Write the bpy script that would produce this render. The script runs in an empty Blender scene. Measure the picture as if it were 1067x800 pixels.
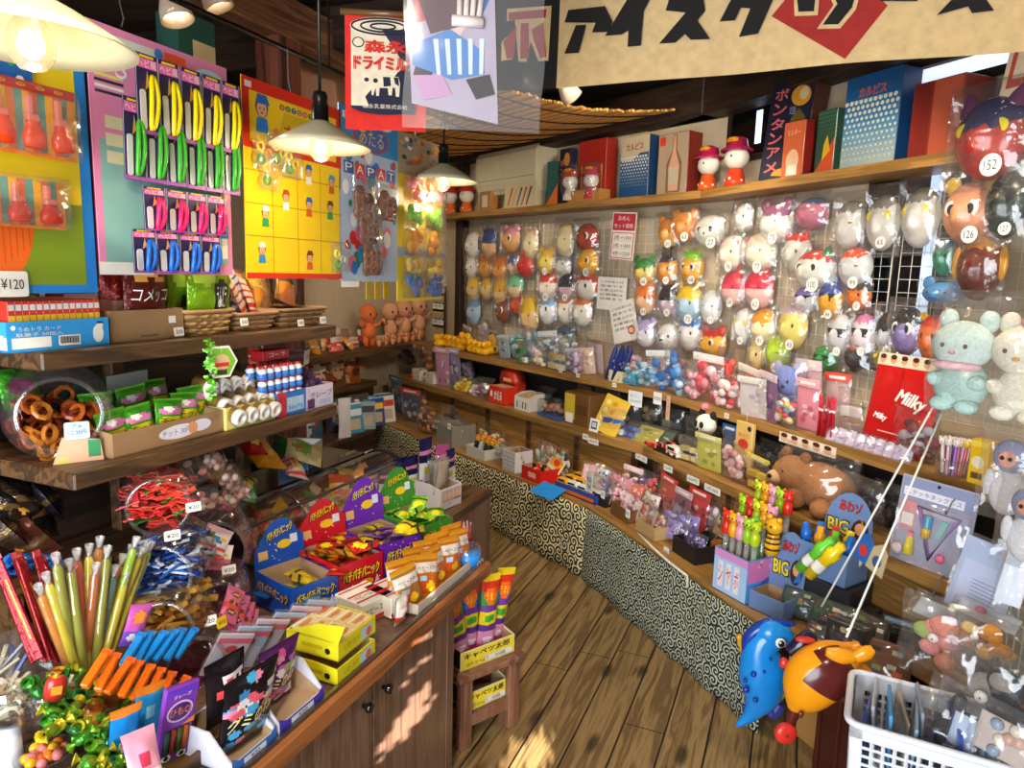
import bpy, math, random
from mathutils import Matrix, Vector, Euler
R=random.Random(7)
SC=bpy.context.scene; COL=SC.collection
pi=math.pi; rad=math.radians
FPX=730.; CAMH=1.65
_t=math.atan(116/730.); _r=math.atan(.03)
FW=Vector((0,math.cos(_t),-math.sin(_t))); _r0=Vector((1,0,0)); _u0=Vector((0,math.sin(_t),math.cos(_t)))
CR=_r0*math.cos(_r)+_u0*math.sin(_r); CU=_u0*math.cos(_r)-_r0*math.sin(_r)
CAM=Vector((0,0,CAMH))
def ray(px,py): return FW*FPX+CR*(px-533.5)-CU*(py-400)
def onz(px,py,z):
 d=ray(px,py); return CAM+d*((z-CAMH)/d.z)
def onv(px,py,p,a):
 n=Vector((-math.sin(a),math.cos(a),0)); d=ray(px,py); return CAM+d*((n.x*p[0]+n.y*p[1])/(n.x*d.x+n.y*d.y))
def onY(px,py,Y):
 d=ray(px,py); return CAM+d*(Y/d.y)
def ppm(p): return (Vector(p)-CAM).dot(FW)/FPX      # metres per pixel at p
A1=math.atan2(ray(838,293).y,ray(838,293).x); A2=math.atan2(ray(-20,264).y,ray(-20,264).x); A3=math.atan2(ray(240,277).y,ray(240,277).x)
O1=onz(500,592,.66); U1=Vector((math.cos(A1),math.sin(A1),0)); V1=Vector((-U1.y,U1.x,0))
BEND=onz(610,600,0)
E2=Vector((math.cos(A2),math.sin(A2),0)); N2=Vector((E2.y,-E2.x,0))
E3=Vector((math.cos(A3),math.sin(A3),0)); N3=Vector((E3.y,-E3.x,0))
def LU(u,v,z): q=O1+U1*u+V1*v; return Vector((q.x,q.y,z))           # left unit frame
def BU(t,n,z): q=BEND+E2*t+N2*n; return Vector((q.x,q.y,z))          # back run frame
def RU(t,n,z): q=BEND+E3*t+N3*n; return Vector((q.x,q.y,z))          # right run frame (t<0 towards the entrance)
def lv(px,py,s): return onv(px,py,LU(0,s,0),A1)
def bv(px,py,n): return onv(px,py,BU(0,n,0),A2)
def rv(px,py,n): return onv(px,py,RU(0,n,0),A3)
FL=A1; FB=A2-pi; FR=A3-pi                                            # yaw that makes local -Y face the aisle
def lin(c):
 return c/12.92 if c<=.04045 else ((c+.055)/1.055)**2.4
def hexc(h):
 h=h.lstrip('#');
 if len(h)==3: h=''.join(x*2 for x in h)
 return tuple(lin(int(h[i:i+2],16)/255) for i in (0,2,4))
_M={}
KIND={'paper':(.62,0),'card':(.38,0),'gloss':(.18,0),'plastic':(.3,0),'cloth':(.92,0),'plush':(.95,0),'foil':(.28,.45),'metal':(.3,1),'matte':(.8,0)}
def mt(h,k='card'):
 key=(h,k)
 if key in _M: return _M[key]
 m=bpy.data.materials.new(k+'_'+h.strip('#')); m.use_nodes=True; nt=m.node_tree; N=nt.nodes; Lk=nt.links
 b=N['Principled BSDF']; c=hexc(h); ro,me=KIND[k]
 tc=N.new('ShaderNodeTexCoord'); no=N.new('ShaderNodeTexNoise'); no.inputs['Scale'].default_value={'plush':120,'cloth':40,'foil':95}.get(k,14); no.inputs['Detail'].default_value=2
 Lk.new(tc.outputs['Object'],no.inputs['Vector'])
 mx=N.new('ShaderNodeMix'); mx.data_type='RGBA'; a=.12 if k not in('plush','cloth') else .3
 mx.inputs[6].default_value=(*[x*(1-a) for x in c],1); mx.inputs[7].default_value=(*[min(1,x*(1+a*.6)) for x in c],1)
 Lk.new(no.outputs['Fac'],mx.inputs[0]); Lk.new(mx.outputs[2],b.inputs['Base Color'])
 b.inputs['Roughness'].default_value=ro; b.inputs['Metallic'].default_value=me
 if k in('foil','plush'):
  bp=N.new('ShaderNodeBump'); bp.inputs['Strength'].default_value=.8 if k=='foil' else .8; bp.inputs['Distance'].default_value=.004
  Lk.new(no.outputs['Fac'],bp.inputs['Height']); Lk.new(bp.outputs['Normal'],b.inputs['Normal'])
 _M[key]=m; return m
def film_mat(name='clear_film',tint='ffffff',base=.07,edge=.4,rough=.12,scale=18,dist=.01,milk=0.03):
 if name in _M: return _M[name]
 m=bpy.data.materials.new(name); m.use_nodes=True; nt=m.node_tree; N=nt.nodes; Lk=nt.links; N.remove(N['Principled BSDF'])
 out=N['Material Output']; tr=N.new('ShaderNodeBsdfTransparent'); tr.inputs[0].default_value=(*hexc(tint),1)
 gl=N.new('ShaderNodeBsdfGlossy'); gl.inputs['Roughness'].default_value=rough
 di=N.new('ShaderNodeBsdfDiffuse'); di.inputs[0].default_value=(.9,.9,.9,1)
 lw=N.new('ShaderNodeLayerWeight'); lw.inputs[0].default_value=.35
 mr=N.new('ShaderNodeMapRange'); mr.inputs[3].default_value=base; mr.inputs[4].default_value=edge
 tc=N.new('ShaderNodeTexCoord'); no=N.new('ShaderNodeTexNoise'); no.inputs['Scale'].default_value=scale; no.inputs['Detail'].default_value=1.5
 bp=N.new('ShaderNodeBump'); bp.inputs['Distance'].default_value=dist; bp.inputs['Strength'].default_value=.9
 Lk.new(tc.outputs['Object'],no.inputs['Vector']); Lk.new(no.outputs['Fac'],bp.inputs['Height'])
 Lk.new(bp.outputs['Normal'],gl.inputs['Normal']); Lk.new(lw.outputs['Facing'],mr.inputs[0])
 m1=N.new('ShaderNodeMixShader'); m2=N.new('ShaderNodeMixShader'); m1.inputs[0].default_value=milk
 Lk.new(tr.outputs[0],m1.inputs[1]); Lk.new(di.outputs[0],m1.inputs[2])
 Lk.new(mr.outputs[0],m2.inputs[0]); Lk.new(m1.outputs[0],m2.inputs[1]); Lk.new(gl.outputs[0],m2.inputs[2]); Lk.new(m2.outputs[0],out.inputs[0])
 _M[name]=m; return m
FILM=film_mat()
CLEAR=film_mat('clear_hard_plastic',base=.09,edge=.6,rough=.06,scale=4,dist=.002,milk=.02)
PINKCLEAR=film_mat('pink_tinted_clear_plastic',tint='f4b8cc',base=.08,edge=.55,rough=.06,scale=4,dist=.002,milk=.03)
def glow(h,s,name=None):
 key=('glow',h,s)
 if key in _M: return _M[key]
 m=bpy.data.materials.new(name or 'glow_'+h); m.use_nodes=True; N=m.node_tree.nodes; b=N['Principled BSDF']
 b.inputs['Base Color'].default_value=(*hexc(h),1); b.inputs['Emission Color'].default_value=(*hexc(h),1); b.inputs['Emission Strength'].default_value=s
 _M[key]=m; return m
def jelly(h):
 key=('jelly',h)
 if key in _M: return _M[key]
 m=bpy.data.materials.new('jelly_'+h); m.use_nodes=True; nt=m.node_tree; N=nt.nodes; b=N['Principled BSDF']; c=(*hexc(h),1)
 b.inputs['Base Color'].default_value=c; b.inputs['Roughness'].default_value=.12
 tl=N.new('ShaderNodeBsdfTranslucent'); tl.inputs[0].default_value=c; mx=N.new('ShaderNodeMixShader'); mx.inputs[0].default_value=.45
 nt.links.new(b.outputs[0],mx.inputs[1]); nt.links.new(tl.outputs[0],mx.inputs[2]); nt.links.new(mx.outputs[0],N['Material Output'].inputs[0])
 _M[key]=m; return m
def wood(name,c1,c2,scale=1.,axis=0,rough=.5,knots=False,planks=0.,seam=.004,bumpd=.002):
 """grain running along local axis 0(x)/1(y)/2(z); planks = plank width across, in metres"""
 if name in _M: return _M[name]
 m=bpy.data.materials.new(name); m.use_nodes=True; nt=m.node_tree; N=nt.nodes; Lk=nt.links; b=N['Principled BSDF']; b.inputs['Roughness'].default_value=rough
 tc=N.new('ShaderNodeTexCoord'); mp=N.new('ShaderNodeMapping'); s=[16*scale]*3; s[axis]=1.1*scale; mp.inputs['Scale'].default_value=s
 Lk.new(tc.outputs['Object'],mp.inputs[0])
 src=mp.outputs[0]; sep=None
 if planks:
  sep=N.new('ShaderNodeSeparateXYZ'); Lk.new(tc.outputs['Object'],sep.inputs[0])
  dv=N.new('ShaderNodeMath'); dv.operation='DIVIDE'; dv.inputs[1].default_value=planks; Lk.new(sep.outputs[1 if axis==0 else 0],dv.inputs[0])
  fl=N.new('ShaderNodeMath'); fl.operation='FLOOR'; Lk.new(dv.outputs[0],fl.inputs[0])
  wn=N.new('ShaderNodeTexWhiteNoise'); wn.noise_dimensions='1D'; Lk.new(fl.outputs[0],wn.inputs['W'])
  va=N.new('ShaderNodeVectorMath'); va.operation='MULTIPLY_ADD'; va.inputs[1].default_value=(37,37,37); Lk.new(wn.outputs['Color'],va.inputs[0]); Lk.new(mp.outputs[0],va.inputs[2]); src=va.outputs[0]
 n1=N.new('ShaderNodeTexNoise'); n1.inputs['Scale'].default_value=1.2; n1.inputs['Detail'].default_value=5; n1.inputs['Distortion'].default_value=.6; Lk.new(src,n1.inputs['Vector'])
 wv=N.new('ShaderNodeMath'); wv.operation='MULTIPLY'; wv.inputs[1].default_value=26; Lk.new(n1.outputs['Fac'],wv.inputs[0])
 sn=N.new('ShaderNodeMath'); sn.operation='SINE'; Lk.new(wv.outputs[0],sn.inputs[0])
 ad=N.new('ShaderNodeMath'); ad.operation='MULTIPLY_ADD'; ad.inputs[1].default_value=.22; Lk.new(sn.outputs[0],ad.inputs[0]); Lk.new(n1.outputs['Fac'],ad.inputs[2])
 cr=N.new('ShaderNodeValToRGB'); cr.color_ramp.elements[0].color=(*hexc(c1),1); cr.color_ramp.elements[1].color=(*hexc(c2),1)
 cr.color_ramp.elements[0].position=.25; cr.color_ramp.elements[1].position=.75; Lk.new(ad.outputs[0],cr.inputs[0]); colr=cr.outputs[0]; hgt=ad.outputs[0]
 def mul(fac,c,sock):
  mx=N.new('ShaderNodeMix'); mx.data_type='RGBA'; mx.blend_type='MIX'; Lk.new(fac,mx.inputs[0]); Lk.new(sock,mx.inputs[6]); mx.inputs[7].default_value=(*hexc(c),1); return mx.outputs[2]
 if planks:
  hs=N.new('ShaderNodeHueSaturation'); mr=N.new('ShaderNodeMapRange'); mr.inputs[3].default_value=.88; mr.inputs[4].default_value=1.12; Lk.new(wn.outputs['Value'],mr.inputs[0]); Lk.new(mr.outputs[0],hs.inputs['Value']); Lk.new(colr,hs.inputs['Color']); colr=hs.outputs[0]
 if knots:
  mk=N.new('ShaderNodeMapping'); k=[7.]*3; k[axis]=2.6; mk.inputs['Scale'].default_value=k; Lk.new(tc.outputs['Object'],mk.inputs[0])
  vo=N.new('ShaderNodeTexVoronoi'); vo.inputs['Scale'].default_value=1.; Lk.new(mk.outputs[0],vo.inputs['Vector'])
  lt=N.new('ShaderNodeMapRange'); lt.inputs[1].default_value=.09; lt.inputs[2].default_value=.2; lt.inputs[3].default_value=.85; lt.inputs[4].default_value=0; Lk.new(vo.outputs['Distance'],lt.inputs[0])
  colr=mul(lt.outputs[0],'2a1a0c',colr)
 if planks:
  fr=N.new('ShaderNodeMath'); fr.operation='FRACT'; Lk.new(dv.outputs[0],fr.inputs[0])
  c=N.new('ShaderNodeMath'); c.operation='SUBTRACT'; c.inputs[1].default_value=.5; Lk.new(fr.outputs[0],c.inputs[0])
  ab=N.new('ShaderNodeMath'); ab.operation='ABSOLUTE'; Lk.new(c.outputs[0],ab.inputs[0])
  gt=N.new('ShaderNodeMath'); gt.operation='GREATER_THAN'; gt.inputs[1].default_value=.5-seam/planks; Lk.new(ab.outputs[0],gt.inputs[0])
  ax=N.new('ShaderNodeMath'); ax.operation='MULTIPLY_ADD'; ax.inputs[1].default_value=1/1.9; Lk.new(sep.outputs[axis],ax.inputs[0]); Lk.new(wn.outputs['Value'],ax.inputs[2])
  f2=N.new('ShaderNodeMath'); f2.operation='FRACT'; Lk.new(ax.outputs[0],f2.inputs[0])
  l2=N.new('ShaderNodeMath'); l2.operation='LESS_THAN'; l2.inputs[1].default_value=.0022; Lk.new(f2.outputs[0],l2.inputs[0])
  mxx=N.new('ShaderNodeMath'); mxx.operation='MAXIMUM'; Lk.new(gt.outputs[0],mxx.inputs[0]); Lk.new(l2.outputs[0],mxx.inputs[1])
  colr=mul(mxx.outputs[0],'120b06',colr)
 Lk.new(colr,b.inputs['Base Color'])
 bp=N.new('ShaderNodeBump'); bp.inputs['Strength'].default_value=.4; bp.inputs['Distance'].default_value=bumpd; Lk.new(hgt,bp.inputs['Height']); Lk.new(bp.outputs['Normal'],b.inputs['Normal'])
 _M[name]=m; return m
def T(x=0,y=0,z=0): return Matrix.Translation((x,y,z))
def RZ(a): return Matrix.Rotation(a,4,'Z')
def RX(a): return Matrix.Rotation(a,4,'X')
def RY(a): return Matrix.Rotation(a,4,'Y')
def S(x,y,z): return Matrix.Diagonal((x,y,z,1))
UP=RX(pi/2)      # XY drawing -> standing upright, drawn side facing -Y
I4=Matrix.Identity(4)
_TX={}
def text_geo(s):
 if s in _TX: return _TX[s]
 cu=bpy.data.curves.new('t','FONT'); cu.body=s; cu.resolution_u=2; cu.align_x='LEFT'
 o=bpy.data.objects.new('t',cu); COL.objects.link(o); dg=bpy.context.evaluated_depsgraph_get(); dg.update()
 me=bpy.data.meshes.new_from_object(o.evaluated_get(dg),depsgraph=dg)
 vs=[v.co.copy() for v in me.vertices]; fs=[tuple(p.vertices) for p in me.polygons]
 bpy.data.objects.remove(o); bpy.data.curves.remove(cu); bpy.data.meshes.remove(me)
 if vs:
  x0=min(v.x for v in vs);x1=max(v.x for v in vs);y0=min(v.y for v in vs);y1=max(v.y for v in vs)
  vs=[((v.x-x0)/max(1e-6,x1-x0)-.5,(v.y-y0)/max(1e-6,y1-y0)-.5,0) for v in vs]
 _TX[s]=(vs,fs); return _TX[s]
class MB:
 def __init__(s): s.v=[]; s.f=[]; s.mi=[]; s.sm=[]; s.ms=[]
 def slot(s,m):
  if m not in s.ms: s.ms.append(m)
  return s.ms.index(m)
 def add(s,vs,fs,m,M=None,smooth=False,mats=None):
  b=len(s.v); flip=M is not None and M.to_3x3().determinant()<0
  s.v+= [M@Vector(v) for v in vs] if M is not None else [Vector(v) for v in vs]
  i=s.slot(m) if m else 0
  for k,f in enumerate(fs):
   f=tuple(b+x for x in f); s.f.append(f[::-1] if flip else f); s.mi.append(s.slot(mats[k]) if mats else i); s.sm.append(smooth)
  return s
 def box(s,sx,sy,sz,m,M=None,bv=0.):
  """box centred in x,y with base at z=0"""
  X,Y,Z=sx/2,sy/2,sz
  if bv<=0:
   vs=[(x,y,z) for x in(-X,X) for y in(-Y,Y) for z in(0,Z)]
   fs=[(0,1,3,2),(4,6,7,5),(0,4,5,1),(2,3,7,6),(0,2,6,4),(1,5,7,3)]
   return s.add(vs,fs,m,M)
  bv=min(bv,X*.49,Y*.49,Z*.24); vs=[];ix={}
  for a in(-1,1):
   for b in(-1,1):
    for c in(-1,1):
     for k in range(3):
      d=[X,Y,Z/2];
      for j in range(3):
       if j!=k: d[j]-=bv
      ix[(a,b,c,k)]=len(vs); vs.append((a*d[0],b*d[1],Z/2+c*d[2]))
  fs=[]
  g=lambda a,b,c,k: ix[(a,b,c,k)]
  for a in(-1,1):
   q=[g(a,-1,-1,0),g(a,1,-1,0),g(a,1,1,0),g(a,-1,1,0)]; fs.append(q if a>0 else q[::-1])
   q=[g(-1,a,-1,1),g(-1,a,1,1),g(1,a,1,1),g(1,a,-1,1)]; fs.append(q if a>0 else q[::-1])
   q=[g(-1,-1,a,2),g(1,-1,a,2),g(1,1,a,2),g(-1,1,a,2)]; fs.append(q if a>0 else q[::-1])
  for a in(-1,1):
   for b in(-1,1):
    q=[g(a,b,-1,0),g(a,b,-1,1),g(a,b,1,1),g(a,b,1,0)]; fs.append(q if a*b>0 else q[::-1])
    q=[g(a,-1,b,0),g(a,1,b,0),g(a,1,b,2),g(a,-1,b,2)]; fs.append(q if a*b>0 else q[::-1])
    q=[g(-1,a,b,1),g(-1,a,b,2),g(1,a,b,2),g(1,a,b,1)]; fs.append(q if a*b>0 else q[::-1])
  for a in(-1,1):
   for b in(-1,1):
    for c in(-1,1):
     q=[g(a,b,c,0),g(a,b,c,1),g(a,b,c,2)]; fs.append(q if a*b*c>0 else q[::-1])
  return s.add(vs,fs,m,M)
 def tube(s,pts,r,m,n=6,M=None,cap=True,closed=False):
  pts=[Vector(p) for p in pts]; rs=r if isinstance(r,(list,tuple)) else [r]*len(pts); vs=[];fs=[]; L=len(pts); up=None
  for i,p in enumerate(pts):
   d=(pts[(i+1)%L]-pts[i-1]) if closed else (pts[min(i+1,L-1)]-pts[max(i-1,0)]); d.normalize()
   if up is None: up=Vector((0,0,1)) if abs(d.z)<.9 else Vector((1,0,0))
   x=d.cross(up); x.normalize(); y=d.cross(x); up=-y
   for k in range(n): a=2*pi*k/n; vs.append(p+(x*math.cos(a)+y*math.sin(a))*rs[i])
  for i in range(L if closed else L-1):
   j=(i+1)%L
   for k in range(n): k2=(k+1)%n; fs.append((i*n+k,j*n+k,j*n+k2,i*n+k2))
  if cap and not closed: fs+= [tuple(range(n)),tuple(range((L-1)*n,L*n))[::-1]]
  return s.add(vs,fs,m,M,smooth=n>5)
 def lathe(s,prof,m,n=16,M=None,smooth=True,cap=False,mats=None):
  """prof = [(r,z)...] about z"""
  vs=[];fs=[];ml=[]
  for r,z in prof:
   for k in range(n): a=2*pi*k/n; vs.append((r*math.cos(a),r*math.sin(a),z))
  for i in range(len(prof)-1):
   for k in range(n): k2=(k+1)%n; fs.append((i*n+k,i*n+k2,(i+1)*n+k2,(i+1)*n+k)); ml.append(mats[i] if mats else m)
  if cap: fs.append(tuple(range(n))[::-1]); fs.append(tuple(range((len(prof)-1)*n,len(prof)*n))); ml+=[m,m]
  return s.add(vs,fs,m,M,smooth,ml if mats else None)
 def ell(s,c,r,m,M=None,nu=12,nv=8,matfn=None):
  if not isinstance(r,(tuple,list)): r=(r,r,r)
  vs=[(c[0],c[1],c[2]-r[2])];fs=[]
  for j in range(1,nv):
   ph=-pi/2+pi*j/nv
   for k in range(nu): a=2*pi*k/nu; vs.append((c[0]+r[0]*math.cos(ph)*math.cos(a),c[1]+r[1]*math.cos(ph)*math.sin(a),c[2]+r[2]*math.sin(ph)))
  vs.append((c[0],c[1],c[2]+r[2])); t=len(vs)-1
  for k in range(nu):
   k2=(k+1)%nu; fs.append((0,1+k2,1+k)); b=1+(nv-2)*nu; fs.append((t,b+k,b+k2))
   for j in range(nv-2): a=1+j*nu; fs.append((a+k,a+k2,a+nu+k2,a+nu+k))
  ml=None
  if matfn:
   ml=[]
   for f in fs:
    q=sum((Vector(vs[i]) for i in f),Vector())/len(f)-Vector(c); ml.append(matfn(q.x/r[0],q.y/r[1],q.z/r[2]))
  return s.add(vs,fs,m,M,True,ml)
 def prism(s,poly,h,m,M=None,back=True):
  """poly in XY (counter-clockwise), extruded from z=-h to z=0; drawn face at z=0"""
  n=len(poly); ar=sum(poly[i][0]*poly[(i+1)%n][1]-poly[(i+1)%n][0]*poly[i][1] for i in range(n))
  if ar<0: poly=poly[::-1]
  vs=[(x,y,0) for x,y in poly]; fs=[tuple(range(n))]
  if h>0:
   vs+=[(x,y,-h) for x,y in poly]; fs+=[tuple(range(n,2*n))[::-1]]+[(i,n+i,n+(i+1)%n,(i+1)%n) for i in range(n)]
  return s.add(vs,fs,m,M)
 def rect(s,x,y,w,h,m,M=None,z=.0006): return s.add([(x-w/2,y-h/2,z),(x+w/2,y-h/2,z),(x+w/2,y+h/2,z),(x-w/2,y+h/2,z)],[(0,1,2,3)],m,M)
 def disc(s,x,y,rx,ry,m,M=None,z=.0006,n=16): return s.add([(x+rx*math.cos(2*pi*k/n),y+ry*math.sin(2*pi*k/n),z) for k in range(n)],[tuple(range(n))],m,M)
 def poly(s,pts,m,M=None,z=.0006):
  n=len(pts); ar=sum(pts[i][0]*pts[(i+1)%n][1]-pts[(i+1)%n][0]*pts[i][1] for i in range(n))
  if ar<0: pts=pts[::-1]
  return s.add([(x,y,z) for x,y in pts],[tuple(range(n))],m,M)
 def text(s,t,x,y,w,h,m,M=None,z=.001,slant=0.,fn=None,rot=0.):
  vs,fs=text_geo(t); out=[]
  for a,b,_ in vs:
   X,Y=a*w+slant*b*h,b*h
   if rot: X,Y=X*math.cos(rot)-Y*math.sin(rot),X*math.sin(rot)+Y*math.cos(rot)
   X+=x;Y+=y; out.append((X,Y,z if fn is None else fn(X,Y)+z))
  return s.add(out,fs,m,M)
 def bold(s,t,x,y,w,h,m,M=None,z=.001,slant=0.,e=.03,**k):
  for i,(dx,dy) in enumerate(((-e,-e*.6),(e,-e*.6),(-e,e*.6),(e,e*.6))): s.text(t,x+dx*h,y+dy*h,w,h,m,M,z+i*.00008,slant,**k)
  return s
 def grid(s,w,h,nx,ny,fn,m,M=None,matfn=None,smooth=True,flip=False):
  """fn(u,v)->(x,y,z), u,v in 0..1"""
  vs=[fn(i/nx,j/ny) for j in range(ny+1) for i in range(nx+1)]; fs=[];ml=[]
  for j in range(ny):
   for i in range(nx):
    a=j*(nx+1)+i; f=(a,a+1,a+nx+2,a+nx+1); fs.append(f[::-1] if flip else f)
    if matfn: ml.append(matfn((i+.5)/nx,(j+.5)/ny))
  return s.add(vs,fs,m,M,smooth,ml if matfn else None)
 def build(s,name,parent=None,M=None):
  me=bpy.data.meshes.new(name); me.from_pydata([tuple(v) for v in s.v],[],s.f)
  for m in s.ms: me.materials.append(m)
  me.polygons.foreach_set('material_index',s.mi); me.polygons.foreach_set('use_smooth',s.sm); me.update()
  o=bpy.data.objects.new(name,me); COL.objects.link(o)
  if parent is not None: o.parent=parent
  if M is not None: o.matrix_local=M
  return o
def tag(o,label=None,cat=None,group=None,kind=None):
 if label: o['label']=label
 if cat: o['category']=cat
 if group: o['group']=group
 if kind: o['kind']=kind
 return o
def thing(name,label,cat,M=None,group=None):
 o=bpy.data.objects.new(name,None); o.empty_display_size=.05; COL.objects.link(o)
 if M is not None: o.matrix_world=M
 return tag(o,label,cat,group)
_CH={}
def kids(o): return list(o.children)
def dup(o,M=None,label=None,parent=None,group=None):
 c=o.copy(); COL.objects.link(c)
 if parent is not None: c.parent=parent; c.matrix_parent_inverse=o.matrix_parent_inverse.copy()
 if M is not None: c.matrix_world=M
 if label: c['label']=label
 if group: c['group']=group
 for k in kids(o): dup(k,parent=c)
 return c
def struct(mb,name,M=None): return tag(mb.build(name,None,M),kind='structure')
def fr(p,yaw=0,pitch=0,roll=0,s=1.):
 """frame at p: yaw about z, then pitch about local x, roll about local y"""
 return Matrix.Translation(p)@RZ(yaw)@RX(pitch)@RY(roll)@S(s,s,s)
def circ(x,y,rx,ry=None,n=20,a0=0,a1=2*pi):
 ry=rx if ry is None else ry; return [(x+rx*math.cos(a0+(a1-a0)*k/n),y+ry*math.sin(a0+(a1-a0)*k/n)) for k in range(n+(0 if a1-a0>6.2 else 1))]
def rrect(x,y,w,h,r,n=4):
 p=[]
 for cx,cy,a in((1,1,0),(-1,1,90),(-1,-1,180),(1,-1,270)):
  for k in range(n+1): b=rad(a+90*k/n); p.append((x+cx*(w/2-r)+r*math.cos(b),y+cy*(h/2-r)+r*math.sin(b)))
 return p
cam=bpy.data.cameras.new('camera'); cam.sensor_width=36; cam.lens=FPX/1067*36; cam.clip_start=.02
co=bpy.data.objects.new('camera',cam); COL.objects.link(co)
co.matrix_world=Matrix(((CR.x,CU.x,-FW.x,CAM.x),(CR.y,CU.y,-FW.y,CAM.y),(CR.z,CU.z,-FW.z,CAM.z),(0,0,0,1))); SC.camera=co
SC.view_settings.view_transform='Standard'; SC.view_settings.look='None'; SC.view_settings.gamma=1; SC.view_settings.use_curve_mapping=False
SC.view_settings.exposure=.03
SC.cycles.transparent_max_bounces=24; SC.cycles.max_bounces=8; SC.cycles.sample_clamp_indirect=6
WN=.9; WV=2.7; CEIL=2.78; FRONT=-3.4
def isect(p,d,q,e):
 den=d.x*e.y-d.y*e.x; k=((q.x-p.x)*e.y-(q.y-p.y)*e.x)/den; return p+d*k
cBL=isect(BU(0,WN,0),E2,LU(0,WV,0),U1)
cBR=isect(BU(0,WN,0),E2,RU(0,WN,0),E3)
cFR=isect(RU(0,WN,0),E3,LU(FRONT,0,0),V1)
cFL=LU(FRONT,WV,0)
M_FLOOR=wood('floor_planks','6c5434','94794e',1.6,0,.42,True,.15,.0035,.003)
M_PLASTER=mt('c9b79a','matte'); M_DARKWOOD=wood('dark_beam_wood','1d120b','3b2618',1.,0,.6)
M_DARKZ=wood('dark_post_wood','1d120b','3b2618',1.,2,.6)
M_SHELFDK=wood('dark_shelf_wood','3a2818','664628',1.4,0,.45)
M_SHELF=wood('honey_shelf_wood','84602e','a87c42',1.4,0,.4)
M_CAB=wood('walnut_veneer','654a3c','7e6050',1.6,2,.38)
M_EDGE=wood('counter_edge_wood','7a4522','a8683a',1.,0,.35)
f=MB(); f.add([(-3,-4,0),(7,-4,0),(7,6,0),(-3,6,0)],[(0,1,2,3)],M_FLOOR)
struct(f,'floor',fr(LU(-1,0,0),A1))
def wall(name,p,q,z0,z1,m,th=.1,side=1):
 d=(q-p); L=d.length; b=MB(); b.box(L,th,z1-z0,m,T(L/2,side*th/2,z0)); return struct(b,name,fr(Vector((p.x,p.y,0)),math.atan2(d.y,d.x)))
wall('wall_back',cBL,cBR,0,CEIL,M_PLASTER)
wall('wall_right',cBR,cFR,0,CEIL,M_PLASTER)
wall('wall_left',cFL,cBL,0,CEIL,M_PLASTER)
dFR=(cFR-cFL).length
DO0,DO1=WV-.2+2.0-2.9, 0
def wfront(s): return cFL+(cFR-cFL)*(s/dFR)
for nm,s0,s1,z0,z1 in (('wall_front_side',0,1.9,0,CEIL),('wall_front_end',4.2,dFR,0,CEIL),('wall_front_lintel',1.9,4.2,2.15,CEIL)):
 wall(nm,wfront(s0),wfront(s1),z0,z1,M_PLASTER,.1,-1)
b=MB(); c0=[cBL,cBR,cFR,cFL]; b.add([(p.x,p.y,CEIL) for p in c0]+[(p.x,p.y,CEIL+.06) for p in c0],[(0,1,2,3),(7,6,5,4)],wood('ceiling_boards','1a110b','38261a',1.,0,.6,False,.2,.004)); struct(b,'ceiling')
def bar(name,p,q,w,h,m,z,kind=True):
 d=(q-p); b=MB(); b.box(d.length,w,h,m,T(d.length/2,0,z),.006); o=b.build(name,None,fr(Vector((p.x,p.y,0)),math.atan2(d.y,d.x))); return tag(o,kind='structure')
bar('beam',LU(-1.2,2.5,0),LU(3.2,2.5,0),.16,.2,M_DARKWOOD,2.5)
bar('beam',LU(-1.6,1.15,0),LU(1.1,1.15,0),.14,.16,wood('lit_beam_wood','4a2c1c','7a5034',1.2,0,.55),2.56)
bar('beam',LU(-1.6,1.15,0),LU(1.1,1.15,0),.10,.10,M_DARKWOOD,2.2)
bar('beam',LU(.75,2.6,0),LU(.75,-1.9,0),.15,.18,M_DARKWOOD,2.6)
bar('beam',LU(-.7,2.6,0),LU(-.7,-2.6,0),.15,.18,M_DARKWOOD,2.6)
bar('beam',RU(1.0,.8,0),RU(-3.2,.8,0),.16,.2,M_DARKWOOD,2.56)
bar('beam',BU(3.0,.8,0),BU(0.,.8,0),.16,.2,M_DARKWOOD,2.56)
bar('beam',RU(.5,-.35,0),RU(-1.6,.75,0),.14,.16,M_DARKWOOD,2.6)
def post(name,p,w,z0,z1,yaw,m=M_DARKZ):
 b=MB(); b.box(w,w,z1-z0,m,T(0,0,z0),.006); return tag(b.build(name,None,fr(Vector((p.x,p.y,0)),yaw)),kind='structure')
q=lv(290,60,1.15); post('pillar',q,.13,0,2.7,A1,wood('red_brown_post','4a261a','7c4432',1.,2,.5))
q=bv(481,290,.86); post('pillar',q,.09,0,CEIL,A2)
q=rv(669,300,.87); post('pillar',q,.10,0,CEIL,A3)
q=rv(795,140,.87)
b=MB(); b.box(.62,.03,1.02,mt('a77f68','matte'),T(0,0,1.75),.004); p=lv(352,80,1.35); tag(b.build('trim_1',None,fr(Vector((p.x,p.y,0)),A1)),kind='structure')
p=rv(790,130,.885); b=MB(); b.box(.42,.02,.32,mt('0b0d10','gloss'),T(0,0,-.16)); b.box(.045,.024,.17,glow('cfe2ff',1.6,'daylight_slit'),T(.02,-.001,-.1))
for x in(-.22,.22): b.box(.03,.035,.36,M_DARKZ,T(x,0,-.18))
for z in(-.18,.16): b.box(.46,.035,.03,M_DARKZ,T(0,0,z))
tag(b.build('window_1',None,fr(p,FR)),kind='structure')
p=rv(1000,70,.885); b=MB(); b.box(.6,.02,.07,glow('d8e6ff',1.1,'daylight_pane'),T(0,0,-.045)); b.box(.65,.03,.03,M_DARKWOOD,T(0,0,.035)); b.box(.65,.03,.03,M_DARKWOOD,T(0,0,-.065)); tag(b.build('window_2',None,fr(p,FR)),kind='structure')
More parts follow.
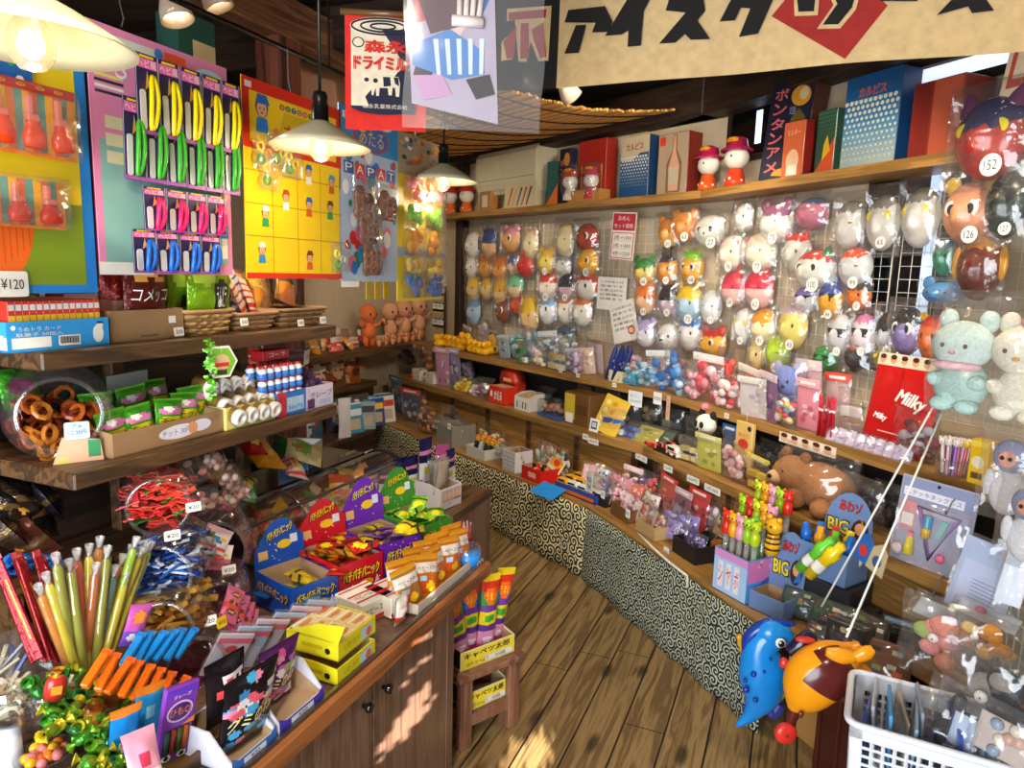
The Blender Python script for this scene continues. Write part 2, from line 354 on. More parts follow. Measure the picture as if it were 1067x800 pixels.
p=rv(945,280,.885); b=MB(); b.box(.40,.02,.95,mt('0c0d10','gloss'),T(0,0,-.45)); b.box(.05,.024,.9,glow('bcd4f5',1.2,'daylight_strip'),T(.1,-.001,-.43))
for x in(-.21,.21): b.box(.03,.035,1.0,M_DARKZ,T(x,0,-.47))
tag(b.build('window_3',None,fr(p,FR)),kind='structure')
b=MB(); reed=[mt('d8a050','matte'),mt('b87c34','matte'),mt('e8b860','matte')]
Wd,Ld=2.3,1.72
for i in range(78):
 y=i*Ld/78;
 b.box(Wd+R.uniform(-.04,.04),.016+R.uniform(-.003,.003),.012,reed[i%3],T(0,y,R.uniform(0,.004)-.10*math.sin(pi*i/78)))
for k in range(9):
 x=-Wd/2+.12+k*(Wd-.24)/8
 b.tube([(x,y*Ld/20,-.10*math.sin(pi*y/20)-.004) for y in range(21)],.004,mt('2a1a0e','cloth'),4)
p=BU(1.35,-1.0,2.6); tag(b.build('reed_blind',None,fr(p,FB)),'woven reed blind stretched under the dark ceiling boards','blind')
T0=.40; S2=.70; S3=1.00; S4=2.13
tb=3.0; tr=-3.6
def run(name,z,n0,n1,th,m,label,cat,t1=None,t0=None):
 tt=t1 if t1 is not None else tr
 for fr_,U_,a,ta,tb_,wh in ((A2,BU,A2,0.,tb,'back wall'),(A3,RU,A3,tt,0.,'side wall')):
  ex=.0
  L=tb_-ta; b=MB()
  h=math.tan((A2-A3)/2); e0=n0*h; e1=n1*h
  if wh=='back wall': pts=[(0-e0,-n0),(L,-n0),(L,-n1),(0-e1,-n1)]
  else: pts=[(0,-n0),(L+e0,-n0),(L+e1,-n1),(0,-n1)]
  b.prism([(x,y) for x,y in pts],th,m); o=b.build(name,None,Matrix.Translation(U_(ta,0,z))@RZ(a))
  tag(o,label.replace('#',wh),cat)
run('display_table',T0,.0,.55,.03,M_SHELF,'low honey wood display table along the #','table',-2.15)
run('riser_shelf',S2,.35,.88,.045,M_SHELF,'waist-low honey wood shelf along the #','shelf',-1.92)
run('display_shelf',S3,.5,.88,.045,M_SHELF,'chest-high honey wood shelf under the masks on the #','shelf',-2.4)
run('top_shelf',S4,.65,.88,.042,M_SHELF,'high wooden shelf above the masks on the #','shelf',-2.6)
for a,U_,ta,L,wh in ((A2,BU,0.06,3.0,'back'),(A3,RU,-1.9,1.88,'side')):
 b=MB(); n=int(L/.5)
 for i in range(n): b.box(L/n-.006,.02,S2-.05-.40,M_SHELF,T((i+.5)*L/n,0,0),.003)
 for i in range(n+1): b.box(.05,.03,S2-.05-.40,M_SHELFDK,T(i*L/n,.005,0),.003)
 tag(b.build('plank_screen',None,Matrix.Translation(U_(ta,.42,.402))@RZ(a)),f'brown panelled boards closing the space under the waist-low shelf, {wh} run','panel')
for a,U_,ta,L,wh in ((A2,BU,0.06,3.1,'back'),(A3,RU,-2.9,2.95,'side')):
 b=MB(); b.box(L,.02,S3-.05-S2,mt('2a2622','matte'),T(L/2,0,0)); tag(b.build('backing_board',None,Matrix.Translation(U_(ta,.865,S2+.001))@RZ(a)),f'dark board behind the goods on the waist-low shelf, {wh} run','panel')
b=MB(); b.box(3.6,.42,.045,M_SHELFDK,T(0,0,-.045)); tag(b.build('alcove_shelf',None,fr(LU(1.6,2.48,S3),A1)),'dark wood shelf in the far alcove under the card displays','shelf')
b=MB(); b.box(1.55,.29,.045,M_SHELFDK,T(0,0,-.045)); b.box(1.55,.02,.24,M_DARKWOOD,T(0,-.10,-.285)); tag(b.build('alcove_ledge',None,fr(LU(2.27,2.545,.70),A1)),'dark waist-high ledge in the far alcove crowded with sweet packs','shelf')
b=MB(); b.box(1.15,.5,.03,M_SHELFDK,T(0,0,-.03)); b.box(1.15,.02,.365,M_DARKWOOD,T(0,-.23,-.395)); b.box(1.15,.02,.365,M_DARKWOOD,T(0,.23,-.395)); tag(b.build('alcove_bench',None,fr(LU(2.0,2.36,.40),A1)),'dark low bench in the far alcove beyond the sweets unit','bench')
def karakusa(name,bg,fg,sc,thr=.05):
 m=bpy.data.materials.new(name); m.use_nodes=True; nt=m.node_tree; N=nt.nodes; L=nt.links; b=N['Principled BSDF']; b.inputs['Roughness'].default_value=.9
 tc=N.new('ShaderNodeTexCoord'); sp=N.new('ShaderNodeSeparateXYZ'); cb=N.new('ShaderNodeCombineXYZ'); L.new(tc.outputs['Object'],sp.inputs[0]); L.new(sp.outputs[0],cb.inputs[0]); L.new(sp.outputs[2],cb.inputs[1])
 vs=N.new('ShaderNodeVectorMath'); vs.operation='SCALE'; vs.inputs[3].default_value=sc; L.new(cb.outputs[0],vs.inputs[0])
 vo=N.new('ShaderNodeTexVoronoi'); vo.voronoi_dimensions='2D'; vo.inputs['Scale'].default_value=1; vo.inputs['Randomness'].default_value=.75; L.new(vs.outputs[0],vo.inputs['Vector'])
 sb=N.new('ShaderNodeVectorMath'); sb.operation='SUBTRACT'; L.new(vs.outputs[0],sb.inputs[0]); L.new(vo.outputs['Position'],sb.inputs[1])
 s2=N.new('ShaderNodeSeparateXYZ'); L.new(sb.outputs[0],s2.inputs[0]); at=N.new('ShaderNodeMath'); at.operation='ARCTAN2'; L.new(s2.outputs[1],at.inputs[0]); L.new(s2.outputs[0],at.inputs[1])
 sc3=N.new('ShaderNodeSeparateColor'); L.new(vo.outputs['Color'],sc3.inputs[0])
 ph=N.new('ShaderNodeMath'); ph.operation='MULTIPLY'; ph.inputs[1].default_value=6.28; L.new(sc3.outputs[0],ph.inputs[0])
 sg=N.new('ShaderNodeMath'); sg.operation='GREATER_THAN'; sg.inputs[1].default_value=.5; L.new(sc3.outputs[1],sg.inputs[0])
 sg2=N.new('ShaderNodeMath'); sg2.operation='MULTIPLY_ADD'; sg2.inputs[1].default_value=2; sg2.inputs[2].default_value=-1; L.new(sg.outputs[0],sg2.inputs[0])
 am=N.new('ShaderNodeMath'); am.operation='MULTIPLY_ADD'; L.new(at.outputs[0],am.inputs[0]); L.new(sg2.outputs[0],am.inputs[1]); L.new(ph.outputs[0],am.inputs[2])
 dm=N.new('ShaderNodeMath'); dm.operation='MULTIPLY_ADD'; dm.inputs[1].default_value=17; L.new(vo.outputs['Distance'],dm.inputs[0]); L.new(am.outputs[0],dm.inputs[2])
 si=N.new('ShaderNodeMath'); si.operation='SINE'; L.new(dm.outputs[0],si.inputs[0])
 gt=N.new('ShaderNodeMath'); gt.operation='GREATER_THAN'; gt.inputs[1].default_value=thr; L.new(si.outputs[0],gt.inputs[0])
 mx=N.new('ShaderNodeMix'); mx.data_type='RGBA'; L.new(gt.outputs[0],mx.inputs[0]); mx.inputs[6].default_value=(*hexc(bg),1); mx.inputs[7].default_value=(*hexc(fg),1); L.new(mx.outputs[2],b.inputs['Base Color'])
 _M[name]=m; return m
KA=karakusa('arabesque_cloth_cream','141410','d8cfa4',17,.25); KB=karakusa('arabesque_cloth_pale','10120f','b9bfa8',24,.3)
def skirt(name,U_,a,t0,t1,m,label,top=T0-.012,amp=.008,n=60,n_out=.012):
 L=t1-t0; b=MB();
 def fn(u,v):
  x=u*L; return (x,(n_out+amp*math.sin(x*21+1.5*math.sin(x*3))*(1-v*.7)+.02*(1-v)),v*top+.004)
 b.grid(1,1,n,6,fn,m); o=b.build(name,None,Matrix.Translation(U_(t0,0,0))@RZ(a));
 md=o.modifiers.new('t','SOLIDIFY'); md.thickness=.002; md.offset=0
 return tag(o,label,'cloth')
skirt('cloth_skirt',BU,A2,.0,3.0,KA,'black cloth with cream arabesque scrolls skirting the table at the back')
skirt('cloth_skirt',RU,A3,-1.42,.005,KB,'darker finely scrolled arabesque cloth skirting the table on the side nearer the inflatables')
CT=.66
cabT=thing('counter_cabinet','walnut brown counter cabinet loaded with sweets, light oak front edge','cabinet',fr(LU(0,0,0),A1))
b=MB(); x0,x1=-2.3,(lv(474,720,0)-O1).dot(U1)
b.box(x1-x0,.95,.62,M_CAB,T((x0+x1)/2,.50,.0)); b.build('body',cabT)
b=MB(); b.box(.06-x0,1.0,.035,M_CAB,T((x0+.06)/2,.515,CT-.04)); b.build('worktop',cabT)
b=MB(); b.box(.07-x0,.022,.05,M_EDGE,T((x0+.07)/2,.0,CT-.05),.004); b.build('edge_strip',cabT)
b=MB(); b.box(.06-x0,.012,.012,mt('8a8a88','metal'),T((x0+.06)/2,.012,CT-.003),.002); b.build('metal_lip',cabT)
seam=lv(391,720,0); us=(seam-O1).dot(U1)
for d0,d1,kx in ((us+.003,x1-.05,us+.045),(us-.56,us-.003,us-.045)):
 d=MB(); d.box(d1-d0,.018,.56,M_CAB,T((d0+d1)/2,.016,.04),.002); do=d.build('door',cabT)
 kz=(lv(397,720,0)).z
 k=MB(); k.lathe([(.0,.03),(.012,.028),(.0135,.018),(.010,.012),(.006,.008),(.006,0)],mt('14110f','gloss'),14,T(kx,.007,kz)@RX(pi/2)); k.build('knob',do)
d=MB(); d.box(.045,.02,.6,M_CAB,T(x1-.025,.015,.0),.002); d.build('stile',cabT)
SA=1.46; SB=1.19
for nm,z,u0,lab in (('upper_shelf',SA,-1.09,'upper dark wood shelf of the sweets unit, under the hanging cards'),('lower_shelf',SB,-1.04,'lower dark wood shelf of the sweets unit, holding cartons of green bags')):
 b=MB(); b.box(-.1-u0,.42,.04,M_SHELFDK,T((u0-.1)/2,.71,-.04),.004); tag(b.build(nm,None,fr(LU(0,0,z),A1)),lab,'shelf')
b=MB(); b.box(2.2,.03,.9,M_DARKWOOD,T(-1.2,.97,CT)); tag(b.build('backing_board',None,fr(LU(0,0,0),A1)),'dark wooden back of the sweets unit behind the shelves','panel')
for u in (-.12,-.62,-1.04):
 b=MB(); b.box(.04,.04,SA-CT-.04,M_SHELFDK,T(0,0,0),.003); tag(b.build('shelf_post',None,fr(LU(u,.9,CT),A1)),{-.12:'dark wooden shelf post at the far end of the sweets unit',-.62:'dark wooden shelf post in the middle of the sweets unit',-1.04:'dark wooden shelf post near the entrance end of the sweets unit'}[u],'post')
p0=onz(478,781,0); p1=onz(539,752,0); d=(p1-p0); ya=math.atan2(d.y,d.x); w=d.length
st=thing('wooden_stool','small reddish wooden open stool at the end of the counter','stool',fr(p0,ya))
M_ST=wood('stool_wood','6a4534','8a5e48',1.,2,.5); hz=onv(477,704,p0,ya).z
for x in(.02,w-.03):
 for y in(.0,.18):
  b=MB(); b.box(.05,.03,hz-.02,M_ST,T(x,y,0),.003); b.build('leg',st)
b=MB(); b.box(w+.03,.24,.022,M_ST,T(w/2-.005,.09,hz-.02),.003); b.build('seat',st)
for y in(.0,.18):
 b=MB(); b.box(w-.08,.02,.035,M_ST,T(w/2-.005,y,.075),.003); b.build('rail',st)
b=MB(); b.box(w-.06,.2,.012,M_ST,T(w/2-.005,.09,.108),.002); b.build('shelf_board',st)
M_EN=mt('cfc7a6','gloss'); M_BLK=mt('0d0d0d','plastic')
def pendant(px,py,Y,w,label,power,ctop=2.76):
 p=onY(px,py,Y); t=thing('pendant_lamp',label,'lamp',fr(p))
 b=MB(); r=w/2
 b.lathe([(.022,.062),(.035,.055),(r*.45,.042),(r*.8,.014),(r,-.004),(r-.002,-.006),(r*.78,.010),(r*.43,.036),(.022,.05)],M_EN,32); b.build('shade',t)
 b=MB(); b.lathe([(.0,.135),(.017,.135),(.02,.12),(.017,.11),(.022,.1),(.022,.062),(.028,.058),(.028,.05),(.0,.05)],M_BLK,16); b.build('lamp_holder',t)
 b=MB(); b.tube([(0,0,.13),(0,0,ctop-p.z)],.0045,M_BLK,6); b.build('cord',t)
 b=MB(); b.lathe([(.0,-.042),(.016,-.038),(.028,-.022),(.031,-.006),(.026,.014),(.016,.03),(.014,.052)],film_mat('bulb_glass',tint='fff4dc',base=.1,edge=.5,rough=.08,milk=.12),18); bo=b.build('bulb',t); b=MB(); b.ell((0,0,-.006),(.017,.017,.02),glow('fff0cc',6,'filament_glow')); b.build('filament',bo)
 l=bpy.data.lights.new('bulb_light','POINT'); l.energy=power; l.color=(1,.80,.52); l.shadow_soft_size=.03; lo=bpy.data.objects.new('bulb_light',l); COL.objects.link(lo); lo.location=p+Vector((0,0,-.075)); return t
pendant(32,42,1.03,.27,'cream enamel pendant lamp with clear bulb close to the camera over the toy gun cards',.9)
pendant(334,152,1.93,.265,'cream enamel pendant lamp on a straight black cord before the yellow toy card',2.6)
pendant(462,188,2.85,.27,'cream enamel pendant lamp hanging below the reed blind near the air conditioner',2.6)
def spotlamp(p,aim,label,power,blend=.5,ang=78,color=(1,.86,.66)):
 t=thing('spot_lamp',label,'lamp',fr(p)); d=(Vector(aim)-p).normalized(); q=d.to_track_quat('-Z','Y').to_matrix().to_4x4()
 b=MB(); b.lathe([(.0,.075),(.02,.07),(.027,.05),(.042,.01),(.046,-.02),(.043,-.02),(.036,.005)],mt('b9a48e','gloss'),18,q); b.build('reflector',t)
 b=MB(); b.disc(0,0,.036,.036,glow('ffedc8',9,'spot_face'),q@T(0,0,.004)@RX(pi),0); b.build('lens',t)
 b=MB(); top=min(CEIL,2.76); b.tube([(0,0,.03),(0,.0,top-p.z)],.007,mt('8a8178','plastic'),6); b.tube([q@Vector((0,0,.04)),(0,0,.06)],.008,mt('8a8178','plastic'),6); b.build('arm',t)
 l=bpy.data.lights.new('spot_light','SPOT'); l.energy=power; l.color=color; l.spot_size=rad(ang); l.spot_blend=blend; l.shadow_soft_size=.04
 lo=bpy.data.objects.new('spot_light',l); COL.objects.link(lo); lo.matrix_world=Matrix.Translation(p+d*.03)@q; return t
spotlamp(onY(183,14,2.1),LU(-.4,.2,.8),'chrome spot lamp on the dark ceiling above the pink toy card',30)
spotlamp(onY(226,2,2.3),LU(.1,.3,1.0),'second chrome spot lamp higher up beside the roof beam',30)
spotlamp(onY(594,98,3.1),RU(-.2,.7,1.4),'chrome spot lamp hanging below the calico banner',50)
for i,(p,a,e) in enumerate(((LU(-1.9,-.6,2.5),LU(-.7,.2,.8),105),(LU(.2,-1.3,2.5),RU(-1.3,.5,.9),46),(LU(.35,-1.0,2.5),RU(-.4,.7,1.4),42),(LU(.4,-.6,2.5),BU(1.3,.7,1.2),72),(LU(-2.2,-1.6,2.5),RU(-2.2,.2,.8),40),(LU(-1.9,-.3,2.5),LU(-.5,.5,1.7),26),(LU(1.0,.9,2.5),BU(2.6,.2,.9),85),(LU(.6,-.4,2.5),LU(1.0,-.5,0),36),(LU(.5,-.9,2.44),BU(1.5,-.1,2.64),60))):  # unseen spots added to brighten the room, not fixtures known to hang there
 spotlamp(p,a,['spot lamp above the sweets counter','spot lamp aimed at the inflatable toys','spot lamp aimed at the price placard','spot lamp aimed at the back wall masks','spot lamp over the entrance','spot lamp aimed at the hanging cards','spot lamp over the far alcove','spot lamp over the plank floor','spot lamp turned up at the reed blind'][i]+', added for fill light, out of view',e,.5,64 if i==0 else 84)
W=bpy.data.worlds.new('world'); SC.world=W; W.use_nodes=True; wn=W.node_tree.nodes; sk=wn.new('ShaderNodeTexSky'); sk.sky_type='NISHITA'; sk.sun_disc=False; sk.sun_elevation=rad(35); sk.sun_rotation=rad(120)
W.node_tree.links.new(sk.outputs[0],wn['Background'].inputs[0]); wn['Background'].inputs[1].default_value=.12
l=bpy.data.lights.new('doorway_daylight','AREA'); l.shape='RECTANGLE'; l.size=2.2; l.size_y=2.1; l.energy=185; l.color=(.86,.93,1); lo=bpy.data.objects.new('doorway_daylight',l); COL.objects.link(lo)
pc=wfront(3.05)-U1*.05; lo.matrix_world=Matrix.Translation((pc.x,pc.y,1.07))@U1.to_track_quat('-Z','Z').to_matrix().to_4x4()
HU=-3.75
def _h(p,d,L): return None
SD=(LU(-.3,0,.35)-LU(HU,-1.15,1.25)).normalized()
sun=bpy.data.lights.new('sun','SUN'); sun.energy=60; sun.angle=rad(.22); sun.color=(1,.94,.82); so=bpy.data.objects.new('sun',sun); COL.objects.link(so); so.matrix_world=SD.to_track_quat('-Z','Y').to_matrix().to_4x4()
cr_=lambda pts:[(400+x/3.95,600+y/3.95) for x,y in pts]
PT=[cr_(p) for p in ([(-10,690),(60,560),(100,510),(180,440),(205,480),(190,540),(100,650),(45,690),(10,760),(-30,800)],[(145,225),(200,205),(205,235),(160,290)],[(165,320),(182,325),(178,365),(168,362)],[(92,395),(108,395),(112,440),(95,440)],[(195,90),(212,85),(215,120),(200,130)])]
PL=[]
for P in PT:
 L_=[]
 for x,y in P:
  q=lv(x,y,.006); k=((HU-(q-O1).dot(U1))/SD.dot(U1)); q=q+SD*k; L_.append(((q-O1).dot(V1),q.z))
 PL.append(L_)
for P in ([(515,806),(528,778),(556,764),(580,772),(566,806)],[(590,800),(604,782),(616,786),(610,806)]):
 L_=[]
 for x,y in P: q=onz(x,y,0); k=((HU-(q-O1).dot(U1))/SD.dot(U1)); q=q+SD*k; L_.append(((q-O1).dot(V1),q.z))
 PL.append(L_)
def inside(x,y,P):
 c=False; n=len(P)
 for i in range(n):
  x1,y1=P[i];x2,y2=P[i-1]
  if (y1>y)!=(y2>y) and x<(x2-x1)*(y-y1)/(y2-y1)+x1: c=not c
 return c
hb=MB(); lf=[mt('2a5a1c','matte'),mt('3a6a24','matte'),mt('1e4a18','matte')]; hr=random.Random(5); c_=.014  # leaf screen added behind the viewpoint, its gaps shape the sun patches
nx=int(5.0/c_); nz=int(3.3/c_)
for i in range(nx):
 for j in range(nz):
  v=-3.2+c_*i; z=c_*j
  if any(inside(v+hr.uniform(-.012,.012),z+hr.uniform(-.012,.012),P) for P in PL): continue
  near=min(abs(v-p[0])+abs(z-p[1]) for P in PL for p in P)<.35
  if not near and (i%6 or j%6): continue
  w_=c_*.62 if near else c_*5.5; hb.add([(-v-w_,hr.uniform(-.01,.01),z-w_),(-v+w_,hr.uniform(-.01,.01),z-w_),(-v+w_,0,z+w_),(-v-w_,0,z+w_)],[(0,1,2,3)],lf[(i+j)%3])
tag(hb.build('sun_gobo',None,fr(LU(HU,0,0),math.atan2(-V1.y,-V1.x))),'added unseen leaf screen outside the doorway, cut to shape the sun patches','sun_gobo',None,'stuff')
WHITE=mt('f2efe6','card'); BLACK=mt('141414','card'); RED=mt('c8201c','card'); YEL=mt('f4c81a','card'); BLUE=mt('1d5fc0','card'); KRAFT=mt('9c7a55','paper'); CARDB=mt('b89a78','paper'); TAGM=mt('f4f2ea','paper')
def sg(x,p=.6): return max(0.,math.sin(pi*max(0,min(1,x))))**p
def pill_fn(w,h,t,cr=.07,wr=.0,seed=0):
 rr=random.Random(seed); ph=[rr.uniform(0,6.28) for _ in range(6)]
 def dep(u,v):
  vv=(v-cr)/(1-2*cr);
  if vv<=0 or vv>=1: return .0012
  s=sg(u,.55)*sg(vv,.55); return .0012+t/2*s*(1+wr*(math.sin(u*9+ph[0]+v*4)*math.sin(v*11+ph[1])))
 return dep
def bag_mb(w,h,t,base,bands=(),blobs=(),texts=(),seed=0,nx=12,ny=16,cr=.07,wr=.25,crimp=None,mb=None,M=None):
 """sealed pack standing on its lower edge, printed face to -Y"""
 b=mb or MB(); M=M or I4; dep=pill_fn(w,h,t,cr,wr,seed); mb_=base
 def mf(u,v):
  if crimp and (v<cr or v>1-cr): return crimp
  for cx,cy,rx,ry,c in blobs[::-1]:
   if ((u-cx)/rx)**2+((v-cy)/ry)**2<1: return c
  for v0,v1,c in bands:
   if v0<=v<v1: return c
  return mb_
 sx=lambda u,v: (u-.5)*w*(1-.06*sg(v,.8))
 b.grid(1,1,nx,ny,lambda u,v:(sx(u,v),-dep(u,v),v*h),base,M,mf)
 b.grid(1,1,nx,ny,lambda u,v:(sx(u,v),dep(u,v),v*h),base,M,mf,flip=True)
 for tx in texts:
  s,x,y,tw,th,m=tx[:6]; sl=tx[6] if len(tx)>6 else 0
  vs,fs=text_geo(s); out=[]
  for a,c,_ in vs:
   u=x+a*tw+sl*c*th*h/w; v=y+c*th; u_=max(0,min(1,u)); v_=max(0,min(1,v)); out.append((sx(u,v),-dep(u_,v_)-.0022,v*h))
  b.add(out,fs,m,M)
 return b
def film_mb(w,h,t,seed=0,nx=9,ny=11,mat=None,mb=None,M=None,neck=0.):
 """crumpled clear bag standing on its lower edge"""
 rr=random.Random(seed); ph=[rr.uniform(0,6.28) for _ in range(8)]; b=mb or MB()
 def f(s):
  def g(u,v):
   k=sg(u,.45)*sg((v-.02)/.96*.94+.0,.5) if v<.98 else 0
   z=v*h; x=(u-.5)*w*(1-neck*max(0,v-.6)/.4)
   w1=.12*math.sin(u*13+ph[0]+v*9)+.1*math.sin(v*17+ph[1]-u*6)+.08*math.sin(u*23+ph[2])
   y=t/2*k*(1+w1)+.0015
   return (x+.012*w*math.sin(v*12+ph[3]),s*y,z)
  return g
 b.grid(1,1,nx,ny,f(-1),mat or FILM,M); b.grid(1,1,nx,ny,f(1),mat or FILM,M,flip=True); return b
def carton(w,d,h,m,inner=None,th=.004,front=None,M=None,lips=()):
 """open-topped box; front = height of the front wall"""
 b=MB(); inner=inner or CARDB; fh=front or h
 def wallq(x,y,sx,sy,hh,mm): b.box(sx,sy,hh,mm,T(x,y,0))
 b.box(w,d,th,m);
 for sx in(-1,1):
  X=sx*(w/2-th/2)
  if fh<h-1e-4:
   pts=[(-d/2,0),(d/2,0),(d/2,h),(-d/2+d*.45,h),(-d/2,fh)]
   b.prism(pts,th,m,T(sx*(w/2) if sx>0 else -w/2+th,0,0)@RZ(pi/2)@RX(pi/2))
  else: wallq(X,0,th,d,h,m)
  b.add([(sx*(w/2-th-.0006),-d/2+th,th),(sx*(w/2-th-.0006),d/2-th,th),(sx*(w/2-th-.0006),d/2-th,h-.002),(sx*(w/2-th-.0006),-d/2+th,fh-.002)],[(0,1,2,3) if sx<0 else (3,2,1,0)],inner)
 wallq(0,-d/2+th/2,w-2*th,th,fh,m); wallq(0,d/2-th/2,w-2*th,th,h,m)
 b.add([(-w/2+th,d/2-th-.0006,th),(w/2-th,d/2-th-.0006,th),(w/2-th,d/2-th-.0006,h-.002),(-w/2+th,d/2-th-.0006,h-.002)],[(0,1,2,3)],inner)
 b.add([(-w/2+th,-d/2+th+.0006,th),(w/2-th,-d/2+th+.0006,th),(w/2-th,-d/2+th+.0006,fh-.002),(-w/2+th,-d/2+th+.0006,fh-.002)],[(3,2,1,0)],inner)
 b.box(w-2*th,d-2*th,.001,inner,T(0,0,th))
 return b
def FRONT(d,z=0,x=0): return T(x,-d/2,z)@UP          # draw XY art on a face at y=-d/2
def SIDE(w,sgn=1,z=0,y=0): return T(sgn*w/2,y,z)@RZ(sgn*pi/2)@UP
def TOP(z): return T(0,0,z)
def price_tag(p,yaw,txt,label,w=.045,h=.032,pitch=-.12,col=TAGM,group=None):
 b=MB(); b.prism(rrect(0,h/2,w,h,.003,2),.0012,col,UP); b.text(txt,0,h*.5,w*.72,h*.42,BLACK,UP);
 return tag(b.build('price_tag',None,fr(p,yaw,pitch)),label,'price tag',group)
def candy_mb(l,r,m,mw=None,n=8):
 b=MB(); mw=mw or m
 b.lathe([(r*1.1,-l*.5),(r*.95,-l*.46),(r*.22,-l*.3),(r*.8,-l*.24),(r,-l*.12),(r,l*.12),(r*.8,l*.24),(r*.22,l*.3),(r*.95,l*.46),(r*1.1,l*.5)],m,n,RY(pi/2),mats=[mw,mw,m,m,m,m,m,mw,mw]); return b
def rndrot(r,flat=False): return Euler((r.uniform(-.5,.5) if flat else r.uniform(0,6.3),r.uniform(-.5,.5) if flat else r.uniform(0,6.3),r.uniform(0,6.3))).to_matrix().to_4x4()
def pile(protos,spots,label,group):
 """protos: list of built mesh/Empty roots (already tagged); first use moves the prototype itself"""
 used=set(); out=[]
 for i,M in enumerate(spots):
  k=i%len(protos); o=protos[k]
  if k in used: o=dup(o,M,label,group=group)
  else: used.add(k); o.matrix_world=M; o['label']=label; o['group']=group
  out.append(o)
 return out
CS=.5
def uz(px,py,s=CS): q=lv(px,py,s); return ((q-O1).dot(U1),q.z)
def cardframe(u,z,s=CS): return fr(LU(u,s,z),A1)
def kid(b,x,y,h,M,cap,hair,shirt,z=.001):
 """simple printed child figure: head, hair, cap, body"""
 sk=mt('e8b48c','card'); w=h*.3
 b.poly(circ(x,y+h*.22,w*.75,h*.28,14),hair,M,z); b.poly(circ(x,y+h*.16,w*.58,h*.2,14),sk,M,z+.0003)
 b.poly([(x-w*.6,y-h*.05),(x+w*.6,y-h*.05),(x+w*.75,y-h*.4),(x-w*.75,y-h*.4)],shirt,M,z+.0002)
 b.poly([(x-w*.75,y+h*.28),(x+w*.95,y+h*.28),(x+w*.55,y+h*.5),(x-w*.5,y+h*.5)],cap,M,z+.0005)
 for e in(-1,1): b.disc(x+e*w*.22,y+h*.17,w*.07,h*.03,BLACK,M,z+.0006,8)
 b.disc(x,y+h*.07,w*.16,h*.025,RED,M,z+.0006,8)
u1,zt=uz(88,14); u1b,zb=uz(96,305); u1=max(u1,u1b); u0=u1-.40; w=u1-u0; h=zt-zb
t=thing('toy_card','yellow and green board with sky blue border, hung above the blue carton','toy card',cardframe(u0,zb,CS+.012))
b=MB(); b.prism([(0,0),(w,0),(w,h),(0,h)],.003,mt('1a86d8'),UP); b.rect(w/2,h*.64,w-.05,h*.66,mt('f0d41c'),UP); b.rect(w/2,h*.175,w-.05,h*.29,mt('7f9a1e'),UP,.0008)
b.poly(circ(w*.52,h*.27,.062,h*.22,24,pi,2*pi),mt('f26a1a'),UP,.0012)
for k in range(9): b.rect(w*.52-.05+k*.0125,h*.2,.002,h*.2-abs(k-4)*.018,mt('d8530f'),UP,.0016)
b.build('board',t)
u,z=uz(15,296); b=MB(); b.prism(rrect(0,0,.062,.05,.006,3),.001,WHITE,UP); b.text('¥120',0,0,.044,.02,BLACK,UP); b.build('price_tag',t,T(u-u0,-.006,z-zb))
def gunbag(label,px0,py0,px1,py1,red,s):
 a=uz(px0,py0,s); c=uz(px1,py1,s); W_=c[0]-a[0]; H_=a[1]-c[1]
 t=thing('toy_gun_bag',label,'toy bag',cardframe(a[0],c[1],s),'bags of toy guns')
 b=MB(); n=13; cs=['f6a81c','d8762c','5fa8a0','f2c21e','f08a52','6aa79c','f4b81e','e8734a','5ea69d','f2b41c','e07a60','68a59b','f49a1a']
 for i in range(n): b.box(W_/n-.0005,.002,H_*.9,mt(cs[i]),T((i+.5)*W_/n,0,H_*.03))
 b.box(W_,.003,H_*.06,mt('f58a14'),T(W_/2,-.001,0)); b.build('backing_card',t)
 if red:
  b=MB(); b.box(W_,.005,H_*.13,RED,T(W_/2,-.003,H_*.9))
  for k in range(5): b.tube([(W_*(.06+.19*k)+W_*.045*math.cos(q*pi/5),-.007,H_*.965+H_*.016*math.sin(q*pi/5)) for q in range(10)],.0012,mt('f0b030'),4,closed=True)
  b.build('header',t)
 for i in range(3):
  x=W_*(.2+.3*i); g=MB(); gm=jelly('f0501c' if red else 'e0402c'); pk=jelly('f29a88')
  g.lathe([(.012,0),(.017,.004),(.018,.03),(.013,.05),(.009,.06),(.012,.064)],gm,12,T(x,-.017,H_*.1)@S(1.25,.8,H_/.2*1.15)); g.box(.024,.014,H_*.14,pk,T(x,-.015,H_*.44),.003); g.box(.011,.011,H_*.28,pk,T(x-.004,-.014,H_*.56),.002); g.box(.006,.012,H_*.1,gm,T(x+.008,-.014,H_*.36),.002); g.build('toy_gun',t)
 film_mb(W_*1.02,H_*1.0,.05,seed=int(px1)).build('clear_bag',t,T(W_/2,-.016,0))
gunbag('red-headed clear bag of three orange toy guns, upper of the two',-32,72,80,170,True,CS-.03)
gunbag('clear bag of three orange toy guns without header, hung under the red-headed one',-50,172,69,240,False,CS-.01)
u,z=uz(2,85); b=MB(); b.box(.12,.004,.12,mt('1560b0'),T(0,0,0));
for k in range(16): b.disc(R.uniform(-.055,.055),R.uniform(.01,.11),.008,.006,mt(R.choice(['f0d020','e03020','f0f0e0','20a050'])),T(0,-.002,0)@UP,.0006,6)
tag(b.build('patterned_packet',None,cardframe(u-.01,z-.02,CS-.01)),'blue speckled packet peeking out above the red-headed gun bag','packet')
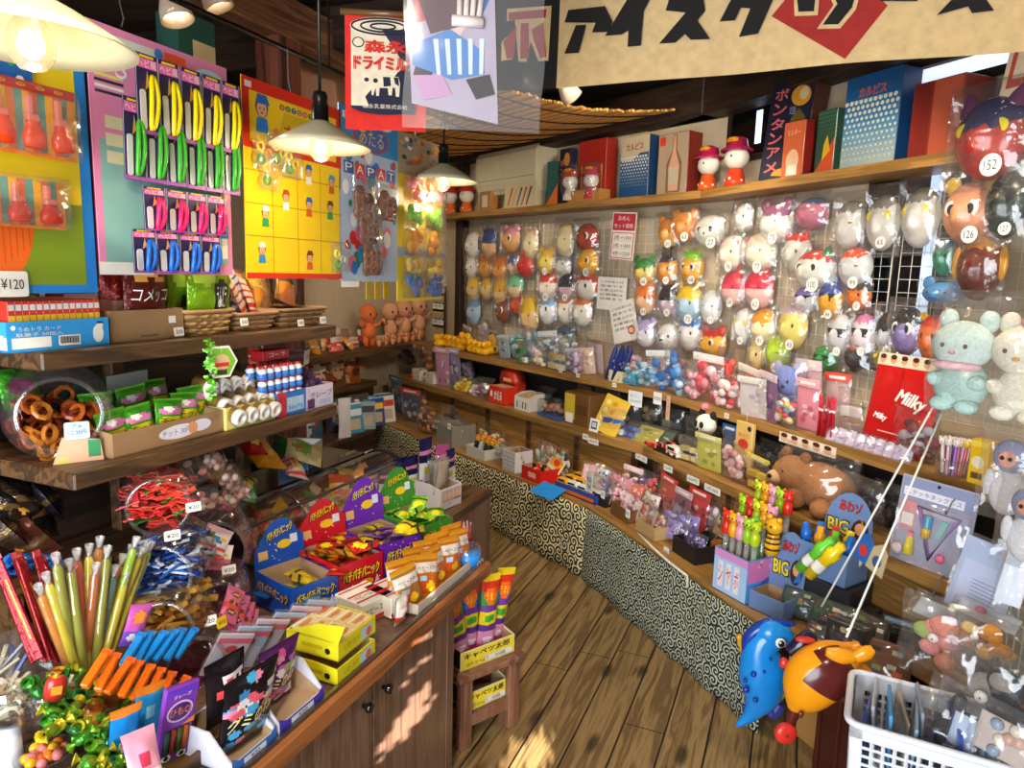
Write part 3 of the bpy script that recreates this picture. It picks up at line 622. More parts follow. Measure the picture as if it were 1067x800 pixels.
for i,(px,col,py0,py1) in enumerate(((90,'1a50a8',18,300),(94,'102c64',30,306),(98,'5a3420',60,300),(101,'d87a98',28,290),(104,'e48cb4',60,286),(107,'262030',60,280))):
 u,z0=uz(px,py1,CS+.02+.012*i); _,z1=uz(px,py0,CS+.02+.012*i)
 b=MB(); b.box(.1,.003,z1-z0,mt(col),T(-.03,0,0)); b.box(.02,.004,(z1-z0)*.3,mt(['f0d020','e8e0d0','c08a30','f0c0d0','f0e0e0','c03060'][i]),T(.0,-.001,(z1-z0)*.3))
 tag(b.build('toy_card',None,cardframe(u,z0,CS+.03+.012*i)),['blue','navy','brown','rose pink','light pink','charcoal'][i]+' edged spare card hung behind, between the gun board and the big pink card','toy card')
u0,zb=uz(105,285); u1,_=uz(243,292); _,zt=uz(108,22); _,zt2=uz(237,74); zt=(zt+zt2)/2; w=u1-u0; h=zt-zb
t=thing('toy_card','big pink card holding four rows of coloured tube balloons','toy card',cardframe(u0,zb,CS))
PK=mt('e48ab4'); b=MB(); b.prism([(0,0),(w,0),(w,h),(0,h)],.003,PK,UP); b.rect(w*.5,h*.30,w*.92,h*.5,mt('86b4ae'),UP); b.rect(w*.28,h*.925,w*.32,h*.085,mt('d8dccb'),UP); b.rect(w*.10,h*.93,w*.05,h*.08,YEL,UP,.0008)
for k in range(4): b.rect(w*.12,h*(.80-.022*k),w*.18,h*.012,mt(['f0e060','303440','e8e4d8','303440'][k]),UP,.0009)
for k in range(3): b.rect(w*.14,h*(.62-.07*k),w*.12,h*.05,mt('ded8a8'),UP,.0011)
b.rect(w*.58,h*.95,w*.16,h*.05,mt('f05a28'),UP,.0008); b.disc(w*.46,h*.955,.012,.012,mt('3a7ac8'),UP,.0009); b.disc(w*.85,h*.92,.05,.022,mt('bfe0ee'),UP,.0009); b.disc(w*.85,h*.915,.035,.012,mt('3a70b8'),UP,.0012); b.text('S',w*.2,h*.85,.03,.05,WHITE,UP,.0012)
b.poly(circ(w*.93,h*.42,w*.05,h*.07),mt('8a4a22'),UP,.0012); b.poly(circ(w*.94,h*.40,w*.035,h*.045),mt('e8b48c'),UP,.0014); b.rect(w*.93,h*.24,w*.07,h*.12,mt('2a88c0'),UP,.0013); b.rect(w*.93,h*.13,w*.05,h*.1,WHITE,UP,.0013)
b.rect(w*.17,.012,w*.36,.028,WHITE,UP,.0016); b.build('board',t)
rows=[('yellow','f0d800',5,(139,52,250,168),(163,142)),('green','3fae2e',6,(124,90,250,204),(157,190)),('hot pink','f0226a',4,(148,193,236,247),(152,240)),('blue','1f62c4',4,(137,238,230,290),(139,284))]
ordn=['first','second','third','fourth','fifth','sixth']
NAVY=mt('221c4c'); LOOPT=[]
for ri,(cn,ch,n,(ax,ay,bx,by),_) in enumerate(rows):
 s=CS-.02-.012*(3-ri)*.6
 ua,za=uz(ax,ay,s); ub,zb2=uz(bx,by,s); _,z_lo=uz(_[0],_[1],s) if False else (0,uz(rows[ri][4][0],rows[ri][4][1],s)[1])
 pw=(ub-ua)/n; ph=za-z_lo
 if ri==1: ph*=.92
 lm=mt(ch,'gloss')
 proto=None
 for i in range(n):
  M=cardframe(ua+(i+.5)*pw,z_lo,s)@RY(R.uniform(-.03,.03))
  lab=f'{cn} rubber tube packet, {ordn[i]} along its row from the pink card edge'
  if proto is None:
   q=thing('tube_packet',lab,'toy packet',M,f'{cn} tube packets'); proto=q
   b=MB(); b.box(pw*.96,.0015,ph,NAVY); b.rect(0,ph*.88,pw*.85,ph*.12,mt('e868b0'),T(0,-.001,0)@UP); b.text('ヘビ風',0,ph*.88,pw*.8,ph*.1,WHITE,T(0,-.001,0)@UP,.0012); b.rect(0,ph*.965,pw*.6,ph*.03,YEL,T(0,-.001,0)@UP)
   for e in(-1,1): b.rect(e*pw*.47,ph*.5,pw*.025,ph,mt('c8c4d8'),T(0,-.001,0)@UP)
   b.rect(0,ph*.03,pw*.95,ph*.05,mt('b050b0'),T(0,-.001,0)@UP); b.poly([(-pw*.1,ph*.55),(pw*.1,ph*.62),(0,ph*.8)],mt('d8a050'),T(0,-.001,0)@UP); b.build('card',q)
   b=MB(); b.prism(rrect(-pw*.24,ph*.3,pw*.24,ph*.5,pw*.1,3),.002,mt('d4d0cc'),T(0,-.004,0)@UP); b.build('mouthpiece',q)
   pts=[(pw*.14*math.cos(a)+pw*.12+pw*.06*math.sin(a),-.010-.004*math.cos(2*a),ph*.40+ph*.34*math.sin(a)) for a in [2*pi*k/18 for k in range(18)]]
   b=MB(); b.tube(pts,pw*.085,lm,8,closed=True); b.build('tube',q)
  else: dup(proto,M,lab)
u0,zb=uz(260,290); u1,_=uz(358,289); _,zt=uz(243,74); w=u1-u0; h=zt-zb
u0-=.0; t=thing('toy_card','bright yellow red-framed card of small toys behind the middle lamp','toy card',cardframe(u0-.01,zb,CS))
b=MB(); Y1=mt('f6cf12'); RD=mt('de2b14'); b.prism([(0,0),(w,0),(w,h),(0,h)],.003,Y1,UP); b.rect(w/2,h*.83,w,h*.34,RD,UP); b.rect(w/2,h*.815,w*.88,h*.25,Y1,UP,.001); b.rect(w/2,h*.015,w,h*.03,RD,UP)
kid(b,w*.17,h*.83,h*.21,UP,mt('1c6cc0'),mt('6a3418'),mt('1f86d8'),.0014); b.poly(circ(w*.3,h*.76,w*.035,h*.03),mt('e89a28'),UP,.0016)
b.poly([(w*.3,h*.71),(w*.86,h*.71),(w*.84,h*.88),(w*.38,h*.88)],mt('d8b810'),UP,.0014)
for k in range(9): b.disc(w*(.36+.058*k),h*.905,w*.026,h*.016,mt(['c02818','2a7a3a','1c4a9a','b06018'][k%4]),UP,.0016,10); b.text('なんでも当てくじ'[k%8],w*(.36+.058*k),h*.905,w*.03,h*.018,WHITE,UP,.002)
for k,(c,x) in enumerate((('オ','41'),('エ','51'),('!','60'),('バ','67'),('ン','76'))): b.bold(c,w*int(x)/100,h*.785,w*.075,h*.07,mt(['d02a20','1e7a3a','f0f0e0','d02a50','d02a20'][k]),UP,.002)
b.rect(w*.05,h*.965,w*.06,h*.03,WHITE,UP,.002)
for k in(1,2,3): b.rect(w*k/4,h*.34,.0025,h*.62,mt('c08a10'),UP,.001); b.rect(w/2,h*.165*k+.03,w,.0025,mt('c08a10'),UP,.001)
for x,y,c in((.62,.58,'1c6cc0'),(.88,.55,'2a90d8'),(.38,.42,'c04018'),(.62,.40,'1c6cc0'),(.86,.40,'7a3a18'),(.62,.1,'7a3a18'),(.14,.13,'e8e0d0'),(.18,.32,'e8e8e8')): kid(b,w*x,h*y,h*.12,UP,mt(c),mt('6a3418'),mt(R.choice(['2a8ad0','d8601c','f0f0e8','2a9a50'])),.0014)
b.build('board',t)
for i,(x,z,c) in enumerate(((.10,.62,'e0a020'),(.24,.64,'d8d020'),(.36,.60,'e8c010'),(.15,.52,'f0a818'),(.88,.10,'b8c8c0'))):
 q=thing('toy_bag',['clear bag of yellow ring toys at the upper corner of the yellow card','clear bag of yellow ring toys beside the corner one on the yellow card','clear bag of small yellow rings nearest the lamp on the yellow card','clear bag of orange rings lowest on the upper part of the yellow card','clear bag of green and white flower toys at the bottom corner of the yellow card'][i],'toy bag',cardframe(u0+w*x,zb+h*z-.03,CS-.02))
 b=MB(); rr=random.Random(i)
 for k in range(9): b.tube([(rr.uniform(-.001,.001)+.012*math.cos(a)+.02*math.cos(k*2.1),-.004*k/9,.04+.02*math.sin(k*2.1)+.012*math.sin(a)) for a in [2*pi*j/10 for j in range(10)]],.003,mt([c,'f0e040','4a9a30'][k%3],'gloss'),5,closed=True)
 b.build('ring_toys',q); film_mb(.085,.1,.035,seed=i).build('clear_bag',q,T(0,-.004,-.005))
for i,(px,s,c) in enumerate(((347,CS+.02,'2a2034'),(352,CS+.03,'3a2018'))):
 ua,z0=uz(px,291,s); _,z1=uz(px,128,s); b=MB(); b.box(.05,.004,z1-z0,mt(c));
 for k in range(14): b.box(.04,.003,.012,mt(['3a2a60','6a2050','283c5a'][k%3]),T(0,-.003,.02+k*(z1-z0-.03)/14))
 tag(b.build('toy_card',None,cardframe(ua,z0,s)),['dark purple striped card hung edge to edge with the yellow card','dark brown striped card tucked beside the polka dot card'][i],'toy card')
u0,zb=uz(358,292); u1,_=uz(414,289); _,zt=uz(408,128); u0t,_=uz(346,112); w=u1-u0; h=zt-zb
t=thing('toy_card','pale blue polka dot card with a sky blue header and bags of brown rings','toy card',cardframe(u0-.02,zb,CS)); w+=.02
b=MB(); b.prism([(0,0),(w,0),(w,h),(0,h)],.003,mt('b4c8e4'),UP); b.rect(w/2,h*.885,w,h*.23,mt('2a8ed0'),UP); b.disc(w*.52,h*.86,w*.3,h*.085,mt('c83020'),UP,.001,24); b.disc(w*.52,h*.86,w*.27,h*.075,mt('3a70c0'),UP,.0013,24); b.text('あたる',w*.52,h*.86,w*.42,h*.09,YEL,UP,.0018); b.rect(w*.25,h*.95,w*.4,h*.04,WHITE,UP,.0012); b.text('SWEET',w*.25,h*.95,w*.34,h*.026,BLACK,UP,.0016); b.disc(w*.75,h*.95,w*.12,h*.02,WHITE,UP,.0012)
rr=random.Random(4)
for k in range(46):
 x,y=rr.uniform(.06,.94),rr.uniform(.05,.76); s_=rr.choice([.012,.016,.024,.03]); c=rr.choice(['d8342a','2a78c8','e8c81c','2e8a48','e86a9a','f0f0f0','2a98c8']); b.disc(w*x,h*y,s_*.8,s_,mt(c),UP,.0007+k*.00002,14)
for k in range(5): b.rect(w*(.14+.18*k),h*.66,w*.15,h*.07,mt(['3050a8','d8302a'][k%2]),UP,.002); b.text('PAPAT'[k],w*(.14+.18*k),h*.66,w*.11,h*.05,WHITE,UP,.0026)
for k in range(12): b.disc(w*(k+.5)/12,0,w/26,.006,mt('b4c8e4'),UP,.0004,8)
b.build('board',t)
def ringbag(label,u,z,W_,H_,col='7a4226',s=CS-.02):
 q=thing('candy_ring_bag',label,'sweet bag',cardframe(u,z,s),'bags of brown rings'); rr=random.Random(int(u*1000)+int(z*999)); b=MB()
 for k in range(10): b.tube([(rr.uniform(-.002,.002)+W_*.16*math.cos(a)+W_*.22*(k%3-1),-.003*(k%2),H_*.2+H_*.14*(k//3)+W_*.16*math.sin(a)) for a in [2*pi*j/10 for j in range(10)]],W_*.06,mt([col,'8a5230','5e2f1c'][k%3],'gloss'),6,closed=True)
 b.build('rings',q); film_mb(W_,H_,.04,seed=int(z*1000)).build('clear_bag',q,T(0,-.003,0))
for i,(x,z,k) in enumerate(((.2,.36,0),(.62,.38,0),(.28,.22,0),(.34,.03,0))): ringbag(['clear bag of brown rings, upper one at the entrance side of the polka dot card','clear bag of brown rings, upper one at the far side of the polka dot card','clear bag of brown rings in the middle of the polka dot card','clear bag of brown rings lowest on the polka dot card'][i],u0-.02+w*x+.04,zb+h*z,.13,h*.25 if i!=1 else h*.22)
b=MB(); b.prism([(-.05,0),(.05,0),(.05,.02),(-.05,.02)],.001,WHITE,UP); tag(b.build('price_tag',None,cardframe(u0+.03,zb-.022,CS-.006)),'blank white slip under the polka dot card','price tag')
u0,zb=uz(414,314); u1,_=uz(460,316); _,zt=uz(411,134); w=u1-u0; h=zt-zb
t=thing('toy_card','yellow backed card hung farthest along the row, covered with clear sweet packets','toy card',cardframe(u0,zb,CS))
b=MB(); b.prism([(0,0),(w,0),(w,h),(0,h)],.003,mt('e8c820'),UP); b.rect(w/2,h*.88,w,h*.24,mt('a89878'),UP)
rr=random.Random(9)
for k in range(40): b.disc(w*rr.uniform(.08,.92),h*rr.uniform(.78,.99),w*.05,h*.014,mt(rr.choice(['d83a2a','e8a020','f0f0e0','40382e','c8642a','5a78a8'])),UP,.0009+.00002*k,8)
b.rect(w/2,h*.3,w,h*.06,mt('9ab8cc'),UP,.001); b.text('LUCKY!',w/2,h*.3,w*.7,h*.035,mt('2a58a0'),UP,.0016); b.build('board',t)
for r_,(nm,c1,c2,y) in enumerate((('pink and orange','e8805a','e87a9a',.60),('lime green','8ad028','6ab822',.44),('golden yellow','f0b414','e8a010',.28),('yellow','e8c832','f0d860',.14),('blue','2a8ad8','2a70c0',.02))):
 for k in range(2):
  q=thing('sweet_packet',f'clear packet of {nm} sweets, '+['entrance side','far side'][k]+' of the yellow backed card','sweet packet',cardframe(u0+w*(.27+.46*k),zb+h*y,CS-.015),'clear packets on the yellow backed card')
  b=MB()
  for j in range(8): b.ell((rr.uniform(-.3,.3)*w*.4,-.006,h*(.03+.11*rr.random())),(.022,.012,.02),jelly([c1,c2][j%2]),nu=8,nv=6)
  b.build('sweets',q); film_mb(w*.48,h*.17,.05,seed=r_*2+k).build('clear_bag',q,T(0,-.004,0))
for k in range(3):
 u,z=uz(384+9*k,303,CS+.05); b=MB(); b.box(.03,.004,.12,mt('c8a41c')); tag(b.build('yellow_strip',None,cardframe(u,z-.03,CS+.05)),['yellow strip hanging below the polka dot card, entrance side','yellow strip hanging below the polka dot card, in between','yellow strip hanging below the polka dot card, far side'][k],'strip')
b=MB(); b.tube([(-2.2,0,0),(.9,0,0)],.008,mt('3a3a3c','metal'),8);
for u in (-1.3,-.1,.7): b.tube([(u,0,0),(u,0,.5)],.004,mt('3a3a3c','metal'),5)
tag(b.build('hanging_rail',None,fr(LU(0,CS+.02,2.27),A1)),'thin dark rail from which the toy cards hang','rail')
for i,(px,py) in enumerate(((125,18),(300,95),(378,118),(432,146))):
 u,z=uz(px,py,CS+.01); b=MB(); b.tube([(0,0,-.02),(.004,-.004,.0),(0,0,.03),(0,.0,2.27-z)],.0018,mt('8a8a8a','metal'),5); tag(b.build('wire_hook',None,cardframe(u,z,CS+.008)),'wire hook holding up the '+['pink card','yellow card','polka dot card','yellow backed card'][i],'hook')
p=onY(194,38,2.6); b=MB(); b.box(.16,.1,.16,mt('1d4a40','paper'),T(0,0,-.1)); b.box(.1,.101,.08,mt('c8b890'),T(.03,0,-.1)); tag(b.build('teal_box',None,fr(p,A1)),'dark teal box high on the beam behind the pink card','box')
p=lv(402,140,.1); s_=ppm(p); W_=.2;
tl=onY(358,12,p.y); br=onY(437,136,p.y); w=(br.x-tl.x)*1.06; h=tl.z-br.z
q=thing('milk_banner','red cloth hanging with a printed milk tin and a cow','banner',fr(onY(402,136,p.y),rad(4)))
b=MB(); A_=lambda u,v:(( u-.5)*w,.006*math.sin(u*7)*(1-v),v*h)
b.grid(1,1,12,8,A_,mt('c8261c','cloth')); Mb=T(0,-.009,0)@UP
CRM=mt('d8c8ae','cloth'); NV=mt('1a1c34','cloth'); REDC=mt('c02c1c','cloth')
b.prism([(-w*.42,h*.2),(w*.36,h*.16),(w*.36,h*.86),(-w*.42,h*.88)],.001,CRM,Mb); b.poly(circ(-.03*w,h*.88,w*.4,h*.08,28),CRM,Mb,.001)
for k,(a,c) in enumerate(((.38,.068),(.27,.046),(.15,.024))):
 pts=[(-.03*w+w*a*math.cos(2*pi*j/28),h*.88+h*c*math.sin(2*pi*j/28),.002) for j in range(28)]; b.tube(pts,.0022,NV,4,M=Mb,closed=True)
b.poly([(w*.36,h*.14),(w*.36,h*.62),(w*.15,h*.5),(w*.05,h*.40),(-w*.15,h*.36),(-w*.25,h*.28),(-w*.2,h*.2),(w*.05,h*.14)],NV,Mb,.0014); b.poly(circ(-.03*w,h*.2,w*.4,h*.07,20,pi,2*pi),NV,Mb,.0013)
b.poly([(-w*.05,h*.86),(w*.36,h*.86),(w*.36,h*.55),(w*.18,h*.62)],mt('2a2238','cloth'),Mb,.0011)
b.bold('森永',-w*.0,h*.71,w*.5,h*.1,REDC,Mb,.002,0,.07); b.bold('ドライミルク',-w*.0,h*.57,w*.76,h*.11,REDC,Mb,.003,0,.07); b.disc(-w*.33,h*.74,w*.075,h*.045,NV,Mb,.0018); b.disc(-w*.33,h*.74,w*.06,h*.036,CRM,Mb,.0021)
b.poly([(w*x/100,h*y/100) for x,y in ((-26,41),(-22,45),(-14,46),(16,46),(18,40),(17,29),(13,29),(12,36),(9,37),(8,30),(4,30),(3,36),(-7,36),(-8,29),(-11,29),(-12,36),(-15,29),(-17,30),(-17,38),(-21,39))],CRM,Mb,.0024); b.poly([(-.02*w,h*.37),(.07*w,h*.38),(.06*w,h*.455),(-.03*w,h*.455)],NV,Mb,.0027); b.poly([(.12*w,h*.40),(.17*w,h*.38),(.16*w,h*.455),(.1*w,h*.455)],NV,Mb,.0027); b.disc(-.12*w,h*.42,w*.03,h*.02,NV,Mb,.0027); b.disc(-w*.23,h*.425,w*.03,h*.018,NV,Mb,.0027)
b.text('森永乳業株式会社',.0,h*.2,w*.55,h*.04,CRM,Mb,.003); b.build('printed_cloth',q)
b=MB(); b.tube([(-w*.55,0,0),(w*.55,0,0)],.008,mt('6a4a2a','plastic'),8); b.build('rod',q,T(0,0,h))
p=onY(480,110,1.55); sc=ppm(p)
q=thing('kite_in_bag','painted paper kite hanging in a clear plastic bag before the calico banner','kite',fr(onY(482,130,1.55),rad(3),0,rad(-3)))
w=.26;h=.36; b=MB(); b.prism([(-.105,.045),(.075,.0),(.075,h),(-.105,h)],.002,mt('a89cae','paper'),UP)
for pts,c in (([(-.1,.3),(-.02,.36),(.07,.33),(.03,.2),(-.06,.18)],'5a3c44'),([(-.1,.28),(-.04,.32),(-.03,.22),(-.09,.2)],'a84a58'),([(-.1,.16),(-.02,.19),(.04,.15),(.05,.1),(-.02,.09),(-.1,.12)],'4a7ab8'),([(-.09,.13),(-.05,.16),(-.06,.1),(-.1,.1)],'2a2a30'),([(.01,.09),(.06,.1),(.07,.06),(.03,.05)],'2c2428'),([(-.1,.1),(-.04,.1),(-.02,.06),(-.08,.05)],'b88ab0'),([(-.05,.2),(-.01,.24),(.02,.2),(-.02,.15)],'d0b4b0'),([(.02,.36),(.075,.36),(.075,.27),(.05,.22),(.03,.26)],'2a5ab0')): b.poly(pts,mt(c,'paper'),UP,.0012+.0001*len(c)+.0002*(ord(c[0])%5))
for k in range(5): b.poly([(-.05+.022*k,.1),(-.042+.022*k,.1),(-.045+.024*k,.17),(-.055+.024*k,.17)],mt('c8d4e8','paper'),UP,.0024)
b.poly([(.055,.33),(.085,.29),(.06,.245),(.03,.285)],mt('e8e4e0'),UP,.0026); b.poly([(.055,.325),(.08,.29),(.06,.25),(.035,.285)],BLACK,UP,.003); b.poly([(.056,.305),(.066,.29),(.058,.272),(.048,.286)],mt('5a4030'),UP,.0034)
for k in range(4): b.tube([(.0+.013*k,-.003,.2),(.003+.015*k,-.003,.26-.006*abs(k-1.5))],.006,mt('d8c8c4','paper'),6)
b.tube([(-.015,-.003,.205),(.05,-.003,.2)],.012,mt('d8c8c4','paper'),6); b.build('painted_paper',q)
film_mb(.29,.42,.014,seed=3,mat=film_mat('kite_bag_film',base=.06,edge=.3,milk=.05,scale=6,dist=.004)).build('clear_bag',q,T(.02,-.002,-.012)@RY(.06))
b=MB(); b.tube([(0,0,.38),(0,0,.75)],.0015,WHITE,4); b.build('string',q)
UB=-.15
pl=onv(535,95,LU(UB,0,0),A1+pi/2); pr=onv(1075,52,LU(UB,0,0),A1+pi/2); dv=pr-pl; L=Vector((dv.x,dv.y,0)).length; zb=(pl.z+pr.z)/2; yb=math.atan2(dv.y,dv.x)
tp=onv(770,0,LU(UB,0,0),A1+pi/2); H_=.40
q=thing('calico_banner','long undyed cloth banner with bold black ice cream lettering and a red diamond','banner',fr(Vector((pl.x,pl.y,zb)),yb))
CAL=mt('cfae7a','cloth'); BK=mt('15110e','cloth'); DR=mt('9c241c','cloth'); L2=L+.55; xo=-.36
mp=ppm(onv(770,60,LU(UB,0,0),A1+pi/2))
def bx(px,py):
 g=onv(px,py,LU(UB,0,0),A1+pi/2)-Vector((pl.x,pl.y,zb)); return (g.x*math.cos(yb)+g.y*math.sin(yb),g.z)
bw=lambda x,y:.012*math.sin(x*5+y*4)+.006*math.sin(x*13)
x510=bx(578,90)[0]; x0=bx(450,98)[0]; x1=bx(1130,50)[0]
b=MB(); b.grid(1,1,40,8,lambda u,v:(x510+(x1-x510)*u,bw(x510+(x1-x510)*u,v*H_),v*H_),CAL); b.grid(1,1,10,8,lambda u,v:(x0+(x510-x0)*u,bw(x0+(x510-x0)*u,v*H_),v*H_),BK)
def bpoly(pts,m,z):
 P=[bx(*p) for p in pts]; n=len(P); ar=sum(P[i][0]*P[(i+1)%n][1]-P[(i+1)%n][0]*P[i][1] for i in range(n)); P=P if ar>0 else P[::-1]
 b.add([(x,bw(x,y)-z,y) for x,y in P],[tuple(range(n))],m)
ch=[[(591,9),(630,6),(638,22),(634,33),(616,33),(620,23),(587,22)],[(599,25),(610,25),(602,54),(587,55)],
[(668,-22),(690,-22),(671,13),(668,48),(654,49),(655,32),(648,36),(630,37)],
[(699,-3),(733,-3),(735,12),(727,22),(740,41),(720,42),(714,36),(704,45),(687,46),(715,14),(694,12)],
[(765,-5),(810,-8),(790,36),(770,39),(782,10),(772,9),(766,22),(750,23)],
[(830,-4),(850,-4),(848,15),(832,15)],[(864,-8),(893,-8),(887,12),(873,29),(857,29),(872,8)],
[(917,-3),(958,-3),(955,4),(916,5)],[(990,2),(1020,-10),(1035,12),(1012,15),(1008,8),(975,18)]]
bpoly([(804,18),(860,-48),(924,9),(880,64)],DR,.004)
for s_ in ([(827,-6),(854,-6),(852,19),(828,19)],[(861,-8),(897,-8),(891,14),(875,33),(851,33),(868,9)]): bpoly(s_,CAL,.006)
for s_ in ch: bpoly(s_,BK,.008)
for s_ in ([(528,9),(573,4),(570,62),(560,63),(552,42),(548,64),(540,64),(536,20),(528,22)],[(523,44),(536,30),(534,62),(523,64)]): bpoly(s_,CAL,.004)
for s_ in ([(530,13),(568,8),(567,17),(530,21)],[(542,24),(550,23),(551,60),(542,61)],[(553,30),(565,22),(568,58),(562,60),(555,40)],[(525,44),(538,26),(536,60),(529,62)]): bpoly(s_,DR,.006)
b.build('printed_cloth',q)
b=MB(); b.tube([(x0-.05,.0,H_),(x1+.1,.0,H_)],.012,mt('6a4a2a','plastic'),8); b.tube([(x510,0,H_),(x510,0,CEIL-zb-.02)],.003,BLACK,4); b.tube([(x1-.2,0,H_),(x1-.2,0,CEIL-zb-.02)],.003,BLACK,4); b.build('rod',q)
p=rv(1064,68,.62); b=MB(); b.prism([(-.05,-.1),(.1,-.08),(.1,.12),(-.03,.1)],.003,mt('d8c0a0'),UP); b.poly([(-.035,-.07),(.08,-.05),(.08,.06),(-.02,.07)],mt('b83a28'),UP,.001); b.poly([(-.02,-.04),(.06,-.03),(.06,.04),(-.01,.045)],mt('d8c0a0'),UP,.0016); tag(b.build('paper_pennant',None,fr(p,FR+.5)),'small cream pennant with a red frame hanging past the banner end','pennant')
def lz(px,py,z): q=onz(px,py,z); return q
def luv(px,py,z): q=onz(px,py,z)-O1; return (q.dot(U1),q.dot(V1))
u0=luv(41,372,SA)[0]; u1=(lv(117,350,.52)-O1).dot(U1); w=u1-u0; D=.2
bx_=thing('blue_carton','bright blue display carton full of slim red boxes, under the toy gun board','carton',fr(LU((u0+u1)/2,.53+D/2,SA),FL))
SKY=mt('2a9ae0'); b=carton(w,D,.062,SKY,front=.062)
b.rect(-w*.28,.018,w*.36,.022,WHITE,FRONT(D)); b.rect(w*.08,.018,w*.22,.022,WHITE,FRONT(D));
for k in range(14): b.rect(w*(-.01+.0135*k),.019,w*.005*(1+k%2),.015,BLACK,FRONT(D),.0012)
b.text('うめトラ カード',-w*.2,.046,w*.4,.009,WHITE,FRONT(D)); b.disc(-w*.44,.05,.005,.005,WHITE,FRONT(D)); b.text('駄菓子 30個入',-w*.2,.035,w*.44,.008,WHITE,FRONT(D))
b.poly(circ(w*.38,.028,.013,.02),WHITE,FRONT(D)); b.poly(circ(w*.40,.046,.008,.007),WHITE,FRONT(D),.0009); b.rect(w*.40,.052,.014,.004,BLACK,FRONT(D),.0012)
b.poly([(-D*.5,.062),(-D*.5,.03),(-D*.1,.006),(D*.5,.006),(D*.5,.03)],WHITE,SIDE(w,-1,0,0)@T(0,0,.0002)); b.rect(.06,.025,.06,.02,mt('e0d8c0'),SIDE(w,-1)); b.build('carton',bx_)
RB=mt('dc3a2a')
pr=None
for j in range(2):
 for i in range(14):
  M=fr(LU(u0+.012+(w-.024)*(i+.5)/14,.575+.085*j,SA+.005),FL)
  lab='slim red box standing in the '+['front','rear'][j]+' row of the blue carton'
  if pr is None:
   pr=MB(); pr.box(w/14-.0015,.07,.098,RB,None,.001); pr.rect(0,.085,w/20,.012,WHITE,FRONT(.07)); pr.rect(0,.06,w/18,.018,YEL,FRONT(.07)); pr=pr.build('slim_red_box'); tag(pr,lab,'sweet box','slim red boxes in the blue carton'); pr.matrix_world=M
  else: dup(pr,M,lab)
for i in range(3):
 b=MB(); b.box(.055,.012,.085,mt('d8402a'),None,.001); b.rect(0,.05,.048,.03,mt('c8c070'),FRONT(.012)); b.disc(-.014,.03,.008,.008,BLACK,FRONT(.012),.001); b.disc(.014,.03,.008,.008,BLACK,FRONT(.012),.001); b.rect(0,.035,.04,.014,mt('e8e8e0'),FRONT(.012),.0008)
 tag(b.build('car_packet',None,fr(LU(u0-.03-.04*i,.6+.02*i,SA+.002),FL-.9)),['red packet printed with a wheeled vehicle, at the corner of the blue carton','red packet with vehicle print, behind the corner one by the blue carton','red packet with vehicle print, deepest of three by the blue carton'][i],'sweet packet')
protos=[]
for c,c2 in (('6a2018','d8c8b0'),('8a2a1c','c8a050'),('54141a','e0d8d0')):
 m=mt(c,'foil'); b=bag_mb(.05,.085,.016,m,[(.3,.5,mt(c2))],crimp=mt(c2,'foil'),nx=6,ny=8); protos.append(tag(b.build('maroon_packet'),'x','sweet packet'))
pile(protos,[fr(LU(u0+.03+.016*k+.01*R.random(),.75+.06*R.random(),SA+.03+.022*(k%3)),R.uniform(0,6),R.uniform(-1.3,-.4),0) for k in range(17)],'small maroon foil packet heaped behind the blue carton','maroon packets behind the blue carton')
b=MB(); b.box(.3,.12,.055,mt('8a8a92','gloss'),T(0,0,0),.004); b.box(.28,.1,.004,mt('e8e4d8'),T(0,0,.056)); tag(b.build('grey_tray',None,fr(LU(u0+.17,.79,SA),FL)),'grey plastic tray under the maroon foil packets','tray')
b=MB(); b.box(.10,.08,.05,mt('b8b0c0','gloss'),None,.004); b.rect(0,.025,.08,.03,mt('d8d0d8'),FRONT(.08)); tag(b.build('translucent_box',None,fr(LU(u0+.30,.76,SA+.06),FL)),'pale lilac plastic box at the far end of the grey tray','box')
b=MB(); b.box(.16,.06,.03,mt('40306a'),None,.003); b.box(.15,.05,.02,mt('c0a8a0'),T(0,0,.031)); tag(b.build('purple_packet_stack',None,fr(LU(u0-.02,.73,SA+.062),FL)),'flat purple packet under a pale one at the entrance end of the upper shelf','sweet packet')
q0=luv(118,362,SA); u0k=(lv(119,360,.53)-O1).dot(U1); u1k=(lv(195,352,.53)-O1).dot(U1); w=u1k-u0k
ck=thing('kraft_carton','plain kraft carton holding the brown corn snack bag','carton',fr(LU((u0k+u1k)/2,.53+.11,SA),FL)); b=carton(w,.2,.075,KRAFT); b.rect(w*.33,.048,.022,.018,WHITE,FRONT(.2)); b.rect(0,.012,.05,.004,mt('6a5038'),FRONT(.2)); b.build('carton',ck)
BR=mt('5e1a12','foil')
t=thing('snack_bag','brown snack bag with white katakana lettering and golden puffs','snack bag',fr(LU((lv(151,330,.57)-O1).dot(U1),.57,SA+.012),FL,.05))
bag_mb(.13,.19,.05,BR,[(.1,.22,mt('6a2418','foil'))],[(.3,.75,.16,.07,mt('d8a84a')),(.55,.8,.16,.06,mt('e0b050')),(.7,.72,.14,.06,mt('cc9a3c'))],[('コメッコ',.5,.52,.8,.17,WHITE,.2),('SNACK',.5,.30,.5,.05,mt('e07a2a'))]).build('bag',t)
t=thing('snack_bag','dark red snack bag squeezed in beside the brown corn snack bag','snack bag',fr(LU((lv(126,330,.62)-O1).dot(U1),.62,SA+.012),FL-.3,.05)); bag_mb(.1,.17,.05,mt('7a1c14','foil'),[(.3,.5,mt('c8a080'))]).build('bag',t)
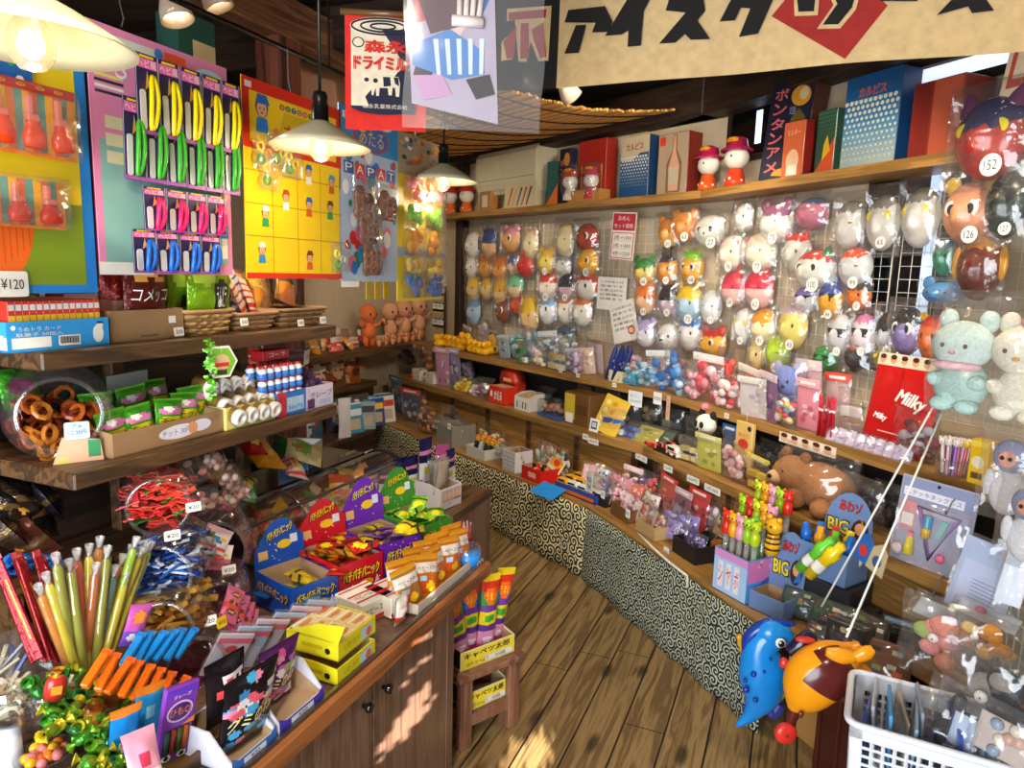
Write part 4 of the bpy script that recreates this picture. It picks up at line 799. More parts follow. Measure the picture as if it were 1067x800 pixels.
for i,(px,wd,s,yw,lab) in enumerate(((184,.10,.62,.3,'green pea snack bag half hidden beside the brown corn snack bag'),(217,.155,.56,0,'large green pea snack bag with black kanji panel in the wicker basket'))):
 t=thing('snack_bag',lab,'snack bag',fr(LU((lv(px,330,s)-O1).dot(U1),s,SA+.03),FL+yw,.05))
 bag_mb(wd,.175,.05,mt('7fae1c','foil'),[(.82,.93,mt('9cc43a','foil'))],[(.3,.72,.2,.14,mt('a8cc3c')),(.66,.4,.2,.3,mt('18200f'))] if i else [(.4,.7,.3,.15,mt('b4d848')),(.6,.35,.3,.12,mt('1c2812'))],[('えんどう',.66,.42,.22,.34,WHITE)] if i else [],seed=i).build('bag',t)
def basket(label,px0,px1,py,s,h,D,col1='b08a58',col2='8a6538',z=None):
 z=SA if z is None else z
 a=(lv(px0,py,s)-O1).dot(U1); c=(lv(px1,py,s)-O1).dot(U1); w=c-a; t=thing('wicker_basket',label,'basket',fr(LU((a+c)/2,s+D/2,z),FL)); b=MB(); m1,m2=mt(col1,'matte'),mt(col2,'matte'); n=7
 for r_ in range(n):
  g=.82+.18*r_/n; zz=h*(r_+.5)/n
  P=rrect(0,0,w*g,D*g,.02,3); pts=[]
  for k in range(len(P)):
   x0,y0=P[k]; x1,y1=P[(k+1)%len(P)]
   mseg=max(1,int(math.hypot(x1-x0,y1-y0)/.018))
   for j in range(mseg): f=j/mseg; o=.0028*(1 if (j+r_)%2 else -1); L=math.hypot(x1-x0,y1-y0)+1e-9; pts.append((x0+(x1-x0)*f+o*(y1-y0)/L,y0+(y1-y0)*f-o*(x1-x0)/L,zz))
  b.tube(pts,h/n*.52,m1 if r_%2 else m2,5,closed=True)
 P=rrect(0,0,w*1.02,D*1.02,.02,4); b.tube([(x,y,h) for x,y in P],.005,m1,6,closed=True); b.prism(rrect(0,0,w*.8,D*.8,.02,3),.003,m2,T(0,0,.004)); b.build('woven_body',t); return LU((a+c)/2,s+D/2,z)
basket('pale wicker basket with the large green pea snack bag',196,247,352,.53,.065,.19)
c=basket('brown woven basket of striped paper packets at the middle of the upper shelf',248,292,345,.54,.05,.2,'9a7650','6e4e30')
c2=basket('brown woven basket of orange toy bags at the far end of the upper shelf',294,342,340,.54,.055,.2,'8c6844','5e4228')
protos=[]
for cc in ('c83028','2c58a8','c84838'):
 m=mt('e4d8d0'); b=bag_mb(.09,.14,.02,m,[(k*.16,k*.16+.07,mt(cc)) for k in range(1,6)],seed=3,nx=8,ny=20); protos.append(tag(b.build('striped_packet'),'x','sweet packet'))
pile(protos,[fr(c+U1*(.035*(k%4)-.06)+V1*(.03*(k//4)-.05)+Vector((0,0,.02+.025*(k//4))),FL+.6+R.uniform(-.3,.3),-.35,R.uniform(-.5,.5)) for k in range(10)],'red, white and blue striped paper packet in the woven basket','striped packets in the woven basket')
for k,(dx,dy,cc) in enumerate(((-.09,.0,'e89a1c'),(-.03,.03,'f0b428'),(.03,.0,'e8881c'),(-.06,.07,'f0a820'),(.02,.08,'d87018'),(.07,.05,'f0b83a'))):
 t=thing('toy_bag',['yellow toy bag drooping at the entrance side of the far basket','golden toy bag in the middle of the far basket','orange toy bag leaning out at the front of the far basket','amber toy bag at the back of the far basket','dark orange toy bag behind the golden one in the far basket','light amber toy bag by the polka dot card in the far basket'][k],'toy bag',fr(c2+U1*dx+V1*dy+Vector((0,0,.03+.02*(k%3))),FL+R.uniform(-.4,.4),-.25,R.uniform(-.4,.4)))
 bag_mb(.08,.13,.03,mt(cc,'gloss'),[(.5,.62,mt('2a2a20'))] if k==2 else [(.7,.85,mt('f8d84a'))],seed=k).build('toys',t); film_mb(.09,.15,.05,seed=k+40).build('clear_bag',t,T(0,0,-.004))
b=bag_mb(.12,.13,.03,mt('d83a1c','foil'),[(.6,.8,mt('e8c8a0'))],seed=8); tag(b.build('red_packet',None,fr(LU((lv(262,305,.66)-O1).dot(U1),.68,SA+.09),FL,-.9)),'bright red packet lying flat above the striped paper packets','sweet packet')
for i,(px,py) in enumerate(((187,345),(255,335),(314,336),(337,333))):
 q=lv(px,py,.525); price_tag(q-Vector((0,0,.012)),FL,['20','50','90','30'][i],'white price sticker on the '+['kraft carton by the brown bag','woven basket of striped packets','entrance half of the far basket','far half of the far basket'][i],.03,.022)
def drum(name,label,cat,M,rad_,L,content,end_m,mat=CLEAR,lid=None,arch=False,ring=True):
 """clear drum along local y, mouth towards -Y, resting on z=0"""
 t=thing(name,label,cat,M); b=MB(); Mx=T(0,L,rad_)@RX(pi/2)
 b.lathe([(rad_*.72,L),(rad_*.80,L*.985),(rad_*.86,L*.94),(rad_,L*.86),(rad_,L*.5),(rad_,L*.1),(rad_*.9,.0),(.0,.0)],mat,22,Mx); b.build('clear_wall',t)
 b=MB(); b.tube([(rad_*.74*math.cos(a),-.002,rad_+rad_*.74*math.sin(a)) for a in [2*pi*k/24 for k in range(24)]],.006,end_m or mat,6,closed=True); b.build('rim',t)
 return t
p=LU((lv(70,470,.62)-O1).dot(U1),.62,SB); rr=random.Random(5)
t=drum('sweet_drum','big round clear drum of amber rings at the entrance end of the lower shelf','sweet drum',fr(LU((lv(64,455,.60)-O1).dot(U1),.60,SB),FL-.55),.112,.24,None,None)
b=MB()
for k in range(90):
 x,y,z=rr.uniform(-.085,.085),rr.uniform(.02,.2),rr.uniform(.012,.10+.05*rr.random());
 if x*x+(z-.112)**2>.0098: continue
 Mr=T(x,y,z)@rndrot(rr); b.tube([(.019*math.cos(a),.019*math.sin(a),0) for a in [2*pi*j/9 for j in range(9)]],.006,jelly(['c8682a','a8482a','d89038','8a3c20'][k%4]),5,M=Mr,closed=True)
b.build('ring_sweets',t)
b=MB(); b.prism(rrect(0,.03,.05,.04,.004,2),.001,mt('bcd4e8'),UP); b.text('アメ',0,.04,.02,.01,BLACK,UP); b.text('1こ20円',0,.026,.036,.01,BLACK,UP); b.build('price_card',t,T(.03,-.012,.045))
b=MB(); b.prism([(-.05,0),(.0,-.012),(.05,.0),(.045,.05),(-.03,.06)],.001,mt('d8a888'),UP); b.poly([(.02,.01),(.045,.01),(.045,.05),(.02,.05)],mt('3a8a5a'),UP,.001); b.poly(circ(-.03,.0,.014,.016),mt('c8b868'),UP,.001); b.build('paper_cutout',t,T(.03,-.008,.0))
a=(lv(121,470,.52)-O1).dot(U1); c_=(lv(237,450,.52)-O1).dot(U1); w=c_-a; D=.26
t=thing('kraft_carton','kraft carton of small green snack bags on the lower shelf','carton',fr(LU((a+c_)/2,.53+D/2,SB),FL)); b=carton(w,D,.07,KRAFT,front=.06); b.poly(circ(w*.05,.03,w*.18,.018),mt('e8e4f0'),FRONT(D)); b.poly(circ(w*.26,.034,w*.1,.016),mt('e0dcf0'),FRONT(D),.0008); b.text('チット 30円',w*.03,.03,w*.26,.016,mt('3a58a8'),FRONT(D)); b.disc(w*.18,.032,.016,.016,mt('e09a6a'),FRONT(D),.0012); b.build('carton',t)
GR=mt('4aa828','foil'); lab2=['at the entrance corner','second from the entrance corner','middle','far corner, facing the aisle','far corner, turned aside','behind, entrance side','behind, in the middle','behind, far side']
for k,(f,dy,z) in enumerate(((.14,.04,.02),(.34,.03,.022),(.58,.03,.024),(.78,.04,.03),(.92,.06,.04),(.2,.12,.05),(.5,.12,.055),(.75,.13,.06))):
 t=thing('snack_bag','small green snack bag in the kraft carton, '+lab2[k],'snack bag',fr(LU(a+w*f,.545+dy,SB+z),FL+R.uniform(-.2,.2),R.uniform(-.25,.05),R.uniform(-.12,.12)),'green bags in the kraft carton')
 bag_mb(.085,.085,.03,GR,[],[(.5,.3,.46,.16,mt('d8d018')),(.5,.62,.4,.14,mt('d87ab8')),(.4,.66,.18,.08,WHITE)],[('チっと',.5,.3,.8,.22,BLACK,.15)],seed=k,crimp=mt('6cc038','foil')).build('bag',t)
b=MB(); W_=.30; b.prism([(-W_/2,0),(W_/2,0),(W_/2,.16),(-W_/2,.13)],.01,mt('1d4a3a'),UP); b.poly([(.02,.1),(.15,.11),(.15,.155),(.02,.15)],mt('b8c0c0'),UP,.001); b.poly([(.03,.05),(.12,.055),(.12,.1),(.03,.095)],mt('3a8a4a'),UP,.001)
b.text('サラダ',.075,.075,.07,.02,mt('c8d8a0'),UP,.002); tag(b.build('green_display_card',None,fr(LU(a+w*.5,.79,SB+.0),FL)),'dark green display card standing behind the green snack bags','display card')
b=bag_mb(.1,.1,.04,GR,[],[(.5,.5,.35,.2,mt('8a2a5a'))],seed=77); tag(b.build('snack_bag',None,fr(LU(a-.02,.80,SB+.1),FL,-.4)),'lone green snack bag lying up by the dark green display card','snack bag')
q=lv(231,377,.47); hx=thing('hexagon_sign','green hexagon sign with white border hanging at the edge of the upper shelf','sign',fr(q,FL-.2)); r=19*ppm(q)
H6=[(r*math.cos(rad(60*k)),r*math.sin(rad(60*k))) for k in range(6)]; b=MB(); b.prism(H6,.003,WHITE,UP); b.poly([(x*.86,y*.86) for x,y in H6],mt('7ac030'),UP); b.poly(circ(0,-r*.02,r*.5,r*.45),mt('e0b890'),UP,.0012); b.rect(0,-r*.15,r*.85,r*.22,mt('c83a2a'),UP,.0018); b.rect(0,-r*.55,r*.6,r*.3,mt('40302a'),UP,.0012); b.build('board',hx)
b=MB(); b.tube([(0,0,r*.85),(0,0,SA-.04-q.z)],.001,WHITE,4); b.build('string',hx)
b=MB(); rr=random.Random(3); gm=mt('66c02c','foil')
for k in range(60):
 z=-.5*r+3.4*r*(k/60-.35); a_=rr.uniform(0,6.28); d=Vector((math.cos(a_),math.sin(a_),rr.uniform(-.4,.4)))*.013; cpt=Vector((.006*math.sin(k*.5),0,z)); n=Vector((0,0,.004)); b.add([cpt-n,cpt+n,cpt+d+n*.6,cpt+d-n*.6],[(0,1,2,3)],gm)
b.tube([(.006*math.sin(k*.5),0,-.5*r+3.4*r*(k/60-.35)) for k in range(60)],.0012,gm,4)
tag(b.build('tinsel_garland',None,fr(lv(219,385,.465),FL)),'lime green tinsel garland dangling beside the hexagon sign','garland')
def lcarton(label,px0,px1,py,s,D,h,m,front=None,z=SB,texts=(),rects=()):
 a=(lv(px0,py,s)-O1).dot(U1); c=(lv(px1,py,s)-O1).dot(U1); w=c-a; t=thing('carton',label,'carton',fr(LU((a+c)/2,s+D/2,z),FL)); b=carton(w,D,h,m,front=front)
 for x,y,rw,rh,mm in rects: b.rect(w*x,h*y,w*rw,h*rh,mm,FRONT(D),.0008)
 for s_,x,y,tw,th,mm in texts: b.text(s_,w*x,h*y,w*tw,h*th,mm,FRONT(D),.0016)
 b.build('carton',t); return a,c
a,c_=lcarton('pale yellow carton of white capped rolls on the lower shelf',236,287,440,.52,.16,.065,mt('e4dc7a'),texts=(('ヨーグル',.0,.62,.5,.3,mt('2a58a0')),('20円',.1,.22,.4,.25,mt('3a7a3a'))),rects=((-.2,.6,.34,.5,mt('b8d0e8')),(.2,.6,.35,.4,WHITE)))
pr=None; w=c_-a
for r_ in range(3):
 for i in range(4):
  for j in range(2):
   M=fr(LU(a+w*(.14+.24*i),.55+.05*r_+.0,SB+.05+.028*r_+.018*j),FL,.25); lab='white capped roll of sweets standing in the yellow carton'
   if j==1 and r_<2: continue
   if pr is None:
    pr=thing('sweet_roll',lab,'sweet roll',M,'white capped rolls in the yellow carton'); b=MB(); rr_=w*.115; b.lathe([(0,0),(rr_,0),(rr_,.05)],mt('8a6a30'),14,RX(pi/2)); b.build('tube',pr); b=MB(); b.lathe([(rr_*1.05,.045),(rr_*1.05,.06),(rr_*.9,.064),(rr_*.45,.062),(rr_*.4,.055),(0,.055)],mt('e6e0d8'),14,RX(pi/2)); b.build('cap',pr)
   else: dup(pr,M,lab)
a,c_=lcarton('red and blue carton of small bottle candies on the lower shelf',289,319,428,.52,.26,.075,mt('2a72c8'),texts=(('コーラ',.1,.6,.5,.2,WHITE),('30円',.1,.3,.5,.2,mt('2a58a0'))),rects=((-.35,.5,.3,1.,mt('d83048')),(.12,.45,.6,.6,mt('a8d0f0'))))
pr=None; w=c_-a
for lay in range(3):
 for i in range(6):
  for j in range(2 if lay==2 else 1):
   M=fr(LU(a-.05+(w+.06)*(i+.5)/6,.545+.045*j,SB+.045+.038*lay),FL); lab='tiny white bottle candy with red cap stacked above the blue carton, '+['bottom','middle','top'][lay]+' layer'
   if pr is None:
    pr=thing('bottle_candy',lab,'bottle candy',M,'bottle candies above the blue carton'); b=MB(); rb=(w+.06)/13
    b.lathe([(0,0),(rb,0),(rb*1.0,.012),(rb*.8,.018),(rb*1.0,.024),(rb*.55,.033)],mt('dfe6f2','gloss'),12,mats=[mt('dfe6f2','gloss'),mt('3a7ad0','gloss'),mt('3a7ad0','gloss'),mt('dfe6f2','gloss'),mt('dfe6f2','gloss')]); b.build('bottle',pr); b=MB(); b.lathe([(rb*.62,.031),(rb*.62,.039),(0,.04)],mt('c8202c'),10); b.build('cap',pr)
   else: dup(pr,M,lab)
b=MB()
for i in range(9): b.box(.012,.05,.03,mt(['b01c24','c8242a'][i%2]),T(-.055+.0135*i,0,0),.002)
b.text('コーラ',0,.016,.07,.014,WHITE,FRONT(.05)); tag(b.build('red_roll_pack',None,fr(LU((a+c_)/2+.0,.6,SB+.17),FL)),'red pack of rolls laid over the top of the bottle candies','sweet packet')
a,c_=lcarton('lilac carton of purple ball sweets at the far end of the lower shelf',318,347,418,.52,.2,.075,mt('d8cce0'),texts=(('グレープ',.05,.6,.8,.3,mt('5a2a7a')),),rects=((-.3,.25,.25,.4,mt('5a2a6a')),(.2,.25,.4,.2,mt('a8b8e0'))))
pr=None
for k in range(20):
 M=fr(LU(a+(c_-a)*(.12+.19*(k%5)),.545+.03*(k//5),SB+.06+.016*(k//5)),R.random()*6,R.random(),0); lab='purple wrapped ball sweet in the lilac carton'
 if pr is None: b=candy_mb(.045,.013,mt('5a3a6a','foil'),mt('8a6a9a','foil')); pr=tag(b.build('ball_sweet'),lab,'sweet','ball sweets in the lilac carton'); pr.matrix_world=M
 else: dup(pr,M,lab)
for i,(px,py,cw,h,col,lab) in enumerate(((262,392,.10,.05,'7a1620','dark crimson box standing behind the rolls on the lower shelf'),(245,385,.06,.06,'2c1a1c','near-black box behind the white capped rolls'),(300,372,.12,.03,'3a1c38','flat plum coloured packet pile over the bottle candies'))):
 b=MB(); b.box(cw,.08,h,mt(col),None,.003); b.rect(0,h*.5,cw*.7,h*.4,mt('a8404a' if i<2 else '5a3050'),FRONT(.08)); tag(b.build('sweet_box',None,fr(LU((lv(px,py,.75)-O1).dot(U1),.75+.04*(i==1),SB+(.13 if i==2 else .0)+.0),FL)),lab,'sweet box')
b=MB(); b.box(.03,.1,.07,mt('a82838'),None,.003); tag(b.build('red_box',None,fr(LU(-1.12,.86,SB),FL)),'narrow red box at the very entrance end of the lower shelf','sweet box')
q=lv(320,372,.6); b=MB(); b.prism(rrect(0,0,.06,.05,.004,2),.002,WHITE,UP); b.text('50円',0,0,.045,.018,RED,UP); tag(b.build('price_card',None,fr(q,FL+.4,.1)),'white price card with red figures over the lilac carton','price tag')
CZ=CT
RIS=.86
b=MB(); b.box(1.15,.17,.02,M_SHELFDK,T(0,0,RIS-CT-.02));
for x in(-.55,0,.55): b.box(.02,.15,RIS-CT-.02,M_SHELFDK,T(x,0,0))
tag(b.build('counter_riser',None,fr(LU(-.45,.86,CT),A1)),'narrow dark riser at the back of the counter under the lower shelf','riser')
t=thing('blue_carton','white and blue carton in the gap under the lower shelf','carton',fr(LU((lv(330,455,.82)-O1).dot(U1)-.05,.86,RIS),FL+.3)); b=MB(); b.box(.16,.12,.1,mt('c8dcf0'),None,.002); b.rect(0,.03,.155,.055,mt('2a80c8'),FRONT(.12)); b.rect(0,.03,.115,.055,mt('3a88d0'),SIDE(.16,-1)); b.text('サイダー',0,.06,.08,.03,mt('2a58a0'),FRONT(.12)); b.build('carton',t)
bl=[('golden corn snack bag with red end lying behind the clear drums','f0a81c','d8301c',285,480,.11),('cream snack bag with green print at the far end behind the drums','e8d89a','3a7a3a',335,468,.10),('yellow and green snack bag lying over the entrance end of the drums','f0b41c','2a8a2a',235,498,.10),('green and yellow snack bag tucked below the other on the drums','3a9a2a','f0c82a',252,512,.08),('white snack bag with red stripes on the drums','ece0d8','d83a2a',312,490,.07),('red snack bag under the blue and white carton','b82418','801810',268,466,.07)]
for i,(lab,c1,c2,px,py,wd) in enumerate(bl):
 sD=.64+.03*(i%2)
 q=lv(px,py+8,sD); t=thing('snack_bag',lab,'snack bag',fr(q,FL+[.3,-.2,.5,.2,.4,0][i],-1.0,[.5,-.9,.9,1.0,.8,.3][i])); bag_mb(wd*1.2,wd*1.8,.05,mt(c1,'foil'),[(.78,1,mt(c2,'foil'))]+([(k*.12,k*.12+.05,mt(c2)) for k in range(1,6)] if i==4 else []),[(.5,.45,.3,.2,mt('f8dc6a' if i!=1 else '7aa84a')),(.4,.5,.14,.1,mt('d86a1c'))],seed=i,nx=10,ny=12).build('bag',t)
def longdrum(label,uA,uB,s,rr_,z0,n1,plate=True,seed=0):
 t=thing('sweet_drum',label,'sweet drum',fr(LU(uA,s,z0),A1-pi/2)); L=uB-uA; b=MB(); N=14
 arch=[(-rr_,0)]+[(rr_*math.cos(pi-pi*k/N),rr_+rr_*math.sin(pi-pi*k/N)) for k in range(N+1)]+[(rr_,0)]
 vs=[(x,y,z) for y in(0,L) for x,z in arch]; m=len(arch); b.add(vs,[(k,k+1,m+k+1,m+k) for k in range(m-1)],CLEAR,None,True)
 for y in (L*.32,L*.66): b.tube([(x*1.01,y,z*1.01) for x,z in arch],.003,mt('4a4640','gloss'),4)
 for x in(-1,1): b.tube([(x*rr_*.72,y,rr_*1.72) for y in (0,L)],.006,mt('4a4640','gloss'),5)
 b.build('clear_wall',t); b=MB(); b.box(.20,L,.012,mt('2a2622','gloss'),T(-rr_*.72-.10,L/2,rr_*1.74)); b.build('back_cover',t)
 for y,nm in ((-.012,'end_plate'),(L,'end_plate')):
  b=MB(); hole=[(rr_*.66*math.cos(2*pi*k/24),rr_*.95+rr_*.66*math.sin(2*pi*k/24)) for k in range(24)]; P=[(x*1.06,z*1.03) for x,z in arch]
  if y<0 and plate:
   out=[]
   for k in range(24):
    a_=2*pi*k/24; dx,dz=math.cos(a_),math.sin(a_); cz=rr_*.95; best=9
    for i in range(len(P)):
     x1,z1=P[i];x2,z2=P[(i+1)%len(P)]; den=dx*(z2-z1)-dz*(x2-x1)
     if abs(den)<1e-9: continue
     tt=((x1)*(z2-z1)-(z1-cz)*(x2-x1))/den; uu=(x1*dz-(z1-cz)*dx)/den
     if tt>0 and -1e-6<=uu<=1+1e-6: best=min(best,tt)
    out.append((dx*best,cz+dz*best))
   for yy,fl_ in ((y,0),(y+.012,1)): b.add([(x,yy,z) for x,z in hole]+[(x,yy,z) for x,z in out],[((k,(k+1)%24,24+(k+1)%24,24+k) if fl_ else (k,24+k,24+(k+1)%24,(k+1)%24)) for k in range(24)],mt('1c1a1c','gloss'))
   b.add([(x,y,z) for x,z in out]+[(x,y+.012,z) for x,z in out],[(k,24+k,24+(k+1)%24,(k+1)%24) for k in range(24)],mt('1c1a1c','gloss'))
   b.add([(x,y,z) for x,z in hole]+[(x,y+.012,z) for x,z in hole],[(k,(k+1)%24,24+(k+1)%24,24+k) for k in range(24)],mt('1c1a1c','gloss'))
   b.tube([(x*1.0,y-.004,z) for x,z in hole],.006,CLEAR,6,closed=True)
  else: b.prism([(x,z) for x,z in P],.012,mt('1c1a1c','gloss'),T(0,y,0)@UP)
  b.build(nm,t)
 return t
longdrum('long clear arched drum with black end plates, behind the popping candy boxes',-.50,.42,.66,.115,CT,1)
rr=random.Random(12)
cols=['e8b020','d84a28','c8541c','2a8a3a','f0c840','b8402a','e8dcc0','d8904a']
for k in range(24):
 lab=f'{["yellow","red","rust","green","pale yellow","brick","cream","tan"][k%8]} sweet bag inside the long drum, '+['towards the entrance','in its middle','at its far end'][k//8]
 t=thing('sweet_bag',lab,'sweet bag',fr(LU(-.43+.033*k+.01*rr.random(),.66+rr.uniform(-.045,.045),CT+.01+.045*(k%3)),A1+rr.uniform(-.8,.8),-.5,rr.uniform(-.5,.5)),'bags inside the long drum')
 bag_mb(.085,.1,.04,mt(cols[k%8],'foil'),[(.4,.6,mt(cols[(k+3)%8]))],[(.5,.5,.3,.15,mt(cols[(k+5)%8]))],seed=k,nx=7,ny=8).build('bag',t)
def tub(label,px,py,s,rpx,L,yaw,tint,content):
 q=lv(px,py,s); r=rpx*ppm(q); t=thing('sweet_tub',label,'sweet tub',fr(q-Vector((0,0,r)),yaw)); b=MB(); Mx=T(0,L,r)@RX(pi/2)
 b.lathe([(r*.82,L),(r*.9,L*.98),(r*.92,L*.92),(r*1.08,L*.84),(r*1.08,L*.1),(r*.98,.0),(0,0)],tint,24,Mx); b.build('clear_wall',t); b=MB(); b.tube([(r*.86*math.cos(a),-.003,r+r*.86*math.sin(a)) for a in [2*pi*k/26 for k in range(26)]],.005,CLEAR,6,closed=True); b.build('rim',t); return t,r,L
def fill(t,r,L,n,fn,nm,seed=1,name='sweets'):
 rr=random.Random(seed); b=MB()
 for k in range(n):
  for _ in range(20):
   x,z=rr.uniform(-r,r),rr.uniform(-r,r*.75)
   if x*x+z*z<(r*.82)**2: break
  fn(b,T(x,rr.uniform(.015,L*.8),r+z),rr,k)
 o=b.build(name,t); return o
def sticks(cols,l=.05,w=.006):
 def f(b,M,rr,k): b.box(l,w,w*.8,cols[k%len(cols)],M@RY(rr.uniform(-.7,.3))@RZ(rr.uniform(-.8,.8)))
 return f
t,r,L=tub('clear tub of blue striped sticks lying beside the fan of jelly sticks',165,600,.42,37,.2,FL-1.0,CLEAR,None)
fill(t,r,L,320,sticks([mt('1c3a8a','foil'),mt('2a6ac8','foil'),mt('c8d4e8'),mt('16224a','foil')],.06,.007),'x',3)
t,r,L=tub('clear tub of brown caramel bars below the blue striped sticks',170,655,.36,33,.18,FL-1.0,CLEAR,None)
fill(t,r,L,110,sticks([mt('a8702c','foil'),mt('7a4a1c','foil'),mt('c89a3c','foil'),mt('3a2414')],.07,.014),'x',4)
t,r,L=tub('pink tinted tub of pink biscuit packets in the middle of the counter',228,632,.42,30,.18,FL-.8,PINKCLEAR,None)
t2,r2,L2=tub('pink tinted tub whose mouth shows white and blue packets',222,575,.5,37,.2,FL-.8,PINKCLEAR,None)
t3,r3,L3=tub('pink tinted tub lying lowest beside the purple gummy pack',205,690,.30,32,.16,FL-.8,PINKCLEAR,None)
t4,r4,L4=tub('clear tub of coral red strap sweets stacked above the others',165,528,.50,34,.22,FL-.75,CLEAR,None)
cor=[mt('e8483a','gloss'),mt('f05a4a','gloss'),mt('e03a4a','gloss'),mt('c8c03a','gloss'),mt('f07058','gloss'),mt('3a8a3a','gloss')]
def ribs(b,M,rr,k): b.box(.06,.013,.003,cor[(k*7)%6] if k%3 else cor[0],M@rndrot(rr,True));
fill(t4,r4,L4,300,ribs,'x',6)
for i,(dx,dz,c1,c2,tt,rr_,yy) in enumerate(((-.01,.25,'e8e8ee','2a80d0',t2,r2,.02),(.005,-.3,'f0eae4','e85a5a',t2,r2,.015),(.0,.0,'c8d8f0','3aa0c8',t2,r2,.05))):
 M=tt.matrix_basis@T(rr_*dx*8,yy,rr_*(1+dz)-.03)@RY(.5-.3*i)@RX(-.5)
 q=thing('sweet_packet',['white and blue packet uppermost in the pink tub mouth','white and red packet lowest in the pink tub mouth','pale blue packet deeper in the pink tub'][i],'sweet packet',M); bag_mb(.075,.07,.015,mt(c1),[(.1,.2,mt('e85a5a'))],[(.55,.5,.2,.18,mt(c2)),(.3,.6,.12,.12,mt('3aa040')),(.75,.6,.1,.1,YEL)],seed=i,nx=8,ny=8).build('bag',q)
for i in range(4):
 q=thing('biscuit_packet',['pink biscuit packet printed with brown rings, uppermost in the middle tub','pink biscuit packet with brown rings below the uppermost in the middle tub','pink biscuit packet turned aside in the middle tub','pink biscuit packet under the yellow tag'][i],'sweet packet',fr(lv(236+6*i,640+9*i,.33)-Vector((0,0,.02)),FL-.2*i,-.7,.9-.2*i),'pink biscuit packets'); bag_mb(.05,.1,.02,mt('e87aa8','foil'),[(.35,.5,mt('d84a4a'))],[(.5,.25+.25*j,.28,.08,mt('6a3a20')) for j in range(3)]+[(.5,.25+.25*j,.12,.04,mt('e8a878')) for j in range(3)],seed=i,nx=9,ny=18).build('packet',q)
rr=random.Random(31)
for k,(px,py) in enumerate(((205,490),(228,480),(245,495),(215,520),(238,522),(200,545),(255,512))):
 q=lv(px,py+14,.56); t=thing('sweet_bag','clear bag of pink and white wrapped sweets heaped beside the coral red strap sweets','sweet bag',fr(q,FL+rr.uniform(-.5,.5),-.2,rr.uniform(-.5,.5)),'heap of clear sweet bags by the coral tub'); b=MB()
 for j in range(9): b.ell((rr.uniform(-.03,.03),rr.uniform(-.012,.012),.012+.05*rr.random()),(.014,.009,.010),mt(['d8a89a','e8d8d0','b89088','c87a7a'][j%4],'gloss'),nu=7,nv=5)
 b.build('sweets',t); film_mb(.085,.085,.05,seed=k).build('clear_bag',t,T(0,0,-.006))
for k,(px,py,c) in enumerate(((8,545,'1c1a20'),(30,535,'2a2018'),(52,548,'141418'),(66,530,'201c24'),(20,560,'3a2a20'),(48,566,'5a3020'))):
 q=lv(px,py+10,.72); t=thing('sweet_bag',['black glossy sweet bag at the dark entrance corner under the lower shelf','brown-black sweet bag beside the corner one under the lower shelf','jet black sweet bag in the middle of the dark row under the lower shelf','charcoal sweet bag nearest the coral tub under the lower shelf','dark brown sweet bag in front of the dark row','russet sweet bag in front of the dark row near the jelly sticks'][k],'sweet bag',fr(q,FL+.4*k,-.5,.4)); bag_mb(.11,.12,.05,mt(c,'foil'),[(.4,.5,mt('6a5030','foil'))],[(.7,.4,.1,.08,mt('c89020'))],seed=k).build('bag',t)
